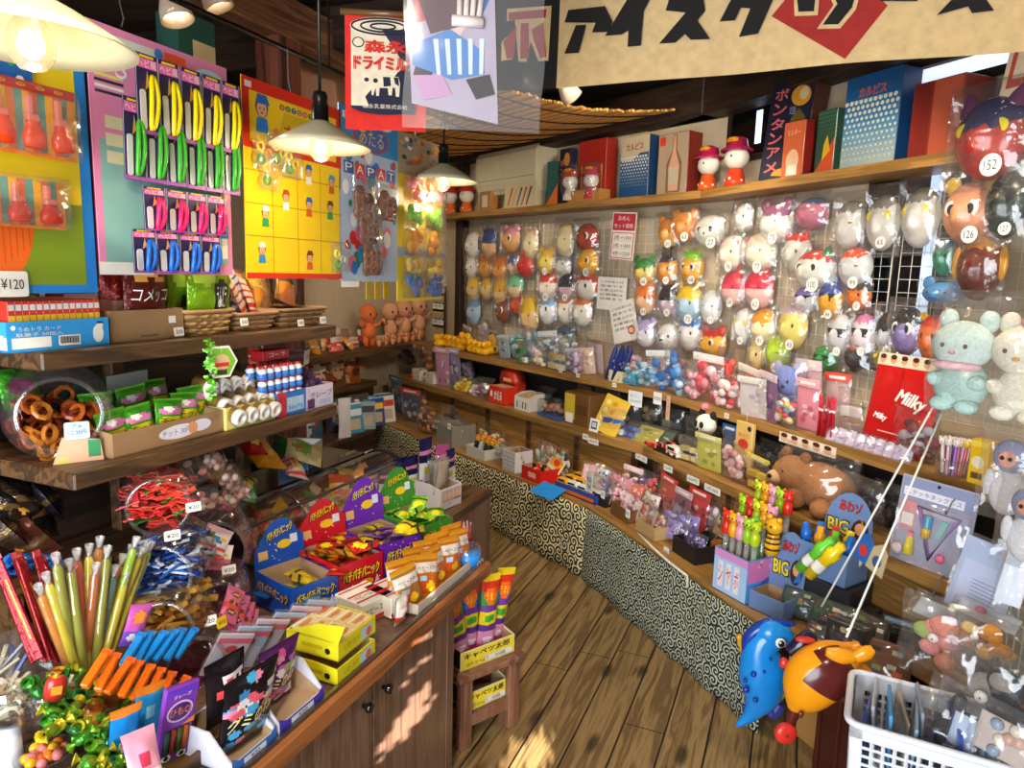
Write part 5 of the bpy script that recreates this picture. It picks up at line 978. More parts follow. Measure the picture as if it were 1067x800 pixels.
def popbox(label,u0,u1,s0,s1,col,h,inner_cols,sn,full=0,htop=.12):
 w=u1-u0-.004; D=s1-s0; yb_=FL-.30; Mc=fr(LU(u0,s0,CT+.002),yb_)@T(w/2,D/2,0); t=thing('candy_carton',label,'candy carton',Mc); m=mt(col,'gloss'); Y_=mt('f6dc1e','gloss')
 b=carton(w,D,h,m,front=h); b.bold('パチパチパニック',0,h*.62,w*.86,h*.34,BLACK,FRONT(D),.0012,.0,.04); b.bold('パチパチパニック',-.001,h*.64,w*.82,h*.3,Y_,FRONT(D),.0022,0,.02); b.poly(circ(w*.1,h*.3,w*.17,h*.11),YEL,FRONT(D),.001); b.text(sn,w*.1,h*.3,w*.24,h*.12,RED,FRONT(D),.0018)
 b.poly([(-w*.3,h*.1),(-w*.1,h*.15),(-w*.2,h*.38)],mt('e8e0f0'),FRONT(D),.0009); b.poly([(w*.3,h*.2),(w*.42,h*.24),(w*.36,h*.44)],mt('d0d8f0'),FRONT(D),.0009)
 rr=random.Random(int(u0*100))
 for k in range(16): b.disc(rr.uniform(-.46,.46)*w,rr.uniform(.04,.96)*h,.002,.002,WHITE,FRONT(D),.0007,6)
 b.bold('パチパチパニック',0,h*.62,D*.86,h*.34,BLACK,SIDE(w,-1),.0012,0,.03); b.bold('パチパチパニック',0,h*.64,D*.82,h*.3,mt('e8a81c'),SIDE(w,-1),.0022,0,.02); b.build('carton',t)
 b=MB(); H=[(-w/2,0),(w*.58,0),(w*.58,htop*.55)]+[(w*.10+w*.34*math.cos(a),htop*.62+htop*.42*math.sin(a)) for a in [pi*k/12*.9+.1 for k in range(11)]]+[(-w/2,htop*.4)]
 Mh=T(0,D/2-.004,h)@RX(-.12)@UP; b.prism(H,.003,m,Mh); b.bold('パチパチパニック',w*.06,htop*.72,w*.62,htop*.22,BLACK,Mh,.0012,.3,.04,rot=.25); b.bold('パチパチパニック',w*.06,htop*.74,w*.58,htop*.19,Y_,Mh,.0022,.3,.02,rot=.25); b.poly(circ(w*.15,htop*.42,w*.16,htop*.1),YEL,Mh,.001); b.rect(w*.36,htop*.5,w*.16,htop*.2,mt('dcdff0'),Mh,.0014); b.rect(-w*.32,htop*.28,w*.2,htop*.2,mt('e0b070'),Mh,.0014)
 for k in range(9): b.disc(rr.uniform(-.4,.4)*w,rr.uniform(.05,.5)*htop,.002,.002,WHITE,Mh,.0008,6)
 b.build('header_flap',t)
 if full:
  for k in range(full):
   q=thing('popping_candy','small '+sn_lab[sn]+' popping candy sachet lying in its open carton','candy sachet',Mc@T(-w/2+.03+(w-.06)*((k*37)%100)/100,-D/2+.035+(D-.08)*((k*61)%100)/100,h*.62+.012*(k%3)+(.02 if full>9 else -.015))@RZ(rr.uniform(0,6.28))@RX(rr.uniform(-1.5,-1.1)),sn_lab[sn]+' popping candy sachets'); bag_mb(.06,.075,.014,mt(inner_cols[k%len(inner_cols)],'foil'),[(.62,.8,mt('1a1a1a'))],[(.5,.4,.36,.16,Y_)],seed=k,nx=7,ny=9).build('sachet',q)
sn_lab={'コーラ':'blue','コーラ2':'red','ぶどう':'purple','メロン':'green'}
popbox('royal blue popping candy carton with yellow lettering, nearly empty','' or -.575,-.415,.31,.5,'1450b8',.10,['1c70c0','2a8ad0','e8d020'],'コーラ',6,.13)
popbox('red popping candy carton with yellow lettering, full',-.42,-.25,.265,.47,'c8182c',.115,['d83a1c','f0b020','c82018'],'コーラ2',14,.13)
popbox('violet popping candy carton with yellow lettering',-.245,-.08,.225,.43,'6a2ab0',.125,['8a4ac8','a86ad8','e8d020'],'ぶどう',14,.15)
popbox('green popping candy carton with yellow lettering, at the far end',-.075,.085,.19,.40,'3a8a2a',.135,['4aa82a','2a8a2a','8ac83a'],'メロン',16,.14)
def ybox(label,u0,u1,s0,s1,z,h,full):
 w=u1-u0; D=s1-s0; t=thing('yellow_carton',label,'carton',fr(LU((u0+u1)/2,(s0+s1)/2,z),FL)); m=mt('d8cc1e'); b=carton(w,D,h,m,front=h*.9); b.rect(.25*w,h*.45,w*.3,h*.6,mt('a8c8e8'),FRONT(D)); b.disc(w*.3,h*.4,.012,.012,mt('d86a3a'),FRONT(D),.001); b.text('いか カツ',-.15*w,h*.5,w*.4,h*.3,mt('8a7a10'),FRONT(D)); b.rect(0,h*.5,D*.4,h*.2,mt('b8a818'),SIDE(w,-1)); b.disc(D*.3,h*.4,.008,.008,BLACK,SIDE(w,-1),.001)
 b.prism([(-D/2,h*.9),(D/2,h*.9),(D/2+.02,h*1.9),(D*.1,h*1.7)],.003,m,T(-w/2,0,0)@RZ(-pi/2)@UP) if full else None
 b.build('carton',t)
 if full:
  pr=None
  for i in range(4):
   for j in range(2):
    M=fr(LU(u0+.01+(w-.02)*(j+.5)/2,s0+D*(.14+.24*i),z+h*.5),FL,.06); lab='flat cream box with brown band in the upper yellow carton'
    if pr is None: q=MB(); q.box((w-.02)/2-.003,D*.22,.026,mt('e0c894'),None,.001); q.rect(0,0,(w-.02)/3,D*.08,mt('b89058'),T(0,0,.026)); q.disc(0,-.002,.014,.008,mt('c87a4a'),T(0,0,.026),.001); q.rect(0,D*.09,(w-.02)/2-.006,.004,WHITE,T(0,0,.026)); pr=tag(q.build('flat_box'),lab,'sweet box','flat cream boxes in the yellow carton'); pr.matrix_world=M
    else: dup(pr,M,lab)
ybox('lower of two stacked yellow cartons by the counter edge',-.765,-.605,.018,.165,CT+.002,.045,False)
ybox('upper of two stacked yellow cartons, open with flat cream boxes inside',-.745,-.585,.03,.185,CT+.05,.05,True)
for i in range(2):
 t=thing('noodle_box',['white noodle snack carton with red stripes behind the yellow cartons','second white noodle snack carton with red stripes nearer the orange bags'][i],'sweet box',fr(LU(-.43+.07*i,.17-.05*i,CT+.002),FL-.25)); w,D,h=.12,.12,.06; b=MB(); b.box(w,D,h,WHITE,None,.002)
 for k in range(3): b.rect(0,-.035+.04*k,w*.96,.008,RED,T(0,0,h));
 b.text('ベビースター',0,-.013,w*.8,.022,BLACK,T(0,0,h)); b.text('ベビースター',0,.035,w*.85,.022,BLACK,FRONT(D)); b.rect(0,.01,w,.012,RED,FRONT(D)); b.build('carton',t)
t=thing('noodle_bag','small white snack bag with red print standing in front of the noodle cartons','snack bag',fr(LU(-.44,.045,CT+.004),FL,.08)); bag_mb(.06,.085,.03,mt('ece4da'),[(.1,.3,mt('d83a20'))],[(.5,.2,.2,.1,YEL),(.5,.65,.35,.12,mt('e8d0c0'))],[('ラーメン',.5,.66,.6,.12,RED)],seed=5).build('bag',t)
t=thing('paper_tray','long low white paper tray of orange noodle bags along the counter edge','tray',fr(LU(-.19,.075,CT+.002),FL)); carton(.38,.11,.032,mt('cbbcae','paper'),th=.004).build('tray',t)
OR=mt('e8791c','foil')
for k in range(10):
 i=k%5; row=k//5
 t=thing('noodle_bag',f'{["white-topped orange","orange"][k>0]} noodle bag, {ordn[i]} from the entrance in the '+['front','back'][row]+' row of the paper tray','snack bag',fr(LU(-.36+.082*i+.03*row,.05+.05*row,CT+.010),FL+R.uniform(-.6,-.15),R.uniform(-.35,-.1),R.uniform(-.22,.22)),'orange noodle bags in the paper tray')
 bag_mb(.095,.125,.035,OR if k else mt('b8854a','foil'),[(.55,.8,mt('e8dcd0')),(.86,.93,mt('f0b428','foil'))],[(.45,.3,.3,.12,mt('d8501c')),(.6,.25,.18,.1,YEL),(.3,.45,.16,.08,mt('a8d0f0'))],[('ベビースター',.5,.68,.8,.1,BLACK,.2),('ラーメン',.5,.58,.5,.06,BLACK)],seed=k,crimp=mt('f0a028','foil')).build('bag',t)
t=thing('stick_carton','dark red carton of pink and white stick sweets at the far counter corner','carton',fr(LU(.07,.13,CT+.002),FL)); b=carton(.11,.09,.055,mt('8a1626'),front=.055); b.rect(-.01,.03,.04,.03,mt('c8d8f0'),FRONT(.09)); b.text('20円',-.01,.03,.03,.013,BLACK,FRONT(.09),.001); b.text('2',.042,.03,.01,.02,WHITE,FRONT(.09),.001); b.build('carton',t)
pr={}
for k in range(34):
 c='pink' if k%7>4 else 'white'; M=fr(LU(.025+.0115*(k%9),.10+.018*(k//9),CT+.012),FL+R.uniform(-.1,.1),R.uniform(-.12,.12),R.uniform(-.2,.1)); lab=f'thin {c} stick sweet standing in the dark red carton'
 if c not in pr: b=MB(); b.lathe([(0,0),(.0035,0),(.0035,.095),(.002,.1),(0,.1)],mt('e83a6a' if c=='pink' else 'd8ccc0','gloss'),7); pr[c]=tag(b.build('stick_sweet'),lab,'stick sweet',f'{c} stick sweets in the dark red carton'); pr[c].matrix_world=M
 else: dup(pr[c],M,lab)
t=thing('cup_tub','bright blue printed tub with clear lid at the very corner of the counter','tub',fr(LU(.0,.045,CT+.002),FL)); b=MB(); b.lathe([(0,0),(.038,0),(.045,.05),(0,.05)],mt('2a8ae0','gloss'),20);
for k in range(5): b.disc(-.02+.01*k,.02+.006*(k%2),.004,.005,WHITE,T(0,-.0445,0)@UP,.001,8)
b.build('tub',t); b=MB(); b.lathe([(.047,.048),(.047,.056),(.04,.07),(.036,.073),(0,.073)],CLEAR,20); b.build('lid',t)
t=thing('rear_stand','dark stand beyond the counter end carrying navy snack packs and a white carton','stand',fr(LU(.44,.62,0),A1)); b=MB(); b.box(.74,.6,CT-.03,M_CAB); b.build('body',t); b=MB(); b.box(.75,.61,.03,M_SHELFDK,T(0,0,CT-.03)); b.build('top',t)
w0=luv(462,524,CT); t=thing('white_carton','white carton printed with pale biscuits on the rear stand, clear bags inside','carton',fr(LU(.52,.44,CT+.001),FL-.2)); b=carton(.14,.14,.105,mt('d8d8e4'),front=.09); b.rect(.0,.055,.115,.05,mt('c8a898'),FRONT(.14));
for k in range(4): b.disc(-.04+.027*k,.058,.011,.018,mt('dcc0ae'),FRONT(.14),.001)
b.text('クッキー',-.02,.02,.07,.014,mt('4a58b0'),FRONT(.14)); b.rect(.04,.035,.05,.006,mt('a82a48'),FRONT(.14),.001); b.build('carton',t)
for k in range(3):
 t=thing('biscuit_bag',['clear bag of beige biscuits leaning at the front of the white carton','clear bag of beige biscuits upright in the middle of the white carton','clear bag of grey biscuits at the far side of the white carton'][k],'snack bag',fr(LU(.48+.045*k,.42+.02*k,CT+.06),FL-.3*k,.1,.15-.15*k)); bag_mb(.085,.13,.03,mt(['b8a898','c0b0a0','8a8a90'][k]),[(.0,.15,mt('c8d0e8'))],seed=k).build('biscuits',t); film_mb(.095,.145,.045,seed=k).build('clear_bag',t)
nv=mt('1c1c5a','foil')
for k,(px,py,h,pk) in enumerate(((372,455,.14,0),(388,455,.13,0),(402,468,.15,0),(413,486,.15,0),(426,478,.2,0),(432,500,.17,1),(437,447,.15,0))):
 s=.62-.02*k; q=luv(px,py+h*120,CT); lab=['navy snack pack at the back of the rear stand nearest the shelves','navy snack pack standing in front of the clear bags on the rear stand','navy snack pack with white label, middle of the rear stand','navy snack pack with white label, low in front on the rear stand','tall navy snack pack with white label beside the white carton','pink and navy slim pack in front of the tall navy one','navy snack pack alone behind the white carton'][k]
 t=thing('snack_pack',lab,'snack pack',fr(LU(.30+.06*k,.64-.03*k,CT+.002),FL+R.uniform(-.5,0),.06,R.uniform(-.12,.12))); h*=1.4; bag_mb(.08,h,.03,mt('c05a98','foil') if pk else nv,[(.15,.65,mt('d8dcec') if not pk else mt('e890b8')),(.75,.8,mt('c87aa8'))],[(.5,.25,.3,.06,mt('3a50a8')),(.5,.5,.28,.05,mt('c8c040') if not pk else mt('301838'))],seed=k).build('pack',t)
for k in range(2):
 t=thing('snack_bag',['clear bag of golden snacks with white end behind the navy packs','white paper pack standing between golden snacks and navy packs'][k],'snack bag',fr(LU(.36+.1*k,.8-.02*k,CT+.002),FL,.05)); (bag_mb(.12,.2,.05,mt(['c89a4a','d8d4d8'][k]),[(.7,1,mt('e0dcd8'))],[(.4,.3,.2,.12,mt('e8b83a' if k==0 else 'e8e8f0'))],seed=k)).build('bag',t)
 if k==0: film_mb(.13,.22,.06,seed=60).build('clear_bag',t)
def lipbox(label,u0,u1,h,lipc):
 w=u1-u0; D=.13; t=thing('white_carton',label,'carton',fr(LU((u0+u1)/2,.02+D/2,CT+.002),FL)); b=carton(w,D,h,mt('d4d4e6'),front=.02); b.poly([(-w/2,.0),(w/2,.0),(w/2,.035),(w*.36,.022),(-w*.36,.022),(-w/2,.035)],mt(lipc),FRONT(D)); b.rect(0,.011,w*.5,.012,mt('e8ecf8'),FRONT(D),.001); b.text('¥30',0,.011,w*.2,.008,BLACK,FRONT(D),.0016); b.build('carton',t)
lipbox('white display carton with violet lip, half empty with a purple gummy bag',-.965,-.815,.085,'4a3ab8')
lipbox('white display carton with blue lip filled by the black gummy bag',-1.10,-.975,.075,'3a70c0')
def gum(label,u,s,z,w,h,base,cols,yaw):
 t=thing('gummy_bag',label,'sweet bag',fr(LU(u,s,z),FL+yaw,.2)); rr=random.Random(int(w*1e4)); bl=[]
 for k in range(26):
  cx,cy=rr.uniform(.1,.9),rr.choice([rr.uniform(.08,.34),rr.uniform(.64,.93),rr.uniform(.5,.64)]); c=cols[k%len(cols)]; bl+= [(cx,cy,.11,.055,mt(c)),(cx,cy,.055,.026,mt(base) if k%2 else WHITE)]
 b=bag_mb(w,h,.03,mt(base,'gloss'),[],bl[::-1],[('グミのわ',.5,.44,.86,.19,WHITE,.15),('グミのわ',.5,.44,.80,.15,mt('f4e83a'),.15)],seed=3,nx=26,ny=34); b.build('bag',t)
gum('black gummy ring bag with yellow lettering and coloured rings at the counter edge',-1.03,.06,CT+.012,.135,.185,'16121a',['4ab0e0','e85a6a','f0f0f0','3a90d0','f08aa0'],-.1)
gum('purple gummy ring bag with yellow lettering behind the black one',-.90,.10,CT+.01,.115,.165,'5a1f6a',['e85a9a','8ad04a','f0f0f0','b86ad0','f0a0c0'],-.1)
b=bag_mb(.1,.14,.03,mt('1a1418','gloss'),[],[(.3+.2*j,.5+.15*(j%2),.16,.06,mt('d84a4a')) for j in range(3)]+[(.4+.2*j,.7,.1,.05,mt('e8e0e0')) for j in range(3)],seed=9); tag(b.build('gummy_bag',None,fr(LU(-1.02,.11,CT+.05),FL-.1,.0)),'second black gummy ring bag peeking out behind the front one','sweet bag')
for k in range(6):
 q=luv(268+5*k,690-12*k,CT); t=thing('flat_packet',f'flat {["pink edged","pale blue"][k%2]} clear packet, {ordn[k]} in the fanned row before the blue popping candy carton','sweet packet',fr(LU(-.86+.045*k,.30-.015*k,CT+.01),FL-.6,.35,.35),'fanned flat clear packets'); b=MB(); b.box(.085,.006,.13,mt(['d8c8d4','a8c0e0'][k%2]),None,.002); b.rect(0,.11,.08,.016,mt('e05a7a'),FRONT(.006)); b.disc(0,.085,.014,.012,mt('d83a3a'),FRONT(.006),.001); b.rect(0,.04,.075,.06,mt('c8d0e4'),FRONT(.006),.0008); b.build('sheets',t); film_mb(.095,.14,.016,seed=k).build('clear_bag',t)
b=MB(); b.prism(rrect(0,0,.03,.026,.002,2),.001,mt('f0c818'),UP); b.text('¥10',0,0,.02,.01,BLACK,UP); tag(b.build('price_tag',None,fr(lv(231,648,.29),FL,-.2)),'small bright yellow price tag among the pink biscuit packets','price tag')
for i,(px,py,s) in enumerate(((180,563,.40),(185,628,.38),(202,533,.44),(239,598,.42),(218,652,.3))): price_tag(lv(px,py,s),FL-.5,'¥20','white price tag '+['between coral tub and blue stick tub','under the mouth of the blue stick tub','on top of the black drum end plate','at the foot of the black drum end plate','beside the yellow price tag'][i],.036,.024)
t=thing('gummy_pack','tall violet gummy stick pack with a clear window standing by the green wrapped sweets','sweet pack',fr(LU(-1.13,.15,CT+.02),FL-.25,.15,.12)); w,h=.07,.165; b=MB(); b.box(w,.012,h,mt('7a3aa8','gloss'),None,.003); b.rect(0,h*.27,w*.72,h*.34,mt('40304a'),FRONT(.012));
for k,c in enumerate(('3a5a5a','a8483a','5a6a3a','c86a2a')): b.tube([(-w*.27+w*.18*k,-.008,h*.12),(-w*.27+w*.18*k,-.008,h*.43)],w*.075,jelly(c),8)
b.poly(circ(0,h*.66,w*.38,h*.14),mt('d8b8e0'),FRONT(.012),.001); b.poly(circ(0,h*.66,w*.33,h*.115),mt('4a1c6a'),FRONT(.012),.0014); b.text('ひもQ',0,h*.66,w*.6,h*.12,mt('f08a2a'),FRONT(.012),.002); b.text('グレープ',0,h*.87,w*.5,h*.05,WHITE,FRONT(.012),.002); b.rect(0,h*.93,w*.9,h*.05,mt('5a3ac8'),FRONT(.012),.001)
b.poly([(w*.1,h*.46),(w*.48,h*.46),(w*.48,h*.54)],mt('f08a2a'),FRONT(.012),.0016)
for x in(-.2,.25): b.disc(x*w,h*.06,w*.14,h*.045,WHITE,FRONT(.012),.0012); b.disc(x*w,h*.06,w*.07,h*.03,BLACK,FRONT(.012),.0018)
b.build('pack',t)
for k,(u,s,lab,c) in enumerate(((-1.13,.22,'sky blue gummy pack behind the violet one','2a9ae0'),(-1.2,.2,'sky blue gummy pack with round eye print beside the violet one','1a8ae0'),(-1.24,.07,'pink, white and yellow packet lying at the counter edge below the violet pack','e8a0b8'))):
 b=bag_mb(.06,.13,.02,mt(c,'gloss'),[(.3,.45,mt('f0e0e8'))] if k==2 else [(.86,1,mt('f08a2a'))],[(.45,.45,.2,.12,WHITE),(.45,.45,.09,.06,mt('2a2a7a'))] if k==1 else [(.5,.6,.2,.1,mt('d83a5a' if k==2 else '8ad0f0'))],seed=k); tag(b.build('gummy_pack',None,fr(LU(u,s,CT+.03),FL-.2,.1 if k<2 else -.5,.1)),lab,'sweet pack')
base=lv(90,712,.42); JC=[('yellow','e8d824'),('amber','e89a24'),('lime','b4dc28'),('brown orange','d87a24'),('olive','b4b42c'),('teal grey','5a8a80'),('yellow','ecdc28'),('red orange','d85a24')]
t=thing('stick_holder','clear plastic holder from which the jelly sticks fan out','holder',fr(base+Vector((0,0,-.03)),FL-.6)); b=MB(); b.lathe([(0,0),(.045,0),(.055,.07),(.052,.07),(.043,.004)],CLEAR,20); b.build('cup',t)
tips=[(48,600,0),(40,612,1),(58,580,4),(72,586,4),(93,570,6),(104,562,1),(112,572,4),(120,592,5),(128,580,3),(137,570,7),(142,562,2),(148,572,6),(153,568,0),(158,566,2),(100,590,3),(132,598,6),(80,575,7),(88,600,1)]
for k,(px,py,ci) in enumerate(tips):
 s=.40-.012*(k%4)+.02*(k%2); e=lv(px,py,s); st_=base+U1*(.02*((px-95)/60))+V1*(.012*(k%3-1))+Vector((0,0,-.012)); d=e-st_; L=d.length; M=Matrix.Translation(st_)@d.to_track_quat('Z','Y').to_matrix().to_4x4()
 t=thing('jelly_stick',f'{JC[ci][0]} jelly stick in a tube, '+(['spreading towards the entrance','upright in the middle','leaning to the blue tub'][0 if px<85 else 1 if px<118 else 2])+' of the fan','jelly stick',M,f'{JC[ci][0]} jelly sticks in the fan, '+('entrance side' if px<85 else 'middle' if px<118 else 'tub side'))
 b=MB(); b.lathe([(0,.01),(.0082,.012),(.0092,.03),(.0092,L-.03),(.006,L-.022),(0,L-.02)],jelly(JC[ci][1]),8); b.build('jelly',t); b=MB(); b.lathe([(.0102,.0),(.0102,L-.02),(.006,L-.014),(.010,L)],FILM,8); b.lathe([(.004,L-.018),(.009,L+.006)],film_mat('sleeve_tip',base=.15,edge=.5,milk=.35),8); b.build('sleeve',t)
for k in range(16):
 e=lv(-4+4.2*k,585+7*(k%5),.55-.01*(k%3)); st_=lv(36+3.0*k,690-2*(k%4),.46-.008*(k%3)); d=e-st_; M=Matrix.Translation(st_)@d.to_track_quat('Z','Y').to_matrix().to_4x4(); lab='crimson foil stick leaning in the bundle beside the jelly stick fan'
 if k==0: b=MB(); b.box(.015,.007,d.length,mt('9a1c24','foil'),None,.002); b.box(.017,.003,.014,mt('c84a50','foil'),T(0,0,d.length)); b.rect(0,d.length*.5,.004,d.length*.6,mt('c8782a','foil'),FRONT(.007)); rs=tag(b.build('foil_stick',None,M),lab,'foil stick','crimson foil sticks')
 else: dup(rs,M@RZ(R.uniform(0,6)),lab)
for k in range(7):
 M=fr(lv(12+7*k,588-3*(k%3),.6),R.uniform(0,6),R.uniform(-.6,.2),R.uniform(-.5,.5)); lab='bright blue twist-wrapped sweet behind the crimson foil sticks'
 if k==0: b=candy_mb(.06,.011,mt('2a7ad8','foil')); bs=tag(b.build('wrapped_sweet',None,M),lab,'sweet','blue twist sweets behind the foil sticks')
 else: dup(bs,M,lab)
for k in range(14):
 oc=k<8; kk=k if oc else k-8
 q=lv((100+12*kk) if oc else (138+11*kk),(700+3.5*kk) if oc else (680-1.5*kk),.27+(.0 if oc else .03)); M=fr(q,FL+.25,0,0)@RY(-.5)@RX(.2); lab=('orange' if oc else 'blue')+' paper wrapped bar in the '+('front' if oc else 'rear')+' bundle beside the violet gummy pack'
 if k in(0,8): b=MB(); b.box(.07,.016,.014,mt('f06a14' if oc else '1a8ae0','gloss'),T(.0,0,0),.002); b.box(.012,.02,.004,mt('e05a10' if oc else '1478c8'),T(.038,0,.005)); ob=tag(b.build('wrapped_bar',None,M),lab,'wrapped bar',('orange' if oc else 'blue')+' wrapped bars')
 else: dup(ob,M@RZ(R.uniform(-.12,.12)),lab)
t=thing('bar_box','small purple edged carton under the orange and blue bars','carton',fr(LU(-1.06,.32,CT+.002),FL+.2)); carton(.17,.12,.045,mt('5a3a78')).build('carton',t)
t=thing('rainbow_pack','pink and violet sweet pack with eye print standing behind the blue bars','sweet pack',fr(lv(135,672,.33),FL-.2,.1,.3)); bag_mb(.05,.09,.015,mt('c85ab0','gloss'),[(.0,.35,mt('7a4ac0'))],[(.5,.7,.3,.15,mt('e88a3a')),(.4,.2,.2,.1,WHITE)],seed=3).build('pack',t)
for k,(px,py,rp,lab,cs) in enumerate(((55,735,26,'clear jar of chalky white and pink stick sweets beside the jelly stick holder',['d8ccc8','c8a8a8','e8e0d8','a89088']),(12,735,22,'clear jar of pale rods close to the entrance, behind the white paper roll',['c8c0a8','b8b098','d8d0c0','a08a70']))):
 q=lv(px,py,.40); r=rp*ppm(q); t=thing('sweet_jar',lab,'sweet jar',fr(q-Vector((0,0,r*.6)),FL-.7)); b=MB(); b.lathe([(0,0),(r,.0),(r,r*1.7),(r*.95,r*1.75),(r*.95,r*1.6)],CLEAR,20); b.build('jar',t); b=MB(); rr=random.Random(k)
 for j in range(60): a_=rr.uniform(0,6.28); d_=r*.8*math.sqrt(rr.random()); b.box(.035,.007,.007,mt(cs[j%4]),T(d_*math.cos(a_)*.8,d_*math.sin(a_)*.8,.008+rr.random()*r*1.5)@rndrot(rr,True))
 b.build('sweets',t)
q=lv(10,690,.52); t=thing('clear_bag','clear bag of blue and pale lollies behind the jars by the entrance','sweet bag',fr(q-Vector((0,0,.05)),FL-.4)); b=MB()
for j in range(10): b.tube([(R.uniform(-.05,.05),R.uniform(-.02,.02),R.uniform(.0,.03)),(R.uniform(-.05,.05),R.uniform(-.02,.02),R.uniform(.05,.1))],.004,mt(['3a58a8','b8b090','8a8a90'][j%3]),5)
b.build('lollies',t); film_mb(.15,.12,.08,seed=8).build('bag',t)
q=onz(12,800,CT); b=MB(); b.lathe([(.0,0),(.021,0),(.021,.165),(.016,.167),(.016,.15),(0,.15)],mt('d4d6e0','paper'),24,mats=[mt('d4d6e0','paper')]*3+[mt('b89878')]*2); tag(b.build('paper_roll',None,fr(lv(12,800,.40)-Vector((0,0,.07)),0)),'upright white paper roll at the entrance end of the counter','paper roll')
q=lv(46,783,.33); t=thing('ball_tub','round clear pot of amber and pink ball sweets','sweet jar',fr(q-Vector((0,0,.05)),0)); b=MB(); b.lathe([(0,0),(.045,0),(.05,.05),(.052,.05)],CLEAR,20); b.build('pot',t)
rr=random.Random(2); pr={}
for k in range(17):
 a_=k*2.4; d_=.034*math.sqrt((k+.5)/17); c=['amber','pink','orange'][k%3]; M=fr(q+Vector((d_*math.cos(a_),d_*math.sin(a_),-.006+.006*(k%2)))); lab=f'{c} ball sweet in the round clear pot'
 if c not in pr: b=MB(); b.ell((0,0,0),.0105,mt({'amber':'e8a81c','pink':'e07a7a','orange':'e8701c'}[c],'gloss'),nu=10,nv=7); pr[c]=tag(b.build('ball_sweet',None,M),lab,'ball sweet',f'{c} ball sweets in the pot')
 else: dup(pr[c],M,lab)
t=thing('sweet_tray','shallow wooden tray heaped with green wrapped sweets','tray',fr(LU(-1.22,.27,CT+.002),FL)); carton(.36,.34,.03,M_SHELFDK,M_SHELFDK,.008).build('tray',t)
rr=random.Random(21); sp=[]
for k in range(130):
 px=rr.uniform(22,205); py=rr.uniform(700,815)
 if px<52 and py>735 or px<75 and py>765 and px<75 or (px>190 and py<740) or (px>85 and px<190 and py<712): continue
 f_=(py-700)/110; q=lv(px,py,.40-.26*f_+.0*rr.random()); sp.append(fr(q+Vector((0,0,rr.uniform(-.004,.006))),rr.uniform(0,6.28),rr.uniform(-.7,.7),rr.uniform(-.7,.7)))
protos=[]
for c1,c2 in (('3a7a1e','7ab82a'),('5a9a22','c8c82a'),('2c6a2a','4aa838'),('8aa82a','e0d030'),('4a8a2a','2a9a6a')):
 b=candy_mb(.052,.0105,mt(c1,'foil'),mt(c2,'foil'),9); protos.append(tag(b.build('green_wrapped_sweet'),'x','sweet'))
pile(protos,sp,'green and yellow foil twist-wrapped sweet in the heap on the tray','green foil sweets on the tray')
for k,(px,py,c,cl,lab) in enumerate(((132,748,'c8bccb','8aa82a','fat white wrapped sweet standing on top of the green heap'),(55,716,'b83028','d8902a','amber wrapped sweet with red label on the green heap'),(112,778,'dca8a8','c8b8c0','pale pink wrapped sweet low on the green heap'),(118,722,'b8641c','8a4a1c','brown wrapped sweet near the orange bars'),(95,742,'a85a1c','c8902a','caramel wrapped sweet in the middle of the green heap'))):
 b=MB(); b.lathe([(.004,0),(.017,.006),(.019,.025),(.018,.045),(.011,.055),(.004,.058),(.012,.07)],mt(c,'gloss'),12,S(1,.75,.95),mats=[mt(c,'gloss')]*4+[mt(cl,'foil')]*2); b.rect(0,.03,.018,.018,mt(cl),T(0,-.0145,0)@UP); tag(b.build('wrapped_sweet',None,fr(lv(px,py+8,.33-.05*(py-700)/100)-Vector((0,0,.012)),FL-.5,.1,R.uniform(-.4,.4))),lab,'sweet')
def onstool(dx,dy,z): return p0+Vector((math.cos(ya)*dx-math.sin(ya)*dy,math.sin(ya)*dx+math.cos(ya)*dy,z))
def snackcarton(label,z,w_,open_):
 t=thing('yellow_carton',label,'carton',fr(onstool(w/2-.005,.085,z),ya)); W_,D,h=w_,.15,.075; b=carton(W_,D,h,mt('e8e0b0'),front=h*.9); b.rect(0,h*.45,W_*.98,h*.82,mt('e8d23a'),FRONT(D),.0004); b.rect(W_*.2,h*.22,W_*.5,h*.24,mt('d8dce0'),FRONT(D)); b.bold('キャベツ太郎',-.02*W_,h*.64,W_*.84,h*.3,BLACK,FRONT(D),.001); b.text('20円 たべよう',-.2*W_,h*.22,W_*.4,h*.2,BLACK,FRONT(D),.0012); b.text('30袋',W_*.22,h*.22,W_*.2,h*.16,BLACK,FRONT(D),.0016); b.rect(0,h*.5,D*.95,h*.9,mt('241c1a'),SIDE(W_,-1)); b.build('carton',t)
w=(onz(539,752,0)-p0).length
snackcarton('yellow and white printed carton of long rainbow packs on the wooden stool',hz+.002,.235,1)
snackcarton('yellow printed carton inside the wooden stool, on its lower board',.122,.18,1)
for k in range(4):
 dx=.045+.05*k; t=thing('rainbow_pack',f'long rainbow coloured snack pack, {ordn[k]} from the cabinet side in the stool carton','snack pack',fr(onstool(dx,.06+.02*(k%2),hz+.012),ya+R.uniform(-.15,.1),.05,[-.2,-.05,.05,.16][k]),'rainbow packs in the stool carton')
 bag_mb(.075,.30,.035,mt('e8c81e','gloss'),[(.0,.12,mt('c83a7a')),(.12,.3,mt('d88ab0')),(.3,.36,mt('58308a')),(.55,.62,mt('6a3a9a')),(.62,.8,mt('2a6ad0') if k%2 else mt('2a9a3a')),(.8,.93,mt('d8301c'))],[(.5,.74,.38,.1,mt('f06a1c')),(.5,.46,.25,.05,mt('3aa83a')),(.5,.18,.25,.04,mt('f0e0f0'))],[('うまい!',.5,.74,.6,.1,mt('fae03a'),0)],seed=k,nx=9,ny=24,cr=.05).build('pack',t)
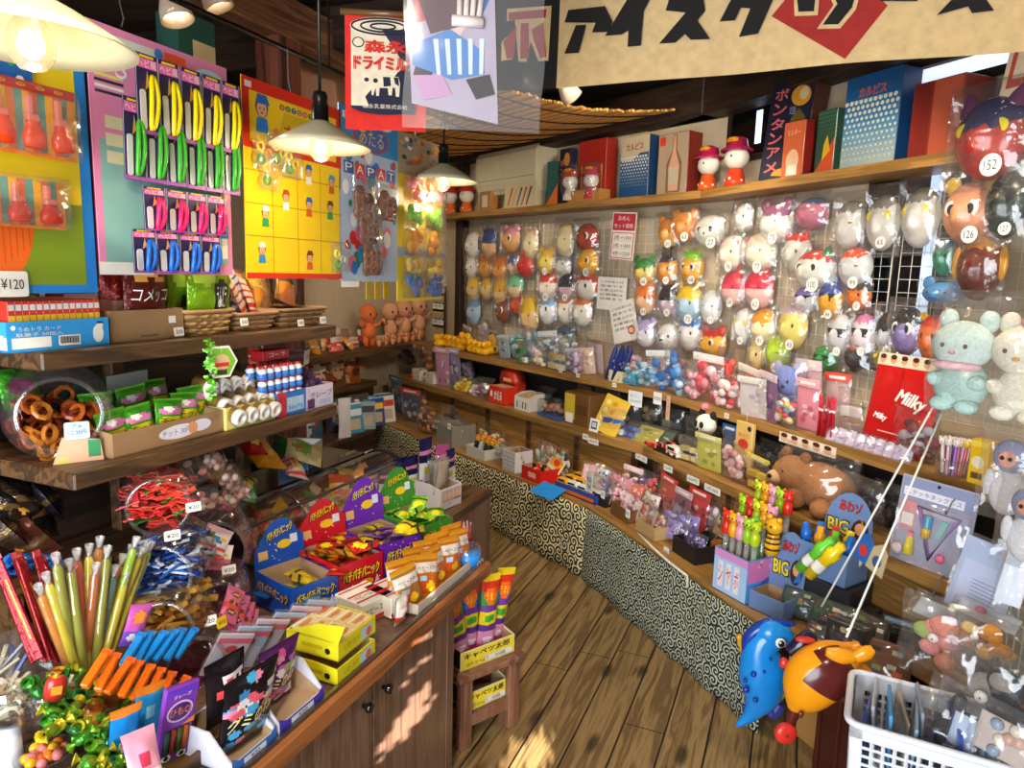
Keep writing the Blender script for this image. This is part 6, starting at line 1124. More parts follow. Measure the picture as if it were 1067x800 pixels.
for k in range(2):
 b=bag_mb(.08,.1,.03,mt('6a3a20','foil'),[(.4,.6,mt('c89a5a'))],seed=k); tag(b.build('snack_pack',None,fr(onstool(.09+.07*k,.09,.15),ya,-.2,.2*k)),['brown foil pack in the lower stool carton, cabinet side','brown foil pack in the lower stool carton, aisle side'][k],'snack pack')
b=bag_mb(.09,.1,.03,mt('1c1a18','foil'),[(.4,.6,mt('b8a030'))],seed=6); tag(b.build('snack_pack',None,fr(onstool(.21,.1,hz+.03),ya,-.3,-.3)),'black and yellow pack slumped at the aisle end of the upper stool carton','snack pack')
_hb=math.tan((A2-A3)/2)
def at(px,py,n):
 """point of the back/side run at distance n behind the table edge, its yaw and metres per pixel"""
 q=bv(px,py,n)
 if (q-BEND).dot(E2)<-n*_hb: return rv(px,py,n),FR,ppm(rv(px,py,n))
 return q,FB,ppm(q)
def on(px,py,n,z): q,yw,s=at(px,py,n); return Vector((q.x,q.y,z)),yw,s
GW=mt('d8d4c8','plastic')
def wiregrid(label,U_,a,t0,t1,z0,z1,n,step=.055,m=GW,r=.0016):
 b=MB(); L=t1-t0; k=0
 x=0
 while x<=L+1e-6: b.tube([(x,0,0),(x,0,z1-z0)],r,m,4); x+=step
 z=0
 while z<=z1-z0+1e-6: b.tube([(0,.003,z),(L,.003,z)],r,m,4); z+=step
 P=[(0,0,0),(L,0,0),(L,0,z1-z0),(0,0,z1-z0)]; b.tube(P,r*2.2,m,5,closed=True)
 return tag(b.build('wire_grid',None,Matrix.Translation(U_(t0,n,z0))@RZ(a)),label,'wire grid')
wiregrid('white wire grid panel holding masks on the back wall, beside the dark post',BU,A2,.12,1.55,1.2,2.02,.875)
wiregrid('white wire grid panel holding masks on the back wall, near the price placard side',BU,A2,1.6,2.35,1.2,2.05,.875)
wiregrid('white wire grid panel holding masks on the side wall by the placard',RU,A3,-1.0,-.18,1.12,2.02,.872)
wiregrid('white wire grid panel holding masks on the side wall over the dark window',RU,A3,-2.15,-1.05,1.12,2.02,.862)
def mask(label,px,py,w,h,face,top=None,tf=.2,ears=None,ec=None,eyes='dot',mouth=1,num=None,deco=None,n=.828,nose=None,bag=True,tilt=0,yawo=0):
 q,yw,s=at(px,py,n); w*=s*1.16; h*=s*1.12; t=thing('mask',label,'mask',fr(q,yw+yawo,0,tilt)); fm=mt(face,'gloss'); tm=mt(top,'gloss') if top else fm; b=MB()
 D=w*.34
 nu,nv=18,9; vs=[];fs=[];ml=[]
 for j in range(nv+1):
  r_=j/nv;
  for k in range(nu):
   a=2*pi*k/nu; x=w/2*math.sin(r_*pi/2)*math.cos(a); z=h/2*math.sin(r_*pi/2)*math.sin(a); bump=.0
   if abs(x)<w*.12 and -h*.2<z<h*.12: bump=.018*w/.15
   vs.append((x*(1-.10*max(0,-z/(h/2))),-D*math.cos(r_*pi/2)**.8-bump,z))
 for j in range(nv):
  for k in range(nu):
   f=(j*nu+k,j*nu+(k+1)%nu,(j+1)*nu+(k+1)%nu,(j+1)*nu+k); fs.append(f); zc=sum(vs[i][2] for i in f)/4; ml.append(tm if zc>h*tf else fm)
 b.add(vs,fs,fm,None,True,ml); b.build('face',t)
 ecm=mt(ec or top or face,'gloss')
 if ears:
  for e in(-1,1):
   c=MB()
   if ears=='round': c.ell((e*w*.36,-D*.25,h*.44),(w*.16,w*.07,w*.16),ecm,nu=10,nv=7)
   elif ears=='point': c.lathe([(w*.17,0),(w*.10,h*.14),(0,h*.26)],ecm,10,T(e*w*.30,-D*.25,h*.34)@RY(e*.3)@S(1,.45,1))
   elif ears=='long': c.ell((e*w*.2,-D*.2,h*.6),(w*.1,w*.05,h*.26),ecm,nu=10,nv=7)
   elif ears=='flop': c.ell((e*w*.5,-D*.2,h*.08),(w*.11,w*.06,h*.26),ecm,nu=10,nv=7)
   elif ears=='horn': c.lathe([(w*.07,0),(0,h*.3)],ecm,8,T(e*w*.26,-D*.3,h*.4)@RY(e*.2))
   c.build('ear' if ears!='horn' else 'horn',t)
 f=MB(); Mf=T(0,-D*.93,0)@UP
 def ey(x,z,rx,rz,m,off=0.): f.ell((x,-D*(math.cos(min(1.2,math.hypot(x/(w/2),z/(h/2))*pi/2))**.8)-.002-off,z),(rx,.004,rz),m,nu=10,nv=6)
 if eyes=='dot':
  for e in(-1,1): ey(e*w*.2,h*.04,w*.062,h*.066,BLACK); ey(e*w*.3,-h*.13,w*.07,h*.045,mt('e8a090','gloss'))
 elif eyes=='big':
  for e in(-1,1): ey(e*w*.19,h*.06,w*.13,h*.13,WHITE); ey(e*w*.18,h*.05,w*.07,h*.085,mt('1c2030','gloss'),.004)
 elif eyes=='gold':
  for e in(-1,1): ey(e*w*.22,h*.1,w*.16,h*.1,mt('f0d820','gloss'))
 elif eyes=='visor': f.grid(1,1,10,2,lambda u,v:(w*.46*math.sin((u-.5)*2.4),-D*.93*math.cos((u-.5)*2.2)-.004,h*(-.04+.2*v)),mt('15131a','gloss'))
 elif eyes=='line':
  for e in(-1,1): ey(e*w*.2,h*.04,w*.09,h*.02,BLACK)
 if mouth: ey(0,-h*.24,w*.12,h*.03,mt('8a2a20') if mouth==1 else mt('d84a3a'))
 if nose: ey(0,-h*.08,w*.10,h*.06,mt(nose,'gloss'),.014*w/.15)
 f.build('features',t)
 if deco=='flowers':
  g=MB()
  for k in range(5):
   c=mt(['e84a6a','f07a9a','e8c020','d8283a','f08aa0'][k]); x=(k-2)*w*.16; z=h*(.36-.02*(k-2)**2);
   for j in range(5): g.ell((x+w*.05*math.cos(j*1.257),-D*.55,z+w*.05*math.sin(j*1.257)),(w*.035,.006,w*.035),c,nu=6,nv=5)
  g.build('flower_band',t)
 if deco=='crest': g=MB(); g.box(w*.1,D*.8,h*.62,mt(top or face,'gloss'),T(0,-D*.5,h*.05),.004); g.build('crest',t)
 if deco=='leaf':
  g=MB()
  for k in range(5): g.lathe([(w*.08,0),(0,h*.34)],mt('6aba1c','gloss'),7,T((k-2)*w*.1,-D*.3,h*.42)@RY((k-2)*.38)@S(1,.4,1))
  g.build('leaf_crown',t)
 if deco=='tuft':
  g=MB()
  for k in range(5): g.lathe([(w*.12,0),(0,h*.22)],mt(top,'gloss'),7,T((k-2)*w*.17,-D*.3,h*.36)@RY((k-2)*.25)@S(1,.5,1))
  g.build('hair_tuft',t)
 if deco=='beak': g=MB(); g.lathe([(w*.14,0),(w*.08,D*.35),(0,D*.6)],mt('f08a1c','gloss'),10,T(0,-D*.95,-h*.08)@RX(pi/2)@S(1.3,.7,1)); g.build('beak',t)
 if num is not None:
  g=MB(); r=max(.019,w*.15); g.prism(circ(0,0,r,r,16),.002,WHITE,T(w*.28,-D-.012,-h*.36)@UP); g.text(str(num),w*.28,-h*.36,r*1.2,r*.9,BLACK,T(0,-D-.012,0)@UP); g.build('number_tag',t)
 if bag: film_mb(w*1.25,h*1.3,D*2.0,seed=int(px*7+py),nx=7,ny=8).build('clear_bag',t,T(0,-D*.35,-h*.62))
 return t
MK=[
('white spotted dog mask, topmost by the dark post on the back wall',494,256,20,25,'e4e0d6','e4e0d6',.2,'flop','2a2420','dot',1,None,None,'1c1a1a'),
('navy haired mask with tan face, topmost row of the back wall',511,254,19,28,'d8a878','1c3a7a',.02,None,None,'dot',1,None,'tuft'),
('tan mask with pink hood near the top of the back wall',534,250,24,24,'d8a05a','d88a9a',.2,'round','d88a9a','big'),
('cream mask with pale pointed ears in the top row of the back wall',554,255,20,26,'e0d0a0','e0d0a0',.2,'point','d8b0a8','dot'),
('slice-shaped cream mask with brown edge in the top row of the back wall',590,251,22,32,'e0cfa0','c89a5a',.4,None,None,'line'),
('brick red round mask with big eyes, farthest along the top row of the back wall',613,248,27,27,'a8361c','8a2a16',.3,None,None,'big'),
('white bear mask in the second row beside the dark post',493,279,17,22,'e8e4dc',None,.2,'round',None,'dot',1,None,None,'2a2420'),
('orange mane lion mask, first of two in the second row',507,279,19,21,'d8963a','c86a1c',.22,'round','c86a1c','dot'),
('orange mane lion mask, second of two in the second row',522,281,20,23,'d89a48','d07018',.1,'round','d07018','dot'),
('blue capped small mask squeezed beside the red hero mask',536,277,15,21,'d8b898','2a4a9a',.1,None,None,'dot'),
('red hero mask with pale eyes in the second row of the back wall',549,277,22,21,'c8281c','c8281c',.2,None,None,'line',0,None,'crest'),
('pale yellow mask tagged 41 on the back wall',571,273,22,24,'e8cc5a','e0b83a',.2,'round',None,'dot',1,41),
('grey and white mask beside the one tagged 41',588,276,19,24,'c8c4c0','8a8a8e',.15,None,None,'dot',1,None,None),
('bright yellow chick mask tagged 42',614,273,26,26,'f0b41c',None,.2,None,None,'big',0,42,'beak'),
('blonde mask in the third row nearest the dark post',495,301,19,23,'e8c890','e8c020',.05,None,None,'dot',1,None,'tuft'),
('blonde mask second along the third row of the back wall',508,301,17,21,'e0c080','d8b030',.1,None,None,'dot'),
('long haired golden mask, third along the third row',523,304,20,28,'e0b878','e0a81c',-.02,'flop','e0a81c','dot'),
('mint green haired mask in the third row',538,299,20,25,'e0c49a','6ab88a',.0,'flop','6ab88a','dot'),
('white mask with red pointed ears tagged 43 on the back wall',572,299,24,25,'e8d8c8','d83a28',.18,'point','d83a28','dot',1,43),
('dark violet mask tagged 44 on the back wall',592,299,22,26,'c8a8b0','2a2038',.0,'horn','2a2038','visor',1,44),
('white and red mask with green eyes, end of the third row',613,299,26,26,'e8dcd0','c83a20',.22,'flop','c83a20','big'),
('pale blue mask lowest by the dark post on the back wall',495,324,18,26,'a8c8e0','6a9ac8',.15,None,None,'dot'),
('rust brown bear mask in the lowest row',525,324,19,23,'8a4018',None,.2,'round','6a2e10','big',1,None,None,'e0b080'),
('small orange-red mask above the rust brown bear mask',539,317,17,19,'d85a20','b83a18',.2,'round',None,'dot'),
('long golden haired mask hanging lowest in the middle of the back wall',553,330,23,36,'e0b880','e8bc18',.08,'flop','e8bc18','dot',1,None,'tuft'),
('white mask with sky blue brow in the lowest row',572,323,22,27,'e8e8e8','8ab4dc',.16,None,None,'big'),
('white mask with orange fringe, first of two in the lowest row',590,323,20,25,'ece4d8','e88a30',.25,None,None,'dot',2),
('white mask with orange fringe, second of two next to the paper notices',608,325,24,27,'ece4d8','e87a28',.22,'point','e87a28','dot',2),
('blue grey goggle mask lying low behind the shelf goods',590,350,24,20,'8aa0b0','3a4a60',.1,None,None,'visor',0),
('orange lion mask tagged 83 on the side wall',698,243,24,28,'e0a038','d07a1c',.1,'round','d07a1c','dot',1,83),
('orange bear mask tagged 63, corner of the side wall',715,236,28,28,'e08a28',None,.2,'round',None,'dot',1,63),
('white dog mask with grey flop ears tagged 27',742,241,34,30,'dcd8cc','dcd8cc',.2,'flop','8a8078','big',1,27,None,'1c1a1a'),
('small white mask with bright flower band, top row of the side wall',777,227,22,28,'e4e0d8',None,.2,None,None,'dot',1,None,'flowers'),
('large white mask under a mauve cap tagged 75',811,233,38,38,'e0dcd4','9a5a7a',.18,'round','9a5a7a','dot',1,75),
('mauve snail-like round mask at the top under the shelf',848,223,36,30,'b86a80','3a5a7a',.3,None,None,'line',0),
('green cap frog mask tagged 66',673,283,25,25,'e0c060','2a8a3a',.1,'round','2a8a3a','dot',1,66),
('orange and black eared mask tagged 67',696,281,23,27,'e09030','1c1a1a',.25,'long','1c1a1a','dot',1,67),
('orange mask under a lime leaf crown tagged 68',722,280,25,28,'e0a030','8aca20',.3,None,None,'big',1,68,'leaf'),
('white mask with pink flower band tagged 76',765,264,32,34,'e6dfcc',None,.2,None,None,'dot',1,76,'flowers'),
('white mask with red and yellow flower band tagged 77',795,263,37,37,'e4dcc4',None,.2,None,None,'dot',1,77,'flowers'),
('white mask with scarlet tuft, no tag, beside the silver masks',832,264,31,37,'dcd6cc','d02818',.3,None,None,'dot',1,None,'tuft'),
('white mask with green and red patches tagged 100',852,281,44,38,'e0dcd0','c83a2a',.22,'point','2a7a4a','big',1,100),
('silver disc-shaped mask with orange centre tagged 99',893,279,35,38,'c8c8c8','d84a20',.25,None,None,'line',1,99),
('mask with spiky orange hair tagged 61',673,311,23,32,'e0b088','e0741c',.05,None,None,'dot',1,61,'tuft'),
('black and mauve mask tagged 70',697,313,22,30,'c8b0b8','2a1c28',.0,'horn','2a1c28','visor',1,70),
('pale blue face in a yellow hood tagged 72',719,317,29,36,'a8c8dc','f0c81c',.14,'horn','f0c81c','dot',1,72),
('white mask with a single blue stripe tagged 71',742,320,22,32,'e0e0e0',None,.2,None,None,'line',2,71),
('pink face in a crimson hood, first of two on the side wall',766,301,29,34,'e8b8b0','d82a4a',.0,'long','d82a4a','dot',1,69),
('pink face in a crimson hood tagged 62, second of two',793,301,34,38,'e8b8b0','d42040',.0,'long','d42040','dot',1,62),
('white mask with violet brow behind the pale yellow one',842,312,28,25,'d0ccd0','6a58a8',.12,None,None,'visor',0),
('cobalt and gold hero mask tagged 84',867,312,27,37,'e0a020','1c3a9a',.1,'horn','1c3a9a','visor',0,84),
('orange and black mask tagged 107',896,308,26,26,'e07020','1c1818',.2,'point','1c1818','dot',1,107),
('lilac and white mask lowest beside the notices',674,347,24,27,'e4e0e4','b0a0d0',.1,'round','b0a0d0','dot'),
('plain white seal-like mask in the lowest row of the side wall',697,351,24,26,'e8e4e0',None,.2,None,None,'dot',1,None,None,'4a4442'),
('white mask with bright blue fringe in the lowest row',720,348,26,31,'e8e4e0','2a80d0',.22,None,None,'dot',2,None,'tuft'),
('tiger striped yellow mask with red hood hung askew',745,358,32,28,'e8a828','c82820',.25,'round','c82820','big'),
('white mask with olive eye patch tagged 64',776,340,23,35,'e0e0dc','e0e0dc',.2,None,None,'gold',1,64),
('egg-white mask with orange yolk brow tagged 81',797,340,30,34,'ecdcb0','e8961c',.1,None,None,'line',1,81),
('pale yellow mask with lilac flowers tagged 43, side wall',828,341,32,42,'e4d070','c8a8c0',.32,None,None,'dot',1,43,None),
('silver mask with black visor tagged 116',876,349,26,40,'c8c8c8',None,.2,None,None,'visor',1,116,None),
('white and pink mask with black visor tagged 117',901,349,26,40,'dccfd4','c86a9a',.28,None,None,'visor',1,117),
('black and white mask tagged 118',928,347,28,42,'c0c0c4','1c1a20',.05,None,None,'visor',1,118),
('cream bear mask half hidden behind the shelf goods',790,370,20,30,'e0c888',None,.2,'round',None,'dot'),
('glossy lime green mask at shelf height',812,368,28,34,'b0d41c',None,.2,None,None,'line',1,60),
('glossy emerald green mask at shelf height',861,374,26,26,'1c8a3a',None,.2,None,None,'visor',0),
('black mask with white and red flash at shelf height',894,372,26,25,'1c1a1e','d83a28',.28,None,None,'line',2),
('olive gold foil mask at shelf height behind the red bag',925,374,26,25,'8a7a1c','a89a2a',.2,None,None,'gold',0),
('silver hero mask with blank brow, first of three in the top row',887,235,31,46,'c8c4bc','7a756a',.26,None,None,'line',1,None,None),  # darker tops of the three silver masks are shadow put into the colour
('silver hero mask with golden eyes, second of three in the top row',922,232,34,52,'c8c4ba','7a756a',.26,None,None,'gold',1,65,None),
('silver hero mask with bright yellow eyes, third of three, before the dark window',961,227,37,56,'c8c4bc','7a756a',.26,None,None,'gold',1,None,None),
]
for k in MK: mask(*k[:12],*(k[12:13] or (None,)),**({'deco':k[13]} if len(k)>13 else {}),**({'nose':k[14]} if len(k)>14 else {}))
for a_ in (('crimson and navy mask in a crumpled bag tagged 152, nearest the banner end',1035,145,64,76,'a83028','2a2a58',.1,'point','6a2a58','gold',1,152,None,.62),
('peach faced mask with yellow ears tagged 126',1013,222,50,58,'d89068','d89068',.2,'round','f0c020','big',1,126,None,.66),
('dark green goggle mask tagged 127',1050,214,38,62,'2a3a34','1c2824',.1,None,None,'visor',0,127,None,.64),
('chocolate brown mask with amber sides under the peach faced one',1022,280,42,60,'6a2a1c','c8861c',.3,'flop','d89a2a','line',1,None,None,.66),
('teal and green small mask beside the peach faced one',985,268,22,34,'2a8a6a','1c6a8a',.2,None,None,'dot',1,None,None,.74),
('blue soft mask under the wire hooks by the window',985,306,40,22,'4a8ac0',None,.2,'round',None,'dot',1,None,None,.74),
('violet and black goggle mask in a bag before the window',947,345,32,46,'8a78b0','1c1a28',.12,None,None,'big',1,None,None,.78),
('orange and red toy face in a bag before the window',972,352,26,44,'e0702a','d8301c',.25,'round','e8b020','dot',1,None,None,.76)):
 mask(*a_[:13],deco=a_[13],n=a_[14])
def notice(label,px,py,w,h,n,rot,fn,name='notice'):
 q,yw,s=at(px,py,n); w*=s;h*=s; b=MB(); b.prism([(-w/2,-h/2),(w/2,-h/2),(w/2,h/2),(-w/2,h/2)],.003,mt('e8e4da','paper'),UP); fn(b,w,h); return tag(b.build(name,None,fr(q,yw,0,rot)),label,'notice')
def n1(b,w,h):
 rc=mt('b83040'); b.rect(0,h*.3,w*.94,h*.36,rc,UP); b.rect(0,-h*.2,w*.94,h*.56,mt('c84a58'),UP,.0005); b.rect(0,-h*.2,w*.86,h*.52,mt('ece6dc'),UP,.0009); b.text('おめん',0,h*.38,w*.5,h*.1,WHITE,UP,.002); b.text('セット価格',0,h*.22,w*.8,h*.1,WHITE,UP,.002)
 for k,s_ in enumerate(('2枚→1300','3枚→1800','4枚→2200')): b.text(s_,0,-h*(.03+.17*k),w*.74,h*.1,BLACK,UP,.002); b.rect(0,-h*(.1+.17*k),w*.8,h*.006,mt('c84a58'),UP,.0015)
notice('red and white mask price placard hanging under the top shelf','' or 649,246,34,48,.68,.06,n1,'price_placard')
notice_l=lambda b,w,h,red: ([b.text(s_,0,h*(.36-.13*k),w*.8,h*.07,BLACK,UP,.0015) for k,s_ in enumerate(('このおめんは','見本です','お買上げの','お客様は','店員まで'))],red and (b.poly(circ(w*.25,-h*.25,w*.14,h*.11),RED,UP,.0012),b.disc(w*.25,-h*.25,w*.1,h*.07,mt('f0c8a0'),UP,.0016)))
notice('white handwritten notice pinned by the corner of the mask walls, upper of two',637,306,42,34,.80,.02,lambda b,w,h:notice_l(b,w,h,False))
notice('white handwritten notice with a red drawing, tilted in front of the upper one',650,335,36,42,.77,-.28,lambda b,w,h:notice_l(b,w,h,True))
q,yw,s=at(537,180,.80); t=thing('air_conditioner','cream wall air conditioner below the reed blind','air conditioner',fr(q,yw)); w,h,d=104*s,44*s,.2
P=[(0,-h/2),(-d*.75,-h/2),(-d,-h*.25),(-d,h*.38),(-d*.85,h/2),(0,h/2)]; b=MB(); b.add([(x*w/2,y+.09,z) for x in(-1,1) for y,z in P],[(0,1,2,3,4,5),(11,10,9,8,7,6)]+[(k,6+k,6+(k+1)%6,(k+1)%6) for k in range(6)],mt('d8cfae','plastic')); b.build('housing',t)
b=MB(); b.box(w*.94,.012,h*.12,mt('b8ae8e','plastic'),T(0,-d*.86+.09,-h*.42)@RX(-.5),.003); b.build('louvre',t); b=MB(); b.box(w*.96,.004,.004,mt('8a8268'),T(0,-d-.001+.09,-h*.18)); b.box(.03,.004,.008,mt('c8a83a'),T(0,-d-.001+.09,.0)); b.build('panel_line',t)
def boxon(label,px,py,wpx,hpx,D,m,n=.69,yawo=0,art=None,name='box',z=S4,side=None,tilt=0):
 q,yw,s=on(px,py,n,z); w,h=wpx*s,hpx*s; b=MB(); b.box(w,D,h,m,None,.003); M=FRONT(D)
 if art: art(b,w,h,M)
 if side: b.rect(0,h/2,D*.98,h*.98,side,SIDE(w,1),.0004); b.rect(0,h/2,D*.98,h*.98,side,SIDE(w,-1),.0004)
 return tag(b.build(name,None,fr(q,yw+yawo,0,tilt)@T(0,D/2,0)),label,'box')
def dots(b,w,h,M,y0,y1,c,n=9):
 m=mt(c)
 for j in range(n):
  for i in range(n): f=j/(n-1); b.disc(w*((i+.5+.5*(j%2))/(n+.5)-.5),h*(y1-(y1-y0)*f),w*.036*(1-.7*f),w*.036*(1-.7*f),m,M,.0012,7)
def calp(b,w,h,M): b.rect(0,h*.5,w*.98,h*.99,mt('c8b896'),M); b.poly([(-w*.49,.004),(w*.49,.004),(w*.49,h*.72),(w*.2,h*.72),(-w*.1,h*.6),(-w*.49,h*.62)],mt('1c4a78'),M,.0008); dots(b,w,h,M,.2,.66,'d8dcd8',10); b.bold('カルピス',0,h*.83,w*.6,h*.11,mt('a83020'),M,.0014)
boxon('cream and blue carton with a wave of white dots on the high shelf','' or 660,185,40,62,.1,mt('1a3c60'),.70,0,calp)
def bottle(b,w,h,M): b.rect(0,h*.5,w*.98,h*.98,mt('a8927a'),M); b.poly([(-w*.18,0.01),(w*.3,.01),(w*.32,h*.5),(w*.14,h*.72),(w*.12,h*.97),(-.0,h*.97),(-w*.02,h*.72),(-w*.2,h*.5)],mt('7a5a44'),M,.001); b.poly([(-w*.1,.02),(w*.22,.02),(w*.24,h*.45),(w*.1,h*.7),(w*.08,h*.95),(w*.03,h*.95),(.0,h*.7),(-w*.12,h*.45)],mt('d09a78'),M,.0015); b.rect(w*.05,h*.3,w*.3,h*.28,mt('b8b098'),M,.002); b.rect(-w*.36,h*.88,w*.2,h*.14,mt('c83a20'),M,.001)
boxon('grey carton printed with a glass bottle on the high shelf',700,180,40,62,.12,mt('7a2018'),.70,.0,bottle)
boxon('plain red carton behind the grey bottle carton',617,165,42,64,.1,mt('a8281c'),.76,0,lambda b,w,h,M:(b.rect(-w*.36,h*.4,w*.05,h*.4,mt('d8a050'),M),b.rect(w*.36,h*.4,w*.05,h*.4,mt('d8a050'),M)))
def bontan(b,w,h,M): b.rect(0,h*.5,w*.98,h*.99,mt('1c1e34'),M); b.poly(circ(w*.2,h*.84,w*.22,h*.1),mt('d89a28'),M,.001); b.poly([(-.0,h*.5),(w*.4,h*.5),(w*.36,h*.64),(w*.2,h*.72),(.05*w,h*.62)],mt('6a5a20'),M,.001); b.poly(circ(w*.1,h*.05,w*.3,h*.08,16,0,pi),mt('d89a28'),M,.0012); b.disc(w*.26,h*.86,w*.1,h*.06,mt('e0c8a0'),M,.0014); [b.bold(c,-w*.24,h*(.86-.145*k),w*.3,h*.11,mt('d86a68'),M,.0016) for k,c in enumerate('ボンタンアメ')]; b.text('文旦飴',w*.06,h*.7,w*.14,h*.08,mt('a8b8d8'),M,.0016)
boxon('tall navy sweet carton with pink lettering and orange fruits, tilted on the high shelf',815,140,50,100,.12,mt('5a2a1c'),.72,.25,bontan,tilt=.1)
boxon('small navy fruit carton standing by the wooden tray','' or 588,183,17,56,.06,mt('1c1e34'),.70,0,lambda b,w,h,M:([b.bold(c,-w*.2,h*(.75-.16*k),w*.4,h*.12,mt('d86a68'),M,.0014) for k,c in enumerate('ポンジ')],b.poly(circ(w*.2,h*.8,w*.26,h*.12),mt('c88a3a'),M,.001)))
def orangebox(b,w,h,M): b.rect(0,h*.5,w*.97,h*.98,mt('d8683c'),M); b.text('ミルキー',0,h*.8,w*.6,h*.1,mt('f0d8c0'),M,.0014); b.poly(circ(0,h*.3,w*.3,h*.2),mt('e8c098'),M,.001); b.rect(0,h*.12,w*.5,h*.18,mt('f0e0c8'),M,.0012)
boxon('small orange sweet carton in front of the tall navy one',826,160,27,56,.06,mt('8a2018'),.67,.1,orangebox)
boxon('green and orange carton beside the blue dotted one',860,147,26,64,.1,mt('2a4a38'),.70,.0,lambda b,w,h,M:(b.poly([(-w*.48,0),(w*.48,0),(w*.48,h*.55)],mt('c8502c'),M,.001),b.poly([(-w*.1,h*.2),(w*.3,h*.35),(w*.1,h*.6),(-w*.05,h*.45)],mt('d8b02a'),M,.0015),dots(b,w,h,M,.5,.95,'4a8a6a',8)))
def calp2(b,w,h,M):
 for k in range(8): b.rect(0,h*(k+.5)/8,w*.99,h/8+.0005,mt(['98a4a0','8a9ca0','6c90a4','4a80a4','34709c','1f5f94','1a568a','165084'][k]),M,.0004)
 dots(b,w,h,M,.1,.72,'d8d8b8',11); b.bold('カルピス',0,h*.82,w*.48,h*.1,mt('c85a40'),M,.0016); b.rect(0,h*.74,w*.7,.002,mt('7ab0d0'),M,.0014)
boxon('large blue carton fading to white with dot pattern on the high shelf','' or 906,130,68,94,.11,mt('123a68'),.70,.02,calp2)
boxon('large red-brown carton nearest the skylight end of the high shelf',975,118,58,78,.16,mt('8a2e20'),.70,.0,lambda b,w,h,M:(b.rect(w*.2,h*.5,w*.55,h*.98,mt('b8563c'),M),b.rect(-w*.3,h*.5,w*.35,h*.98,mt('7a241c'),M,.0005)))
boxon('teal and orange booklet standing on the back part of the high shelf',575,203,14,44,.02,mt('2a5a50'),.70,.3,lambda b,w,h,M:b.poly([(-w*.5,0),(w*.5,0),(w*.5,h*.5)],mt('d8682c'),M,.001))
boxon('white picture carton with orange and blue strokes on the high shelf',541,216,50,26,.1,mt('c8bc98'),.70,.05,lambda b,w,h,M:[b.poly([(-w*.4+w*.15*k,h*.1),(-w*.36+w*.15*k,h*.1),(-w*.2+w*.15*k,h*.8),(-w*.26+w*.15*k,h*.8)],mt(['c84a1c','e09a2a','2a4a7a','c83a1c','3a3430'][k]),M,.001+.0001*k) for k in range(5)])
boxon('small plain wooden box beside the red-hatted dolls',505,218,20,20,.08,mt('a8743a'),.70,.0,lambda b,w,h,M:b.rect(0,h*.5,w*.5,h*.6,mt('d8c8b0'),M))
q,yw,s=on(607,215,.68,S4); t=thing('wooden_tray','shallow wooden tray under two wrapped white dolls on the high shelf','tray',fr(q,yw)@T(0,.05,0)); carton(48*s,.1,12*s,mt('b8803c','matte'),th=.006).build('tray',t)
def hatdoll(label,px,py,hpx,n,hat,robe,zoff=0,wrapped=False):
 q,yw,s=on(px,py,n,S4+zoff); h=hpx*s; t=thing('doll',label,'doll',fr(q,yw)); b=MB(); b.lathe([(0,0),(h*.2,0),(h*.19,h*.1),(h*.13,h*.32),(0,h*.36)],mt(robe,'gloss'),14);
 for k in range(6): b.ell((h*.17*math.cos(k),h*.17*math.sin(k),h*.1+.02*h*(k%3)),h*.03,mt('e8e0d0'),nu=6,nv=4)
 b.build('robe',t); b=MB(); b.ell((0,0,h*.52),(h*.25,h*.22,h*.21),mt('dcd4c8','gloss'),nu=14,nv=10)
 for e in(-1,1): b.ell((e*h*.1,-h*.205,h*.53),(h*.02,.004,h*.025),BLACK,nu=6,nv=4)
 b.build('head',t)
 b=MB(); b.lathe([(h*.29,h*.63),(h*.30,h*.66),(h*.2,h*.72),(h*.17,h*.85),(h*.08,h*.9),(0,h*.9)],mt(hat,'gloss'),16); b.ell((0,-h*.12,h*.83),(h*.16,h*.08,h*.06),mt('e0901c','gloss'),nu=8,nv=6); b.build('hat',t)
 if wrapped: film_mb(h*.62,h*1.02,h*.5,seed=int(px)).build('clear_bag',t)
 return t
hatdoll('white headed doll in a crimson hat beside the plain wooden box',486,212,34,.72,'b83028','d8641c'); hatdoll('white headed doll in a crimson hat by the dark post on the high shelf',469,214,34,.72,'b83028','d8641c')
hatdoll('white headed doll in a magenta hat beside the grey bottle carton',738,178,50,.69,'a82048','c8501c'); hatdoll('taller white headed doll in a magenta hat next to the tall navy carton',767,172,56,.70,'a01c48','c83a1c')
hatdoll('wrapped white doll with red hat in the wooden tray, far side','' or 594,192,36,.70,'a83a2a','d8c8b8',.02,True); hatdoll('wrapped white doll with pinkish robe in the wooden tray, near side',616,188,36,.70,'b82a4a','b83048',.02,True)
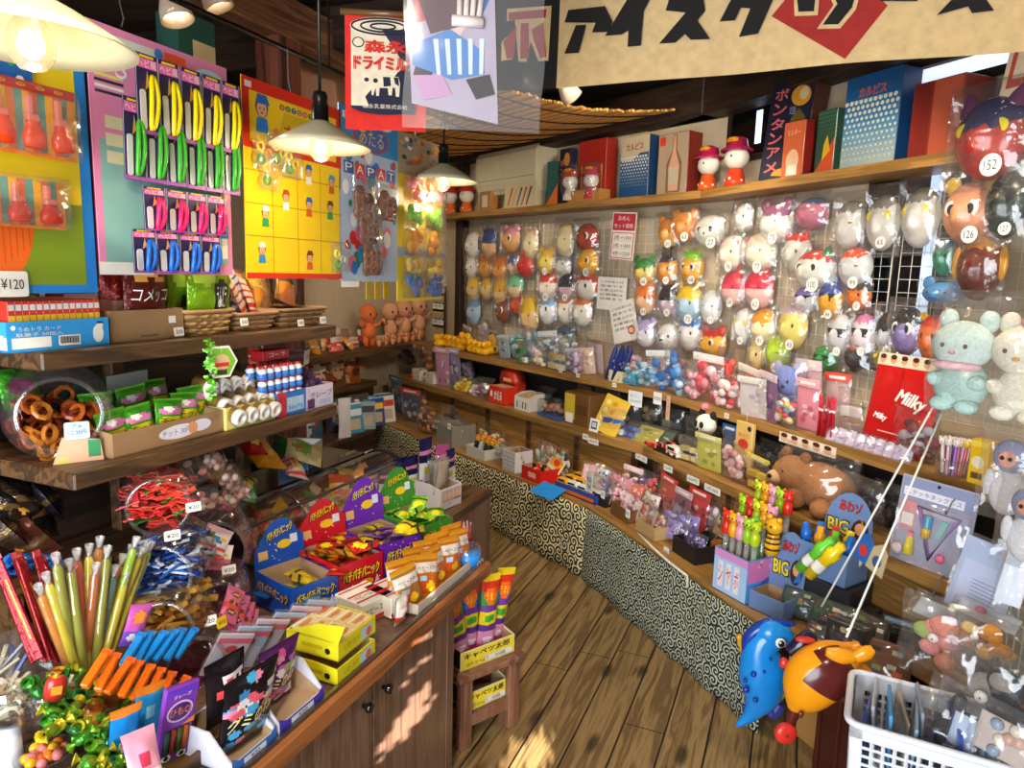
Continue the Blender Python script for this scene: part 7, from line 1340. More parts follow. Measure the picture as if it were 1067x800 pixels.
def toybag(label,px,py,n,z,wpx,hpx,cols,kind='blob',head=None,pitch=.12,yawo=0,group=None,roll=0,name='toy_bag',dz=0):
 q,yw,s=on(px,py,n,z+dz); w,h=wpx*s,hpx*s; t=thing(name,label,'toy bag',fr(q,yw+yawo,pitch,roll),group); rr=random.Random(int(px*13+py*7)); b=MB(); d=min(w,h)*.5
 if kind=='blob':
  for k in range(17): b.ell((rr.uniform(-.34,.34)*w,rr.uniform(-.16,.16)*d,h*(.10+.72*rr.random())),(w*rr.uniform(.10,.18),d*.2,h*rr.uniform(.07,.14)),mt(cols[k%len(cols)],'gloss'),nu=8,nv=6)
 elif kind=='card':
  b.box(w*.86,.004,h*.9,mt(cols[0]),T(0,.006,0)); rr2=[mt(c) for c in cols[1:]] or [WHITE]
  for k in range(8): b.disc(rr.uniform(-.32,.32)*w,h*rr.uniform(.15,.75),w*rr.uniform(.06,.13),h*rr.uniform(.04,.09),rr2[k%len(rr2)],T(0,.003,0)@UP,.0008+.0003*k,9)
 elif kind=='box':
  for k in range(4): b.box(w*.36,d*.3,h*.2,mt(cols[k%len(cols)]),T((k%2-.5)*w*.42,0,h*(.06+.36*(k//2)))@RZ(rr.uniform(-.3,.3)),.002)
 elif kind=='plush':
  c=mt(cols[0],'plush'); e=mt(cols[-1],'plush'); b.ell((0,0,h*.28),(w*.3,d*.3,h*.24),c,nu=14,nv=10); b.ell((0,-d*.08,h*.62),(w*.34,d*.3,h*.24),c,nu=14,nv=10)
  for k in(-1,1): b.ell((k*w*.25,0,h*.82),(w*.11,d*.1,h*.1),e,nu=10,nv=7); b.ell((k*w*.27,-d*.2,h*.3),(w*.1,d*.1,h*.09),e,nu=8,nv=6); b.ell((k*w*.12,-d*.36,h*.64),(w*.03,.004,h*.03),BLACK,nu=6,nv=5)
  b.ell((0,-d*.38,h*.56),(w*.05,.005,h*.03),mt('3a2a28'),nu=6,nv=5)
 b.build({'blob':'toys','card':'card','box':'boxes','plush':'plush'}[kind],t)
 film_mb(w*1.02,h*1.04,d*.9,seed=int(px*3+py),nx=7,ny=8).build('clear_bag',t)
 if head: b=MB(); b.box(w*.96,.006,h*.16,mt(head),T(0,0,h*.92)); b.rect(0,h*1.0,w*.6,h*.06,WHITE,FRONT(.006)); b.build('header',t)
 return t
def shelf_tag(px,py,n,txt,label,w=.05,h=.03,col='f0ece0',run=None):
 q,yw,s=at(px,py,n-.006); b=MB(); b.prism(rrect(0,0,w,h,.003,2),.0015,mt(col,'paper'),UP); b.text(txt,0,0,w*.72,h*.5,BLACK,UP); tag(b.build('price_tag',None,fr(q,yw)),label,'price tag')
def babydoll(label,px,py,hpx,V,z,col='e0884a',arms=1):
 q=onv(px,py,LU(0,V,0),A1); q=Vector((q.x,q.y,z)); h=hpx*ppm(q); t=thing('baby_doll',label,'doll',fr(q,FL-.3)); m=mt(col,'gloss'); b=MB()
 b.lathe([(0,h*.18),(h*.12,h*.2),(h*.17,h*.32),(h*.14,h*.46),(h*.07,h*.54),(h*.05,h*.56)],m,14)
 for e in(-1,1): b.tube([(e*h*.07,0,h*.24),(e*h*.09,-h*.01,h*.12),(e*h*.08,-h*.02,h*.0+.004)],[h*.08,h*.07,h*.05],m,8); b.tube([(e*h*.12,0,h*.46),(e*h*.24,-h*.05,h*.5),(e*h*.31,-h*.08,h*(.60 if arms else .42))],[h*.05,h*.045,h*.03],m,8)
 b.build('body',t); b=MB(); b.ell((0,0,h*.74),(h*.21,h*.19,h*.2),m,nu=14,nv=10); b.ell((0,h*.02,h*.8),(h*.205,h*.18,h*.16),m,nu=12,nv=8)
 for e in(-1,1): b.ell((e*h*.08,-h*.17,h*.74),(h*.03,.006,h*.035),BLACK,nu=7,nv=5); b.ell((e*h*.21,0,h*.72),(h*.03,h*.03,h*.05),m,nu=6,nv=5)
 b.ell((0,-h*.185,h*.65),(h*.04,.004,h*.012),mt('a83020'),nu=7,nv=4); b.ell((0,-h*.19,h*.70),h*.02,m,nu=6,nv=4); b.build('head',t); return t
babydoll('tallest orange celluloid baby doll standing alone in the alcove',384,325,46,2.4,S3,'e0743a')
for i,(px,py,hp) in enumerate(((407,338,44),(421,336,46),(436,334,46))): babydoll(['peach baby doll, first of the three in a row','peach baby doll, middle of the three in a row','peach baby doll, last of the three, beside the yellow ducks'][i],px,py,hp,2.42,S3,'e0a07a')
for i in range(7):
 px=395+7*i; q=onv(px,350,LU(0,2.34,0),A1); b=MB(); h=.08; m=mt('e89a68','gloss'); b.ell((0,0,h*.4),(h*.3,h*.25,h*.4),m,nu=10,nv=7); b.ell((0,-.002,h*.95),(h*.28,h*.26,h*.28),m,nu=10,nv=7)
 for e in(-1,1): b.ell((e*h*.1,-h*.25,h*.98),h*.04,BLACK,nu=5,nv=4); b.ell((e*h*.33,-h*.05,h*.55),(h*.12,h*.1,h*.1),m,nu=6,nv=5)
 tag(b.build('tiny_doll',None,fr(Vector((q.x,q.y,S3)),FL+R.uniform(-.5,.5))),'tiny peach doll in the row at the front of the alcove shelf','doll','tiny peach dolls')
for i,(px,py,w,h,c,lab) in enumerate(((352,335,.09,.10,'c8b8a8','clear packet of red and white sweets at the entrance end of the alcove shelf'),(368,340,.1,.05,'d8c8b8','flat white and red packet lying before the alcove baby doll'),(362,322,.06,.09,'8a6a5a','brown and grey packet upright behind the flat ones in the alcove'),(398,348,.09,.04,'c8c4bc','small grey paper tray below the baby dolls'),(340,318,.07,.06,'e0a860','orange picture card standing at the entrance end of the alcove shelf'))):
 q=onv(px,py,LU(0,2.42+.02*i,0),A1); b=bag_mb(w*1.7,h*1.8,.05,mt(c),[(.2,.35,mt('c83a28')),(.6,.7,mt('c83a28'))] if i in(0,1) else [],[(.5,.5,.25,.2,mt('d8682a'))] if i==4 else [],seed=i); tag(b.build('packet',None,fr(Vector((q.x,q.y,S3+.002)),FL,-.2)),lab,'sweet packet')
for i,(px,py,c) in enumerate(((302,374,'d86a28'),(312,366,'e8e0d8'),(340,372,'c89a40'),(352,368,'d8b060'))):
 q=lv(px,py,.8);
 if i<2: b=MB(); b.lathe([(0,0),(.025,0),(.032,.07),(.03,.07),(0,.01)],mt(c),14); b.lathe([(.029,.03),(.031,.05)],mt('2a4a8a'),14)
 else:
  b=MB()
  for k in range(12): b.tube([(R.uniform(-.02,.02),R.uniform(-.01,.01),0),(R.uniform(-.05,.05),R.uniform(-.02,.02),.13)],.003,mt(c),5)
 tag(b.build('cup' if i<2 else 'straw_bundle',None,fr(LU((q-O1).dot(U1)+.1,.9,SB if i<2 else SB),0) if i<2 else fr(LU(1.75+.25*(i-2),2.5,.701),0)),['orange printed paper cup behind the bottle candies','white paper cup stacked behind the bottle candies','bundle of golden straws on the alcove ledge, entrance side','bundle of golden straws on the alcove ledge, far side'][i],'cup' if i<2 else 'straws')
def duck():
 t=thing('rubber_duck','x','rubber duck'); m=mt('f2b41a','gloss'); b=MB(); b.ell((0,0,.026),(.03,.036,.026),m,nu=14,nv=9); b.ell((0,.036,.036),(.012,.014,.01),m,nu=8,nv=6); b.build('body',t); b=MB(); b.ell((0,-.018,.062),.022,m,nu=12,nv=9)
 for e in(-1,1): b.ell((e*.011,-.036,.067),.0035,BLACK,nu=6,nv=5)
 b.build('head',t); b=MB(); b.ell((0,-.041,.058),(.011,.011,.004),mt('e8641c','gloss'),nu=8,nv=5); b.build('beak',t); return t
ds=[]
for k in range(13):
 px=458+56*((k*0.618)%1); n=.53+.05*((k*.37)%1)*2; q,yw,s=on(px,350,n,S3+(.045 if k%5==4 else .001)); ds.append(fr(q,yw+R.uniform(-.8,.8),s=1.35))
pile([duck()],ds,'yellow rubber duck in the flock on the chest-high back shelf','rubber ducks')
p,yw,s=on(462,300,.72,S3); t=thing('keyring_rack','slim dark rack on the shelf corner for the bee-coloured plush keyrings','rack',fr(p,yw)); b=MB(); b.box(.12,.08,.012,M_DARKZ); b.box(.015,.015,.5,M_DARKZ,T(0,.02,.01));
for z in(.2,.34,.48): b.tube([(0,.02,z),(0,-.09,z)],.003,mt('9a9a9a','metal'),5); b.tube([(-.06,.015,z),(.06,.015,z)],.003,mt('9a9a9a','metal'),5)
b.build('frame',t)
for k in range(9):
 z=S3+[.42,.28,.14][k//3]; x=-.06+.06*(k%3); t=thing('plush_keyring','black, white and yellow plush keyring on the slim rack, '+['upper','middle','lower'][k//3]+' row','plush toy',fr(p,yw)@T(x,-.05,z-S3),'plush keyrings on the slim rack'); b=MB(); b.ell((0,0,.02),(.026,.022,.03),mt('e0d8c8','plush'),nu=10,nv=8,matfn=lambda x,y,z:mt('1c1818','plush') if abs(z)<.35 else (mt('e8b82a','plush') if z<0 else mt('e0d8c8','plush'))); b.ell((0,-.004,.062),(.022,.02,.02),mt('ddd4c4','plush'),nu=10,nv=8)
 for e in(-1,1): b.ell((e*.016,0,.08),.008,mt('1c1818','plush'),nu=7,nv=5); b.ell((e*.008,-.023,.064),.003,BLACK,nu=5,nv=4)
 b.build('plush',t); b=MB(); b.tube([(0,0,.08),(0,0,.125)],.0015,mt('b8b8b8','metal'),4); b.build('chain',t)
L3=[
(488,362,.70,18,16,['e8e4dc','d8d0c8','3a7ac0'],'box','e8e4dc','clear bag of small white parts, first after the ducks on the back shelf'),
(505,366,.70,18,18,['d8d8d8','b8c0c8'],'box','dcdcdc','clear bag of pale grey parts in front of the last ducks'),
(515,352,.66,16,18,['f0b428','2a2a2a'],'plush',None,'yellow and black plush chick behind the grey parts'),
(526,372,.60,20,16,['a8c8d8','e8e8e8','2a6ab0'],'card','d8e4ec','pale blue carded toy at the front edge of the back shelf'),
(538,360,.66,22,22,['8ab8c8','c8d8d8','4a8aa0'],'blob',None,'clear bag of sea blue shells on the back shelf'),
(545,378,.53,18,18,['2a8a4a','e8e8e0','1c5a30'],'box','2a8a3a','green headed bag of tiny boxes at the front of the back shelf'),
(556,364,.68,20,24,['6aa8c8','a8c8d8','e0e0d0'],'blob',None,'clear bag of aqua blobs behind the green headed bag'),
(560,384,.53,20,18,['e0b8c0','c8b0d8','e8e0b0'],'blob',None,'clear bag of pastel toys beside the green headed bag'),
(575,370,.66,22,24,['5a88b0','c8d8e0','3a5a88'],'blob','c8d8e8','clear bag of steel blue toys under the goggle mask'),
(580,390,.53,22,20,['d8c090','e8dcc0','b89a60'],'box',None,'clear bag of sandy boxes on the back shelf near its bend'),
(596,378,.62,20,24,['b8d0d8','8ab0c0','e8e8e8'],'blob',None,'clear bag of frosty blue charms close to the bend'),
(600,396,.53,20,18,['c8a8c8','a888b8','e0d0e0'],'blob','d8c8e0','mauve headed bag at the bend of the chest-high shelf'),
(612,386,.60,18,22,['e8c8b0','d8a888','f0e0d0'],'card',None,'peach carded toy beside the navy umbrella bundle'),
(655,388,.60,22,20,['e8a8b0','d8d8d0','c87a90'],'blob','e0b8c0','pink headed bag behind the pink topped cartons'),
(660,398,.53,20,16,['3aa8c8','2a88b0','b8dce8'],'blob',None,'clear bag of turquoise beads next to the pink topped cartons'),
(674,392,.56,22,22,['48b0d0','b8dce8','3a90b8'],'blob',None,'clear bag of bright aqua beads on the side shelf'),
(690,396,.55,24,28,['5aa0d8','a8c8e8','2a70c0'],'blob','dce8f0','tall clear bag of sky blue toys draped at the shelf front'),
(706,400,.52,30,38,['3a88d8','6aa8e0','c8e0f0','2a68c0'],'blob',None,'biggest clear bag of cobalt and sky blue toys hanging over the shelf edge'),
(722,408,.52,20,24,['e8a8b8','d890a8','f0d0d8'],'blob',None,'pale pink clear bag right beside the cobalt toys'),
(738,410,.55,32,34,['d84a5a','e08a98','c83a48','f0c0c8'],'blob','e8d8d8','clear bag of rose red toys on the side shelf'),
(760,408,.62,24,42,['c82a24','e85a48','a81c18'],'blob',None,'clear bag of scarlet ribbons standing behind the rose red toys'),
(757,420,.53,26,26,['ecdcd8','d82a3a','e8b8b8'],'blob',None,'clear bag of white toys dotted with red at the shelf front'),
(780,420,.60,30,32,['e8806a','d85a4a','f0c8b8'],'blob','f0d8d0','salmon coloured clear bag behind the white dotted one'),
(784,436,.52,30,28,['e0d4d4','c8b8c0','e8e4e0'],'card','ece4e0','white carded toys in a clear bag at the front of the side shelf'),
(800,440,.54,26,34,['8a5a88','b87aa8','5a3a68'],'card','e0c8d8','plum carded sticker set in a clear bag'),
(822,428,.62,34,50,['7a8ac8','d8d0e0','a8a0d0'],'plush',None,'lavender plush rabbit in a clear bag on the side shelf'),
(818,452,.52,30,24,['e8d8d0','d84a58','8ac0d8','f0d060'],'blob',None,'clear bag of mixed tiny charms at the shelf front below the lavender plush'),
(840,446,.57,22,36,['e08a9a','f0c8d0','c8586a'],'card','e8a8b0','rose pink carded toy leaning beside the red pencils'),
(846,420,.66,28,46,['e8c0c8','f0e0e0','d88898'],'card','e8d0d4','blush pink carded toy tall behind the leaning one'),
(876,410,.72,22,40,['d8b8b8','c84a48','e8e0d8'],'card','d84a3a','red and white carded figure behind the red pencils'),
(892,420,.68,26,36,['d8c8c8','b8a0a8','e8e4e0'],'box',None,'clear bag of greyish pink boxes behind the pencils'),
(955,470,.60,46,36,['5a2a2a','a8a0a8','8a3a3a'],'blob',None,'clear bag of dark red toys at the end of the side shelf'),
(962,430,.70,30,56,['d8c0a8','3a2a24','c83a30'],'card','e8e0d8','carded beads in a clear bag hanging beyond the red bag'),
]
for px,py,n,w,h,cols,kind,hd,lab in L3: toybag(lab,px,py,n,S3+.001,w*1.35,h*1.4,cols,kind,hd,yawo=R.uniform(-.25,.25),roll=R.uniform(-.12,.12))
for k in range(7):
 q,yw,s=on(632+2.2*k,385,.53+.018*(k%3),S3+.002); b=MB(); b.lathe([(0,0),(.012,.01),(.018,.12),(.014,.2),(.005,.24)],mt(['1c2c70','243a88','182458'][k%3]),9);
 for j in range(5): b.ell((.014*math.cos(j*2.1),.014*math.sin(j*2.1),.03+.035*j),(.006,.006,.009),mt(['e8c83a','e8e4e0'][j%2]),nu=6,nv=4)
 tag(b.build('navy_roll',None,fr(q,yw,R.uniform(-.1,.1),R.uniform(.25,.5))),'navy and yellow patterned roll in the bundle leaning on the bend of the shelf','toy roll','navy patterned rolls')
def cartonR(label,px,py,n,z,wpx,hpx,D,col,front=None,art=None,yawo=0,name='carton',inner=None):
 q,yw,s=on(px,py,n,z+.001); w,h=wpx*s,hpx*s; t=thing(name,label,'carton',fr(q,yw+yawo)@T(0,D/2,0)); b=carton(w,D,h,mt(col),inner,front=(front*h if front else None));
 if art: art(b,w,h,FRONT(D))
 b.build('carton',t); return t,w,h,q,yw,s
b_=lambda c: (lambda b,w,h,M: [b.poly([(-w*.45+w*.15*k,h*.2),(-w*.35+w*.15*k,h*.2),(-w*.4+w*.15*k,h*.7)],mt(c),M) for k in range(6)])
q,yw,s=on(645,392,.52,S3+.001); t=thing('pink_carton','pink topped cream cartons side by side at the bend, treated as one open display','carton',fr(q,yw)@T(0,.06,0)); b=carton(30*s,.12,14*s,mt('d8cca0'),front=12*s); b.build('carton',t); b=MB(); b.prism([(-14*s,0),(14*s,0),(0,16*s),(-12*s,10*s)],.004,mt('e0a8b0'),T(0,.02,12*s)@RX(-.9)@UP); b.build('flap',t)
t['label']='cream carton with a pink patterned flap at the bend of the chest-high shelf'
for k in range(4):
 q2=q+Vector((0,0,.02)); toybag(f'small cream packet, {ordn[k]} along inside the pink flapped carton',636+7*k,390,.54,S3+.006,8,12,['e0d4a8','e8e0c8','c8b888'],'box',None,group='cream packets in the pink flapped carton')
pr=None
for k in range(12):
 q,yw,s=on(851+1.6*k,455,.53+.012*(k%3),S3+.002); M=fr(q,yw,R.uniform(-.08,.05),R.uniform(-.1,.1)); lab='red pencil standing in the bunch left of the red bag'.replace('left of','beside')
 if pr is None: b=MB(); b.lathe([(0,0),(.0045,0),(.0045,.155),(.0012,.175),(0,.176)],mt('c82030','gloss'),6); b.lathe([(.0047,.11),(.0047,.12)],WHITE,6); pr=tag(b.build('red_pencil',None,M),lab,'pencil','red pencils')
 else: dup(pr,M,lab)
q,yw,s=on(928,470,.60,S3+.002); t=thing('red_bag','glossy red bag with white script lettering on the side shelf','bag',fr(q,yw-.05,-.14)); w,h=80*s,88*s; b=MB(); rm=mt('c01c1c','gloss'); b.grid(1,1,12,10,lambda u,v:((u-.5)*w,-.022*sg(u,.5)*sg(v,.5)-.003*math.sin(u*16)*sg(v),v*h),rm); b.grid(1,1,12,10,lambda u,v:((u-.5)*w,.022*sg(u,.5)*sg(v,.5),v*h),rm,flip=True); b.build('bag',t)
b=MB(); b.bold('Milky',w*.2,h*.62,w*.42,h*.2,WHITE,T(0,-.026,0)@UP,.001,.25,rot=-.18); b.bold('Milky',-w*.2,h*.38,w*.2,h*.09,WHITE,T(0,-.026,0)@UP,.001,.25,rot=-.1); b.rect(0,h*.22,w*.4,h*.012,mt('e8b8a8'),T(0,-.025,0)@UP); b.tube([(-.02*w,-.021,h*.05),(-.02*w,-.024,h*.5),(-.02*w,-.021,h*.97)],.0015,mt('8a1414'),5); b.build('lettering',t)
b=MB(); b.box(w*1.0,.006,h*.15,mt('e0d4b8'),T(0,0,h))
for k in range(6): b.disc(-w*.42+w*.168*k,h*1.075,w*.05,h*.05,mt('d8a078'),FRONT(.006),.001,10); b.disc(-w*.42+w*.168*k,h*1.105,w*.05,h*.03,mt('4a2818'),FRONT(.006),.0015,10)
b.build('header',t)
for k in range(8): toybag(f'pale lilac clear blister pack, {ordn[k%6] if k<6 else ["seventh","eighth"][k-6]} in the fanned row before the red bag',868+10*k,468+3*k,.525,S3+.001,20,18,['a898b8','c8b8d0','8a7a98'],'card',None,-.7,.5,'fanned lilac blister packs')
q,yw,s=on(832,420,.70,S3+.002); b=MB(); w,h=44*s,56*s; b.prism([(-w/2,0),(w/2,0),(w/2,h),(-w/2,h)],.004,mt('e8dcd0'),UP); b.rect(0,h*.92,w*.9,h*.12,mt('d84a5a'),UP); b.text('シール',0,h*.92,w*.6,h*.07,WHITE,UP,.0012)
for k in range(12): b.disc((k%3-1)*w*.28,h*(.72-.18*(k//3)),w*.1,h*.06,mt(['f0a020','e85a7a','6ab0d0','e8c8a0'][k%4]),UP,.001,10)
tag(b.build('sticker_sheet',None,fr(q,yw,-.2,-.2)),'white sheet of round colourful stickers leaning behind the blush pink card','sticker sheet')
t=thing('stick_cup','clear cup of animal-topped sticks at the end of the side shelf','cup',fr(*on(990,505,.53,S3+.002)[:2])); b=MB(); b.lathe([(0,0),(.05,0),(.055,.06),(.052,.06),(.046,.005)],CLEAR,18); b.build('cup',t); c0=on(990,505,.53,S3+.006)
for k in range(14):
 a_=k*2.4; d=Vector((math.cos(a_),math.sin(a_),0))*.035*math.sqrt((k+.5)/14); t=thing('animal_stick','pink striped stick with a white animal head in the clear cup','toy stick',fr(c0[0]+d,c0[1],d.y*3,d.x*3),'animal-topped sticks'); b=MB(); b.lathe([(.006,0),(.006,.1)],mt(['d8a8b8','e8d8d8','c84a5a','8a5ab0'][k%4],'gloss'),7); b.build('stick',t); b=MB(); b.ell((0,0,.112),.014,mt('e8dcd0' if k%5 else 'e8c030','gloss'),nu=9,nv=7);
 for e in(-1,1): b.ell((e*.009,0,.124),.005,mt('e8dcd0'),nu=6,nv=5); b.ell((e*.005,-.0135,.113),.002,BLACK,nu=5,nv=4)
 b.build('head',t)
boxon('narrow yellow carton standing at the end of the side shelf',1022,460,20,48,.05,mt('e8b81c'),.50,.0,lambda b,w,h,M:(b.rect(0,h*.9,w*.9,h*.12,mt('f0d850'),M),b.poly(circ(0,h*.5,w*.34,h*.14),mt('e8e0c0'),M,.001),b.rect(0,h*.2,w*.6,h*.14,mt('5a4a20'),M,.001)),'carton',S3)
for i,(px,py,tx) in enumerate(((432,361,'50'),(441,363,'50'),(452,365,'80'),(584,386,'150'),(602,391,'300'),(640,401,'200'),(757,433,'120'))): shelf_tag(px,py,.5,tx,'small white price label on the chest-high shelf edge, '+['first under the baby dolls','second under the baby dolls','third, under the ducks','by the sandy boxes','at the bend','under the pink flapped carton','under the rose red toys'][i],.035,.026)
q,yw,s=at(662,411,.485); b=MB(); b.prism([(-.055,-.07),(.055,-.07),(.055,.02),(-.055,.02)],.002,mt('e4e8ec'),UP); b.text('当てくじ',0,-.01,.08,.02,mt('4a6a9a'),UP); b.text('1回100円',0,-.04,.08,.018,mt('4a6a9a'),UP); tag(b.build('hanging_card',None,fr(q,yw)),'white card with blue writing hanging from the shelf edge','card')
for i,(px,py,w_,h_,c,lab) in enumerate(((685,415,.06,.07,'e0e0dc','small white price card hanging beside the card with blue writing'),(696,425,.035,.14,'d8b8a0','long narrow tan paper strip hanging from the shelf edge'))):
 q,yw,s=at(px,py,.488); b=MB(); b.prism([(-w_/2,-h_/2),(w_/2,-h_/2),(w_/2,h_/2),(-w_/2,h_/2)],.002,mt(c),UP); b.text(['¥250','さわらないで'][i],0,0,w_*.8 if i==0 else .1,.02,BLACK if i==0 else RED,UP,.0012,rot=0 if i==0 else pi/2); tag(b.build('hanging_card',None,fr(q,yw)),lab,'card')
q,yw,s=at(840,463,.49); b=MB(); b.prism([(-.16,-.022),(.16,-.022),(.16,.024),(-.16,.024)],.002,mt('e4d4bc'),UP)
for k in range(5): b.disc(-.13+.062*k,.0,.02,.018,mt('d8a888'),UP,.001,12); b.disc(-.13+.062*k,.012,.02,.01,mt('4a2a1c'),UP,.0015,12)
tag(b.build('picture_strip',None,fr(q,yw)),'cream strip with a row of printed faces along the shelf edge','strip')
q,yw,s=at(778,440,.47); t=thing('hanging_pack','tan hanging toy pack with red print under the side shelf','toy pack',fr(q,yw)); w,h=26*s,46*s; b=MB(); b.box(w,.02,h,mt('d8b468'),T(0,0,-h),.003); b.text('あたり',0,-h*.3,w*.6,h*.1,RED,FRONT(.02)); b.poly(circ(0,-h*.5,w*.3,h*.12),mt('c83a28'),FRONT(.02),.001); b.rect(0,-h*.8,w*.7,h*.12,mt('e8d8a8'),FRONT(.02)); b.disc(w*.3,-h*.12,w*.12,h*.06,mt('2a2a4a'),FRONT(.02),.001); b.build('pack',t)
b=MB(); b.tube([(0,0,0),(0,0,.05)],.001,WHITE,4); b.build('string',t)
L2=[
(425,376,.66,28,22,['1c1c24','2a2a34','6a6a78'],'blob',None,'black glossy bag hanging dark at the back of the far waist-low shelf'),
(448,388,.52,26,22,['a8582a','c87a3a','7a3a1c'],'blob',None,'clear bag of rust brown toys on the far waist-low shelf'),
(462,398,.45,18,28,['c88ab0','e8d0dc','8a5a9a'],'card','d8a8c0','mauve carded toy on the far waist-low shelf'),
(474,396,.52,18,28,['8a88b0','d8d0e0','5a5880'],'card','b0a8c8','slate violet carded toy on the far waist-low shelf'),
(488,394,.6,24,22,['7a6a8a','a898b0','4a4058'],'blob',None,'clear bag of smoky violet toys behind the yellow ones'),
(478,410,.41,22,14,['e0c020','e8d84a','d8a818'],'blob',None,'clear bag of bright yellow toys at the front of the waist-low shelf'),
(494,413,.42,22,18,['c8a8d0','e8e0c0','a888b8'],'blob',None,'clear bag of lilac and cream toys by the red carton'),
(560,400,.62,20,18,['c8d0e8','8a98c0'],'box',None,'clear lidded box of pale blue parts behind the flesh coloured toys'),
(640,442,.44,26,20,['2a6ac8','e0e4ec','1c4aa0'],'box',None,'clear pack of a blue and white toy car on the waist-low shelf'),
(654,446,.44,24,16,['1c50b0','3a78d0'],'box',None,'clear pack of a royal blue toy car beside the white one'),
(668,458,.42,30,18,['a8a048','c8c068','6a7a3a'],'card',None,'khaki printed pack lying flat on the waist-low shelf'),
(682,462,.46,28,16,['4a5a48','8a9a58','c8c088'],'card',None,'dark olive printed pack behind the khaki one'),
(720,476,.42,26,20,['d8c88a','e8dcb0','a89a5a'],'box',None,'clear bag of straw yellow boxes by the toy ambulance'),
(738,488,.42,30,26,['c8c050','e8e080','8a9a3a'],'card','d8d080','lime yellow carded toy near the hanging tan pack'),
(762,478,.52,18,34,['3a5a8a','e8c828','c8d8e0'],'card','2a5a9a','blue headed carded toy behind the lime yellow one'),
(764,506,.42,30,30,['d8a8a0','c88a88','e8c8c0'],'blob',None,'dusty pink bag of soft toys at the front of the waist-low shelf'),
(790,512,.42,32,26,['e0c040','e8d878','c8a020'],'box','e8d040','clear bag of butter yellow packets before the big plush'),
(806,480,.62,30,30,['2a2430','5a5460','8a8490'],'blob',None,'dark bag of grey toys behind the big plush'),
(900,530,.5,44,40,['1c1a1e','3a3638','6a6468'],'blob',None,'black bag of toys under the end of the side shelf'),
(930,536,.6,34,36,['2a2420','4a3a30'],'blob',None,'brown-black bag in the dark corner beyond the craft kit'),
]
for px,py,n,w,h,cols,kind,hd,lab in L2: toybag(lab,px,py,n,S2+.001,w*1.25,h*1.35,cols,kind,hd,yawo=R.uniform(-.25,.25),pitch=.1 if h>=20 else -.8)
for i,(px,py) in enumerate(((433,402),(447,406))):
 t,w,h,q,yw,s=cartonR('white plastic bin on the far waist-low shelf, '+['alcove side','near side'][i],px,py,.40,S2,16,11,.12,'d4d0c8',inner=mt('d4d0c8'))
 for k in range(5): b=MB(); b.ell((0,0,.02),(.02,.016,.02),mt(['d8602a','c89a7a','a8401c'][k%3],'gloss'),nu=8,nv=6); tag(b.build('small_toy',None,fr(q+Vector((R.uniform(-.05,.05),R.uniform(.04,.08),.012+.018*(k%3))),R.uniform(0,6))),'small rust coloured toy in the '+['alcove side','near side'][i]+' white bin','toy',['rust toys in the alcove side bin','rust toys in the near side bin'][i])
cartonR('bright red carton with white hiragana on the waist-low shelf',517,425,.38,S2,26,18,.12,'d8301c',art=lambda b,w,h,M:(b.bold('かえる',w*.1,h*.5,w*.5,h*.5,WHITE,M),b.disc(-w*.35,h*.55,w*.08,h*.2,WHITE,M,.001)))
q,yw,s=on(534,402,.58,S2+.001); t=thing('red_case','round-topped red lattice case behind the red carton','case',fr(q,yw)); w,h=28*s,36*s; b=MB(); b.box(w,.1,h*.55,mt('b8321c','gloss'),None,.004); b.lathe([(w*.5,0),(w*.5,.1)],mt('b8321c','gloss'),24,T(0,.05,h*.55)@RX(pi/2),cap=True)
for k in range(4): b.rect(-w*.3+w*.2*k,h*.3,w*.06,h*.4,mt('7a1c10'),FRONT(.1));
b.rect(0,h*.6,w*.5,h*.1,mt('e8b070'),FRONT(.1)); b.build('case',t)
t,w,h,q,yw,s=cartonR('white and green printed carton of pink figures on the waist-low shelf',543,428,.38,S2,24,18,.14,'d8d4cc',front=.8,art=lambda b,w,h,M:[b.rect(-w*.3+w*.2*k,h*.35,w*.1,h*.4,mt(['3a8a5a','c8cac0','2a7a4a','c83a2a'][k]),M) for k in range(4)])
q,yw,s=on(570,432,.39,S2+.001); t=thing('clear_case','clear plastic case of flesh coloured toys on a blue base','case',fr(q,yw)@T(0,.07,0)); w=34*s; b=MB(); b.box(w,.14,.02,mt('3a60a8'),None,.003); b.build('base',t); b=MB(); b.box(w,.14,.09,CLEAR,T(0,0,.021),.004); b.build('lid',t); b=MB()
for k in range(14): b.ell((R.uniform(-.4,.4)*w,R.uniform(-.05,.05),.04+.03*R.random()),(.022,.02,.018),mt(['e0a888','d89878'][k%2]),nu=8,nv=6)
b.build('toys',t)
boxon('yellow and brown carton with printed label on the waist-low shelf','' or 600,440,38,34,.14,mt('6a4a24'),.40,.0,lambda b,w,h,M:(b.rect(-w*.28,h*.55,w*.42,h*.8,mt('d8b83a'),M),b.rect(-w*.28,h*.2,w*.3,h*.3,WHITE,M,.001),b.rect(w*.2,h*.5,w*.4,h*.3,mt('5a3a1c'),M)),'carton',S2)
q,yw,s=on(618,452,.37,S2+.002); b=MB(); b.prism([(-.04,0),(.04,0),(.04,.08),(-.04,.08)],.002,WHITE,UP); b.rect(0,.04,.05,.05,mt('3a4a4a'),UP); b.rect(0,.042,.035,.03,mt('c8d0d0'),UP,.001); tag(b.build('price_card',None,fr(q,yw,-.15)),'white price card with grey picture leaning on the yellow and brown carton','price tag')
q,yw,s=on(628,456,.40,S2+.002); b=MB(); w,h=36*s,40*s; b.box(w,.012,h,mt('e0bc3a'),None,.002);
for k in range(10): b.disc((k%3-1)*w*.28,h*(.8-.22*(k//3)),w*.1,h*.07,mt(['f0e0a0','c89020','e8a878'][k%3]),FRONT(.012),.001,9)
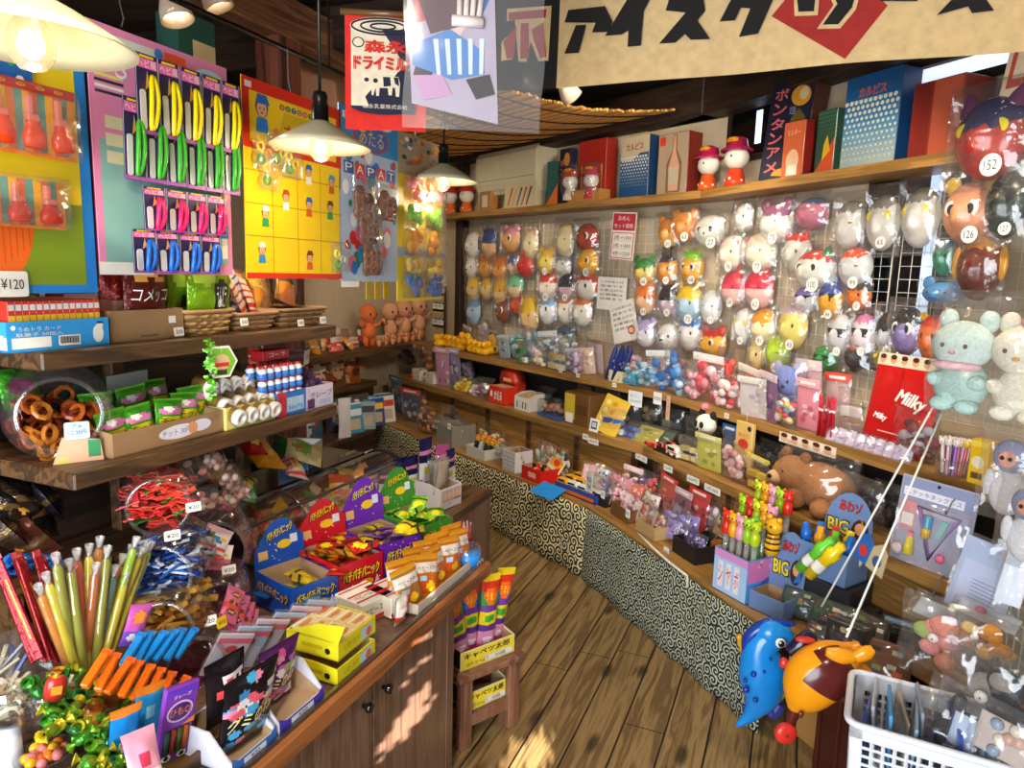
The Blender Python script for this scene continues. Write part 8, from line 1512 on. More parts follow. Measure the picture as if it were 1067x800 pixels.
tag(b.build('yellow_board',None,fr(q,yw,-.4,.15)),'yellow picture board leaning back on the waist-low shelf','toy card')
t,w,h,q,yw,s=cartonR('shallow black tray of red toys on the waist-low shelf',690,478,.38,S2,36,6,.16,'1c1c1e',inner=mt('1c1c1e'))
for k in range(9): b=MB(); b.tube([(-.03,0,.006),(0,.01,.018),(.03,0,.006)],.007,mt(['d83a28','e85a48','b82a20'][k%3],'gloss'),7); tag(b.build('red_toy',None,fr(q+Vector((R.uniform(-.08,.08),R.uniform(.04,.1),.012+.008*(k%3))),R.uniform(0,3))),'small curved red toy in the shallow black tray','toy','red toys in the black tray')
b=MB(); b.lathe([(0,0),(.024,0),(.024,.012),(0,.014)],mt('e88a6a'),16); tag(b.build('round_lid',None,fr(on(678,472,.40,S2+.022)[0])),'round salmon pink lid on the black tray','lid')
def car(label,M,L,Wd,H,c,c2,name='toy_car'):
 t=thing(name,label,'toy car',M); b=MB(); P=[(-L/2,H*.18),(L/2,H*.18),(L/2,H*.5),(L*.38,H*.58),(L*.28,H*.98),(-L*.46,H),(-L/2,H*.6)]; b.prism(P,Wd,mt(c,'gloss'),T(0,Wd/2-Wd,0)@UP); b.rect(0,H*.48,L*.9,H*.12,mt(c2,'gloss'),T(0,-Wd/2,0)@UP); b.build('body',t)
 b=MB(); b.poly([(L*.24,H*.62),(-L*.42,H*.62),(-L*.42,H*.9),(L*.18,H*.9)],mt('1c2430','gloss'),T(0,-Wd/2,0)@UP,.001); b.poly([(L*.24,H*.62),(-L*.42,H*.62),(-L*.42,H*.9),(L*.18,H*.9)],mt('1c2430','gloss'),T(0,Wd/2,0)@RZ(pi)@S(-1,1,1)@UP,.001); b.build('windows',t)
 for x in(-.28,.28):
  for y in(-1,1): b=MB(); b.lathe([(0,-.004),(H*.2,-.004),(H*.2,.004),(0,.004)],BLACK,12,T(x*L,y*Wd/2,H*.2)@RX(pi/2)); b.build('wheel',t)
 return t
q,yw,s=on(698,480,.37,S2+.001); car('white and red toy ambulance on the waist-low shelf',fr(q,yw)@T(0,.03,0),.1,.045,.06,'e8e4dc','d8281c')
q,yw,s=on(736,458,.50,S2+.001); t=thing('panda_pouch','tan pouch topped by a plush panda head on the waist-low shelf','pouch',fr(q,yw)); bag_mb(30*s,26*s,.06,mt('c8a058','cloth'),[],[(.5,.5,.2,.16,mt('6a4a20'))],seed=4).build('pouch',t); b=MB(); b.ell((0,-.01,40*s),(13*s,.05,11*s),mt('e8e0d4','plush'),nu=14,nv=10)
for e in(-1,1): b.ell((e*9*s,0,51*s),(4.5*s,.02,4.5*s),mt('1c1a1a','plush'),nu=8,nv=6); b.ell((e*4.5*s,-.056,41*s),(3*s,.008,3.6*s),mt('1c1a1a','plush'),nu=8,nv=6)
b.ell((0,-.062,36*s),(1.6*s,.006,1.2*s),BLACK,nu=7,nv=5); b.ell((-5*s,-.0,58*s),(5*s,.03,4*s),mt('d87a8a','plush'),nu=8,nv=6); b.build('panda_head',t)
q,yw,s=on(842,522,.46,S2+.001); t=thing('bear_plush','big fuzzy brown bear plush in a clear bag on the waist-low shelf','plush toy',fr(q,yw)); m=mt('a8703c','plush'); m2=mt('8a5426','plush'); b=MB(); b.ell((.02,.05,.10),(.16,.10,.10),m,nu=20,nv=14); b.ell((-.10,.0,.12),(.09,.08,.085),m,nu=18,nv=12)
for e in(-1,1): b.ell((-.11+e*.055,.02,.20),(.03,.02,.03),m2,nu=10,nv=7)
b.ell((-.13,-.07,.105),(.042,.03,.034),mt('d0a878','plush'),nu=12,nv=8); b.ell((-.13,-.10,.115),(.013,.008,.01),BLACK,nu=8,nv=6)
for e in(-1,1): b.ell((-.125+e*.04,-.072,.145),(.008,.006,.008),BLACK,nu=7,nv=5)
for x,y in((.12,-.05),(-.02,-.06),(.15,.0)): b.ell((x,y,.045),(.05,.045,.04),m,nu=12,nv=8)
b.build('plush',t); film_mb(.40,.26,.26,seed=15).build('clear_bag',t,T(.02,.03,-.002))
for i,(px,py,w_,tx) in enumerate(((610,455,.05,'100円'),(618,460,.09,'80円'),(668,477,.12,'120円・150円'),(696,488,.08,'120円'),(722,500,.10,'50円'),(742,510,.12,'人形 300円'))): shelf_tag(px,py,.348,tx,'white price strip on the waist-low shelf edge, '+['first by the yellow and brown carton','second by the yellow board','under the khaki packs','under the toy ambulance','under the lime yellow toy','under the dusty pink bag'][i],w_,.034,'e4e2da')
PAS=['e8c8d0','c8d8e8','e8e0c8','d8b8c8','a8c8d8','e0d8e0','d89aa8','b8d0c0']
for (x0,x1,y0,y1,n,z,cnt,lab,gr,cs) in ((500,628,352,392,.70,S3,9,'clear bag of small pale toys in the back row of the chest-high back shelf','back row bags, back run',PAS),(648,870,385,430,.72,S3,13,'clear bag of small pink toys in the back row of the chest-high side shelf','back row bags, side run',['e8a8b0','d86a78','f0d8d8','c84a58','e8c0c8','a8586a']),(600,800,430,500,.62,S2,9,'clear bag of dull toys in the dim back row of the waist-low side shelf','waist-low back row bags',['6a6a58','8a8a70','4a4a50','a89860','5a4a48'])):
 for k in range(cnt):
  f=(k+.5)/cnt; toybag(lab,x0+(x1-x0)*f,y0+(y1-y0)*f,n+.04*(k%2),z+.001,30,34,cs[k%len(cs):]+cs[:k%len(cs)],['blob','box','card'][k%3],None,yawo=R.uniform(-.3,.3),group=gr)
t,w,h,q,yw,s=cartonR('smoky clear plastic bin at the far end of the low table',463,452,.03,T0,30,22,.2,'8a8680',inner=mt('7a766e'))
for k in range(6): toybag(f'grey clear packet, {ordn[k]} inside the smoky plastic bin',452+5*k,440,.10,T0+.06,14,16,['c8c0b8','a8a098','d8d4cc'],'box',None,-.3,group='grey packets in the smoky bin')
t,w,h,q,yw,s=cartonR('white low tray of sunflower-topped toys on the low table',495,468,.03,T0,34,11,.16,'c8c8c4',inner=mt('c8c8c4'))
for k in range(8):
 M=fr(q+Vector((0,0,0)),yw)@T(-w*.4+w*.8*(k%4)/3,.05+.05*(k//4),.01)@RX(-.35); t=thing('sunflower_toy','dark toy topped with an orange and green flower in the white low tray','toy',M,'flower-topped toys'); b=MB(); b.box(.03,.02,.09,mt(['1c1c20','c8c8c4','2a2a30'][k%3]),None,.003); b.build('body',t); b=MB();
 for j in range(6): b.ell((.018*math.cos(j*1.05),-.004,.105+.018*math.sin(j*1.05)),(.01,.005,.01),mt('f08a1c'),nu=6,nv=4)
 b.ell((0,-.008,.105),(.01,.005,.01),mt('e8c020'),nu=7,nv=5); b.ell((.02,0,.085),(.012,.005,.008),mt('3a9a2a'),nu=6,nv=4); b.build('flower',t)
def cardice(b,w,h,M):
 for j in range(5):
  for i in range(6): b.disc(w*((i+.5)/6-.5),h*(j+.5)/5,.005,.005,mt('3a3a40') if (i+j)%2 else mt('8a8a90'),M,.001,6)
t,w,h,q,yw,s=cartonR('white carton printed with small dark checks on the low table',530,484,.03,T0,22,22,.14,'d8d8da',art=cardice)
for k in range(6): toybag(f'beige clear packet, {ordn[k]} inside the checked white carton',519+5*k,462,.08+.02*(k%2),T0+.05,12,16,['b8b0a0','8a8a88','d0c8b8'],'box',None,R.uniform(-.4,.4),group='beige packets in the checked carton')
t,w,h,q,yw,s=cartonR('bright red open carton of black and orange toys on the low table',553,500,.02,T0,32,14,.16,'d02018',art=lambda b,w,h,M:b.rect(w*.05,h*.5,w*.4,h*.4,mt('e8a8a0'),M))
for k in range(18):
 c=[('black','1a1a1e'),('orange','e8701c'),('green','4a9a2a'),('red','c8281c')][[0,0,1,0,2,3,0,1,0][k%9]]; b=MB(); b.ell((0,0,0),(.02,.017,.015),mt(c[1],'gloss'),nu=10,nv=7); b.ell((.012,0,.008),(.01,.01,.01),mt('1a1a1e','gloss'),nu=7,nv=5)
 tag(b.build('puffer_toy',None,fr(q+Vector((0,0,0)),yw)@T(R.uniform(-.4,.4)*w,.03+.1*R.random(),.03+.02*(k%3))@rndrot(R)),f'{c[0]} blob toy heaped in the bright red carton','toy',f'{c[0]} blob toys in the red carton')
q,yw,s=on(576,480,.16,T0+.06); b=MB(); b.prism([(-.07,0),(.07,0),(.07,.1),(-.07,.1)],.003,mt('e8e0d0'),UP); b.poly([(-.06,.02),(.06,.02),(.06,.07),(0,.085),(-.06,.07)],mt('f0a81c'),UP); b.disc(0,.05,.03,.02,mt('d83a1c'),UP,.001); tag(b.build('picture_card',None,fr(q,yw,-.5,.25)),'white card with orange picture leaning behind the red carton of blob toys','card')
for k,(px,py,c) in enumerate(((565,468,'e8e0dc'),(578,462,'c8505a'),(590,466,'2a2a30'),(572,476,'d8584a'))):
 q,yw,s=on(px,py,.22,T0+.03); toybag(['white','pink red','black','coral'][k]+' round charm bag behind the red carton on the low table',px,py,.22,T0+.001,18,34,[c,'e8d8c8','8aa86a'],'blob')
q,yw,s=on(600,506,.05,T0+.001); t=thing('bus_tray','blue sided display tray full of toy vans and buses','tray',fr(q,yw)@T(0,.13,0)); w=84*s*.75; b=MB(); b.box(w,.27,.012,mt('2a2a30')); b.box(w,.006,.05,mt('28489a'),T(0,-.132,0)); b.box(.006,.27,.05,mt('28489a'),T(w/2,0,0)); b.box(.006,.27,.05,mt('28489a'),T(-w/2,0,0)); b.box(w,.006,.05,mt('28489a'),T(0,.132,0)); b.rect(0,.018,w*.9,.02,mt('c8682a'),FRONT(.27)); b.build('tray',t)
b=MB(); b.box(.2,.12,.004,mt('1f8ae0'),T(0,0,0)); tag(b.build('flap_card',None,fr(Vector((q.x,q.y,T0+.0)),yw)@T(-w*.42,-.085,.012)@RX(.35)),'bright blue card flap hanging over the table edge before the toy vans','card')
for k in range(16):
 i=k%4; j=k//4; cc=[('yellow','e8a81c','c88010'),('white','e4e4e0','2a3a5a'),('silver','b8bcc0','c83020'),('white','e8e8e4','c84a20')][[0,1,1,2,0,0,1,1,0,1,1,2,2,1,1,1][k]]
 lab=f'{cc[0]} toy van in the blue display tray, {ordn[j]} row from the aisle, {ordn[i]} along'
 car(lab,fr(q,yw)@T(-w*.38+w*.253*i,.03+.065*j,.03+.006*j)@RZ(.1),.085,.042,.042,cc[1],cc[2],'toy_van')['group']='toy vans in the blue tray'
q,yw,s=at(614,503,-.012); b=MB(); b.prism([(-.035,-.05),(.035,-.05),(.035,.06),(-.035,.06)],.002,mt('e0dedc'),UP); b.text('¥250',0,.02,.05,.025,BLACK,UP,.0012); b.text('各種',0,-.02,.04,.022,BLACK,UP,.0012); tag(b.build('hanging_card',None,fr(q,yw)),'small white price card hung at the bend of the low table','card')
LT=[
(622,514,.06,T0,26,12,'1c1c1e','black tray of white price-tagged packets at the bend of the low table',['d8d4d0','e8b0b8','3a6ab0'],'box'),
(645,530,.06,T0,34,14,'6a4a2a','brown basket-like tray of pink packets on the low table',['e8a0b0','d87a90','f0d8dc'],'blob'),
(672,552,.06,T0,36,14,'b89a6a','straw coloured tray of clear packets on the low table',['e0d8d4','d85a4a','c8b8a8'],'blob'),
(712,578,.08,T0,40,18,'1a1a1c','black tray with a purple ribbon bag on the low table',['8a78c0','a898d0','4a3a7a'],'blob'),
(748,600,.22,T0,30,16,'c87a28','orange edged carton behind the bubble wand carton',['c89a4a','e0c890','8a5a2a'],'box')]
for k,(px,py,n,z,w_,h_,c,lab,cols,kind) in enumerate(LT):
 t,w,h,q,yw,s=cartonR(lab,px,py,n,z,w_,h_,.2,c,name='tray',inner=mt(c))
 for j in range(7): toybag(f'{["white","pink","clear","violet","amber"][k]} packet, {ordn[j] if j<6 else "seventh"} inside the '+lab.split(' on ')[0].split(' at ')[0].split(' of ')[0].split(' with ')[0].split(' behind ')[0],px-w_*.36+w_*.72*(j%4)/3,py-8,n+.05+.07*(j//4),z+.02+.03*(j//4),18,22,cols[j%3:]+cols[:j%3],kind if j%2 else 'card',None,pitch=-.3,yawo=R.uniform(-.5,.5),group=f'packets in the {["black","brown","straw","ribbon","orange"][k]} tray')
L4=[(655,512,.26,30,34,['e8a8b0','d890a0','f0d0d4'],'blob','e8c8d0','blush pink bag heaped at the back of the low table near the bend'),
(670,520,.30,34,36,['d8a878','8a5a9a','c84a4a'],'blob',None,'mixed purple and tan bag at the back of the low table'),
(690,528,.30,36,40,['c84a38','5a3a78','d8a060'],'card','d83a3a','red headed carded toy at the back of the low table'),
(706,534,.26,32,40,['8a4a5a','c87a8a','3a2a4a'],'card','c8b0b8','plum carded toy next to the red headed one'),
(722,542,.30,36,44,['c8282a','e8b0a8','7a1a1c'],'card','c82a2a','scarlet headed carded toy behind the purple ribbon bag'),
(738,540,.34,30,40,['a88a9a','e0d0d8','6a4a5a'],'blob',None,'greyish pink bag beside the bubble wand animals'),
(700,556,.16,40,34,['8a7ac8','b0a4dc','c8c0e8'],'blob',None,'lavender ribbon bag in the middle of the low table'),
(676,538,.14,30,26,['e0dcd8','c8b0b0','d85a5a'],'blob',None,'frosted clear bag in front of the red headed carded toy'),
(640,508,.20,30,26,['d88aa0','e8b8c4','b86a84'],'blob',None,'rose bag directly behind the brown tray')]
for px,py,n,w,h,cols,kind,hd,lab in L4: toybag(lab,px,py,n,T0+.001,w,h,cols,kind,hd,yawo=R.uniform(-.3,.3),pitch=-.15)
q,yw,s=on(757,618,.02,T0+.002); t=thing('wand_carton','pink and blue printed carton of animal-topped bubble wands on the low table','carton',fr(q,yw+.12)@T(0,.13,0)); w,h,D=46*s,46*s,.24
b=carton(w,D,h,mt('5a9ad8')); Ms=SIDE(w,1)
b.rect(0,h*.72,D*.98,h*.5,mt('d87ab8'),SIDE(w,1)); b.rect(0,h*.24,D*.98,h*.46,mt('4a9ae0'),SIDE(w,1),.0007); b.poly(circ(w*.05,h*.32,w*.32,h*.22),mt('4a58b8'),SIDE(w,1),.0012); b.text('ランド',w*.05,h*.32,w*.44,h*.18,mt('a8d0f0'),SIDE(w,1),.002)
for k in range(9): b.disc(R.uniform(-.42,.42)*w,h*R.uniform(.55,.95),.008,.008,mt(['e8b0d8','8a5ac0','f0d0e8'][k%3]),SIDE(w,1),.001+.0001*k,10)
Mw=FRONT(D); b.rect(0,h*.5,w*.98,h*.97,mt('a8c8ec'),Mw); b.rect(0,h*.9,w*.98,h*.18,mt('d890c8'),Mw,.001)
for k in range(3): b.poly([(-w*.36+w*.24*k,h*.12),(-w*.2+w*.24*k,h*.12),(-w*.2+w*.24*k,h*.74),(-w*.36+w*.24*k,h*.74)],mt(['e8e0e4','e8e0e4','e8e0e4'][k]),Mw,.0012); b.text('シャボン玉'[k],-w*.28+w*.24*k,h*.44,w*.13,h*.4,RED,Mw,.0018)
b.build('carton',t)
WC=[('yellow','f0a81c'),('pink','e8a0b8'),('green','9acb1c'),('red','d83020'),('lime','b8d020')]
for k in range(15):
 i=k%5; j=k//5; c=WC[(i+j*2)%5] if j else WC[[3,0,1,2,4][i]]; M=fr(q,yw+.12)@T(-w*.42+w*.21*i,.05+.085*j,.02); lab=f'bubble wand with {c[0]} animal top, {ordn[i]} along the '+['front','middle','rear'][j]+' row of the wand carton'
 t=thing('bubble_wand',lab,'bubble wand',M,'animal-topped bubble wands'); hh=h+.035+.05*j; b=MB(); b.lathe([(0,0),(.011,0),(.011,hh),(0,hh)],film_mat('wand_tube',tint='eef0e8',base=.1,edge=.5,rough=.1,milk=.25),10); b.tube([(0,0,.01),(0,0,hh*.7)],.002,WHITE,5); b.build('tube',t); m=mt(c[1],'gloss'); b=MB(); b.lathe([(.017,hh),(.021,hh+.02),(.018,hh+.045),(.012,hh+.055)],m,12); b.ell((0,0,hh+.072),(.024,.021,.022),m,nu=12,nv=8)
 for e in(-1,1): b.ell((e*.017,0,hh+.093),.009,m,nu=7,nv=5); b.ell((e*.009,-.02,hh+.075),.0035,BLACK,nu=5,nv=4)
 b.ell((0,-.021,hh+.066),(.006,.005,.004),mt('c82a20'),nu=6,nv=4); b.build('animal_top',t)
def bigbox(label,px,py,n,wpx,hpx,D,yo,hd,z=T0):
 q,yw,s=on(px,py,n,z+.002); w,h=wpx*s,hpx*s; t=thing('toy_carton',label,'carton',fr(q,yw+yo)@T(0,D/2,0)); m=mt('6a88b8'); b=carton(w,D,h,m,front=h); b.build('carton',t); b=MB(); H_=hd*s; P=[(-w/2,0),(w/2,0),(w/2,H_*.4)]+[(w*.5*math.cos(a),H_*.4+H_*.6*math.sin(a)) for a in [pi*k/10 for k in range(1,10)]]+[(-w/2,H_*.4)]; Mh=T(0,D/2-.004,h*.6)@RX(-.1)@UP; b.prism(P,.004,m,Mh)
 b.bold('あわゾ',0,H_*.78,w*.45,H_*.18,mt('7a1c1c'),Mh,.0012,0,.05); b.text('あわゾ',0,H_*.78,w*.43,H_*.16,mt('e03a2a'),Mh,.0022); b.bold('BIG',-w*.2,H_*.42,w*.46,H_*.24,BLACK,Mh,.0012,-.1,.05); b.bold('BIG',-w*.2,H_*.42,w*.43,H_*.21,mt('f0d81c'),Mh,.0026,-.1,.02); b.poly(circ(w*.25,H_*.42,w*.18,H_*.2,10),mt('3a2a24'),Mh,.001); b.poly(circ(w*.25,H_*.46,w*.11,H_*.1,10),mt('e0a070'),Mh,.0016); b.poly([(w*.2,H_*.25),(w*.4,H_*.3),(w*.36,H_*.5)],mt('2a7ac0'),Mh,.002); b.build('header',t); return t,q,yw,s,w,h
t,q1,yw1,s1,w1,h1=bigbox('greyish blue toy carton with rounded BIG header, rear of two',856,590,.22,54,34,.14,.2,66,T0+.16)
b=MB(); b.box(.24,.16,.155,mt('2a2a30'),None,.004); b.rect(0,.05,.2,.05,mt('5a5a66'),FRONT(.22)); tag(b.build('dark_toy_box',None,Matrix.Translation(Vector((q1.x,q1.y,T0+.002)))@RZ(yw1+.25)@T(0,.08,0)),'long black toy box carrying the rear BIG carton','toy box')
t,q2,yw2,s2,w2,h2=bigbox('greyish blue toy carton with BIG header at the table front, beside the wands',797,640,.06,40,20,.12,.25,70)
GC=[('yellow','f0d01c'),('lime green','6ad03a'),('cobalt','1c68c8'),('red','e0382a'),('amber','e8a01c'),('royal blue','2a78d8')]
for k in range(8):
 c=GC[[2,5,4,3,1,0,2,0][k]]; M=fr(q1,yw1+.25)@T(-w1*.42+w1*.12*k,.03+.05*(k%2),h1*.35)@RY(.05*(k-3))@RX(-.1)
 t=thing('bubble_gun',f'{c[0]} bubble tube toy, {(ordn+["seventh","eighth"])[k]} along in the rear blue carton','water toy',M,'bubble tube toys in the rear carton'); m=mt(c[1],'gloss'); b=MB(); b.lathe([(0,0),(.016,0),(.016,.08),(.02,.085),(.02,.11),(.013,.12),(.013,.14),(0,.142)],m,12); b.build('tube',t); b=MB(); b.lathe([(.0165,.03),(.0168,.06)],WHITE,12); b.ell((0,-.016,.045),(.008,.003,.012),mt('c84a8a'),nu=6,nv=4); b.build('label',t)
for k,(px,py,c,n,a) in enumerate(((850,578,'lime green','.17',.6),(860,584,'yellow','.15',.6))):
 q,yw,s=at(px,py,float(n)); t=thing('bubble_gun',f'{c} bubble tube toy lying tilted across the front of the rear carton','water toy',fr(q,yw)@RY(a)@RX(-.2)@T(0,0,-.09)); m=mt(dict(GC)[c],'gloss'); b=MB(); b.lathe([(0,0),(.022,0),(.022,.1),(.027,.11),(.027,.14),(.018,.15),(.018,.18),(0,.182)],m,12); b.build('tube',t); b=MB(); b.lathe([(.0225,.04),(.0228,.08)],WHITE,12); b.build('label',t)
q,yw,s=at(786,556,.12); t=thing('bubble_gun','mint green bubble tube toy leaning beside the wand animals','water toy',fr(q,yw)@RY(-.15)@T(0,0,-.1)); b=MB(); b.lathe([(0,0),(.018,.0),(.014,.08),(.02,.12),(.022,.16),(0,.165)],mt('6ad88a','gloss'),12); b.build('tube',t)
q,yw,s=at(806,556,.12); t=thing('tiger_toy','yellow and black tiger bubble toy in front of the blue tubes','water toy',fr(q,yw)@T(0,0,-.08)); b=MB(); m=mt('f0b01c','gloss'); b.lathe([(0,0),(.026,0),(.03,.04),(.022,.08)],m,12); b.ell((0,0,.11),(.036,.03,.032),m,nu=12,nv=8);
for e in(-1,1): b.ell((e*.026,0,.14),.012,m,nu=7,nv=5); b.ell((e*.013,-.028,.115),.005,BLACK,nu=5,nv=4)
for z in(.02,.045,.065): b.lathe([(.0305,z),(.0305,z+.007)],BLACK,12)
b.build('body',t)
q,yw,s=at(900,545,.42); b=MB(); b.lathe([(0,0),(.05,0),(.05,.03),(0,.03)],mt('d8a02a','gloss'),20,RX(pi/2)); tag(b.build('amber_disc',None,fr(q,yw-.4)),'amber round toy behind the rear BIG carton','toy')
for k in range(2):
 q,yw,s=at(900+14*k,572+12*k,.20); b=MB(); w_,h_=.07,.09; b.prism([(-w_/2,0),(w_/2,0),(w_*.4,h_),(0,h_*1.3),(-w_*.4,h_)],.004,mt(['2a6ab8','c8b48a'][k]),UP); b.disc(0,h_*.5,w_*.25,h_*.25,mt(['d83a3a','3a5a8a'][k]),UP,.001); tag(b.build('toy_tag',None,fr(q,yw,.1,.3)@T(0,0,-.05)),['blue shield-shaped toy card hanging by the rear BIG header','tan shield-shaped toy card hanging by the rear BIG header'][k],'toy card')
CS_=[(834,628,.16,42,30,'2a4a3a','green and white card set in film behind the front BIG carton'),(866,648,.18,46,34,'3a4a34','green patterned card set lying before the white sticks'),(900,650,.22,40,34,'4a3a30','brown patterned card set beside the green patterned one'),(890,615,.40,44,40,'2a1f28','dark boxed toy with purple figures behind the white sticks'),(925,655,.30,36,26,'6a5a3a','tan picture card set at the foot of the craft kit'),(915,690,.10,56,40,'7a4a28','orange picture card pack on top of a dark boxed toy by the basket'),(880,690,.08,40,44,'3a3634','grey filmed boxed toy between inflatables and basket'),(850,668,.06,30,24,'4a4644','small silver and brown wrapped toy over the blue inflatable'),(945,640,.34,40,30,'5a8aa8','pale blue glassy pack leaning by the wire hooks')]
for k,(px,py,n,wp,hp,c,lab) in enumerate(CS_):
 q,yw,s=on(px,py,n,T0+.001); w,h=wp*s,hp*s; t=thing('card_set',lab,'toy pack',fr(q,yw+.5-.1*k%.4,-.55 if k not in(3,6,8) else -.15)); b=MB(); b.box(w,.03 if k not in(6,) else .08,h,mt(c),None,.003)
 for j in range(10): b.rect(R.uniform(-.36,.36)*w,h*R.uniform(.15,.85),w*.16,h*.12,mt(['c8c8a0','2a6a3a','e8e4d4','d86a2a','1c1c20','8aa84a','5a3a7a'][(j+k)%7]),FRONT(.03 if k!=6 else .08),.001+.0002*j)
 b.build('pack',t); film_mb(w*1.08,h*1.06,.06 if k!=6 else .12,seed=k).build('clear_film',t,T(0,0,-.002))
for k in range(4):
 px=845+30*k; q,yw,s=on(px,668,.2+.05*(k%2),T0+.001); b=MB(); b.box(.13,.10,.06+.01*k,mt(['2a2828','34302e','24222a','302a26'][k]),None,.004); b.rect(0,.03,.1,.03,mt(['6a6a60','8a6a4a','5a5a70','7a7a6a'][k]),FRONT(.10)); tag(b.build('dark_toy_box',None,fr(q,yw+.2*k,0)@T(0,.12,0)),['charcoal toy box under the green patterned card set','sooty toy box behind the charcoal one','ink black toy box under the tan picture card set','umber toy box nearest the basket'][k],'toy box')
q,yw,s=on(790,790,.06,.0);
for k,(t_,n_,w_,d_,h_,lab) in enumerate(((-1.62,.10,.30,.3,.26,'open cardboard carton on the floor under the near end of the low table'),)):
 M=Matrix.Translation(RU(t_,n_+d_/2,.001))@RZ(FR); t=thing('cardboard_carton',lab,'carton',M); b=carton(w_,d_,h_,mt('a8783c','paper'),mt('2a2018')); b.rect(0,h_*.5,w_*.3,h_*.4,mt('8a6030'),FRONT(d_)); b.build('carton',t)
for k,(t_,n_) in enumerate(((-2.1,.05),(-2.1,.5),(-1.44,.5))): b=MB(); b.box(.05,.05,T0-.03,M_SHELFDK); tag(b.build('table_leg',None,Matrix.Translation(RU(t_,n_,0))@RZ(A3)),['','',''][k] or ['dark square leg at the near front corner of the low table','dark square leg at the near back corner of the low table','dark square leg behind the end of the finely scrolled cloth'][k],'leg')
q1_=onv(665,556,RU(0,-.015,0),A3); q2_=onv(716,600,RU(0,-.015,0),A3); q3_=onv(716,612,RU(0,-.015,0),A3); b=MB(); b.tube([q1_,q1_*.66+q2_*.34+Vector((0,0,-.006)),q1_*.33+q2_*.67+Vector((0,0,-.008)),q2_,q3_],.006,mt('d8d4c0','cloth'),6); tag(b.build('cloth_tie',None),'pale twisted cloth tie along the table edge above the finely scrolled cloth','cord')
def loft(b,pts,rad_,m,n=14,fl=1.,M=None,matfn=None):
 """smooth closed body through points with (rx,rz) radii, Catmull-Rom resampled, in the XZ plane with depth along Y"""
 P=[Vector(p) for p in pts]; N=len(P); out=[];rr=[]
 for i in range(N-1):
  p0_,p1_,p2_,p3_=P[max(i-1,0)],P[i],P[i+1],P[min(i+2,N-1)]; r0_,r1_,r2_,r3_=rad_[max(i-1,0)],rad_[i],rad_[i+1],rad_[min(i+2,N-1)]
  for k in range(5):
   f=k/5; c=lambda a,b_,c_,d:.5*((2*b_)+(c_-a)*f+(2*a-5*b_+4*c_-d)*f*f+(3*b_-a-3*c_+d)*f**3); out.append(c(p0_,p1_,p2_,p3_)); rr.append(max(.0005,c(r0_,r1_,r2_,r3_)))
 out.append(P[-1]); rr.append(rad_[-1]); vs=[];fs=[];ml=[]
 for i,p in enumerate(out):
  d=out[min(i+1,len(out)-1)]-out[max(i-1,0)]; d.normalize(); y=Vector((0,1,0)); x=y.cross(d); x.normalize()
  for k in range(n): a=2*pi*k/n; vs.append(p+x*math.cos(a)*rr[i]+y*math.sin(a)*rr[i]*fl)
 for i in range(len(out)-1):
  for k in range(n): k2=(k+1)%n; fs.append((i*n+k,i*n+k2,(i+1)*n+k2,(i+1)*n+k)); ml.append(matfn(i/(len(out)-1),2*pi*(k+.5)/n) if matfn else m)
 fs+=[tuple(range(n))[::-1],tuple(range(len(vs)-n,len(vs)))]; ml+=[m,m]
 return b.add(vs,fs,m,M,True,ml if matfn else None)
VIN=lambda h:mt(h,'gloss')
q=rv(800,700,-.10); s=ppm(q); PX=lambda px,py:((px-800)*s,(700-py)*s)
t=thing('inflatable_dinosaur','blue inflatable spotted animal with a big round eye hanging before the low table','inflatable toy',fr(q,rad(-8)))
bl='1a86d8'; b=MB(); pt=lambda px,py,y=0:(PX(px,py)[0],y,PX(px,py)[1])
DB=VIN('173a9a')
loft(b,[pt(818,652),pt(805,656),pt(792,672),pt(794,700),pt(796,725),pt(788,748),pt(774,765)],[.018*1,.044,.058,.078,.066,.03,.008],VIN(bl),18,.8); b.build('body',t)
b=MB(); loft(b,[pt(820,660),pt(800,656),pt(786,664)],[.02,.052,.03],VIN(bl),16,.85); b.build('head',t)
b=MB(); loft(b,[pt(776,690),pt(778,665),pt(796,648),pt(822,644)],[.004,.022,.024,.006],DB,10,.9); b.build('crest',t)
b=MB(); ex,ez=PX(806,659); b.ell((ex,-.048,ez),(.017,.006,.017),WHITE,nu=12,nv=8); b.ell((ex+.002,-.053,ez),(.011,.004,.013),BLACK,nu=10,nv=7); b.ell((ex-.003,-.057,ez+.006),(.004,.002,.004),WHITE,nu=6,nv=5); b.build('eye',t)
b=MB()
for px,py,r in((782,694,.010),(774,702,.008),(776,712,.012),(792,690,.006),(786,722,.009),(775,730,.007),(797,676,.005)): x,z=PX(px,py); b=MB(); b.ell((x,-.052-.006,z),(r,.010,r),DB,nu=9,nv=6); b.build('spot',t)
b=MB(); loft(b,[pt(812,735),pt(818,715),pt(818,690)],[.01,.022,.012],VIN('9ac83a'),10,.7,T(0,.01,0)); b.build('belly',t)
b=MB(); loft(b,[pt(818,740),pt(812,752),pt(806,745)],[.02,.022,.012],VIN('3a3a8a'),10,.8,T(0,.03,0)); b.build('foot',t)
b=MB(); P=[pt(823,650,-.05),pt(815,683,-.05)]; b.tube(P,.006,mt('b8b8a8','foil'),6); b.box(.02,.012,.02,BLACK,T(P[1][0],-.05,P[1][2])); b.build('nozzle_strap',t)
b=MB(); loft(b,[pt(770,668),pt(778,690)],[.01,.014],VIN('d89a2a'),8,.8,T(0,.04,0)); b.build('fin',t)
q=rv(845,705,-.25); s=ppm(q); PX=lambda px,py:((px-845)*s,(705-py)*s)
t=thing('inflatable_dog','orange and brown inflatable dog with a red wheel foot, hung head-down on a white stick','inflatable toy',fr(q,rad(-5)))
og='f09a14'; br='5a1f1c'
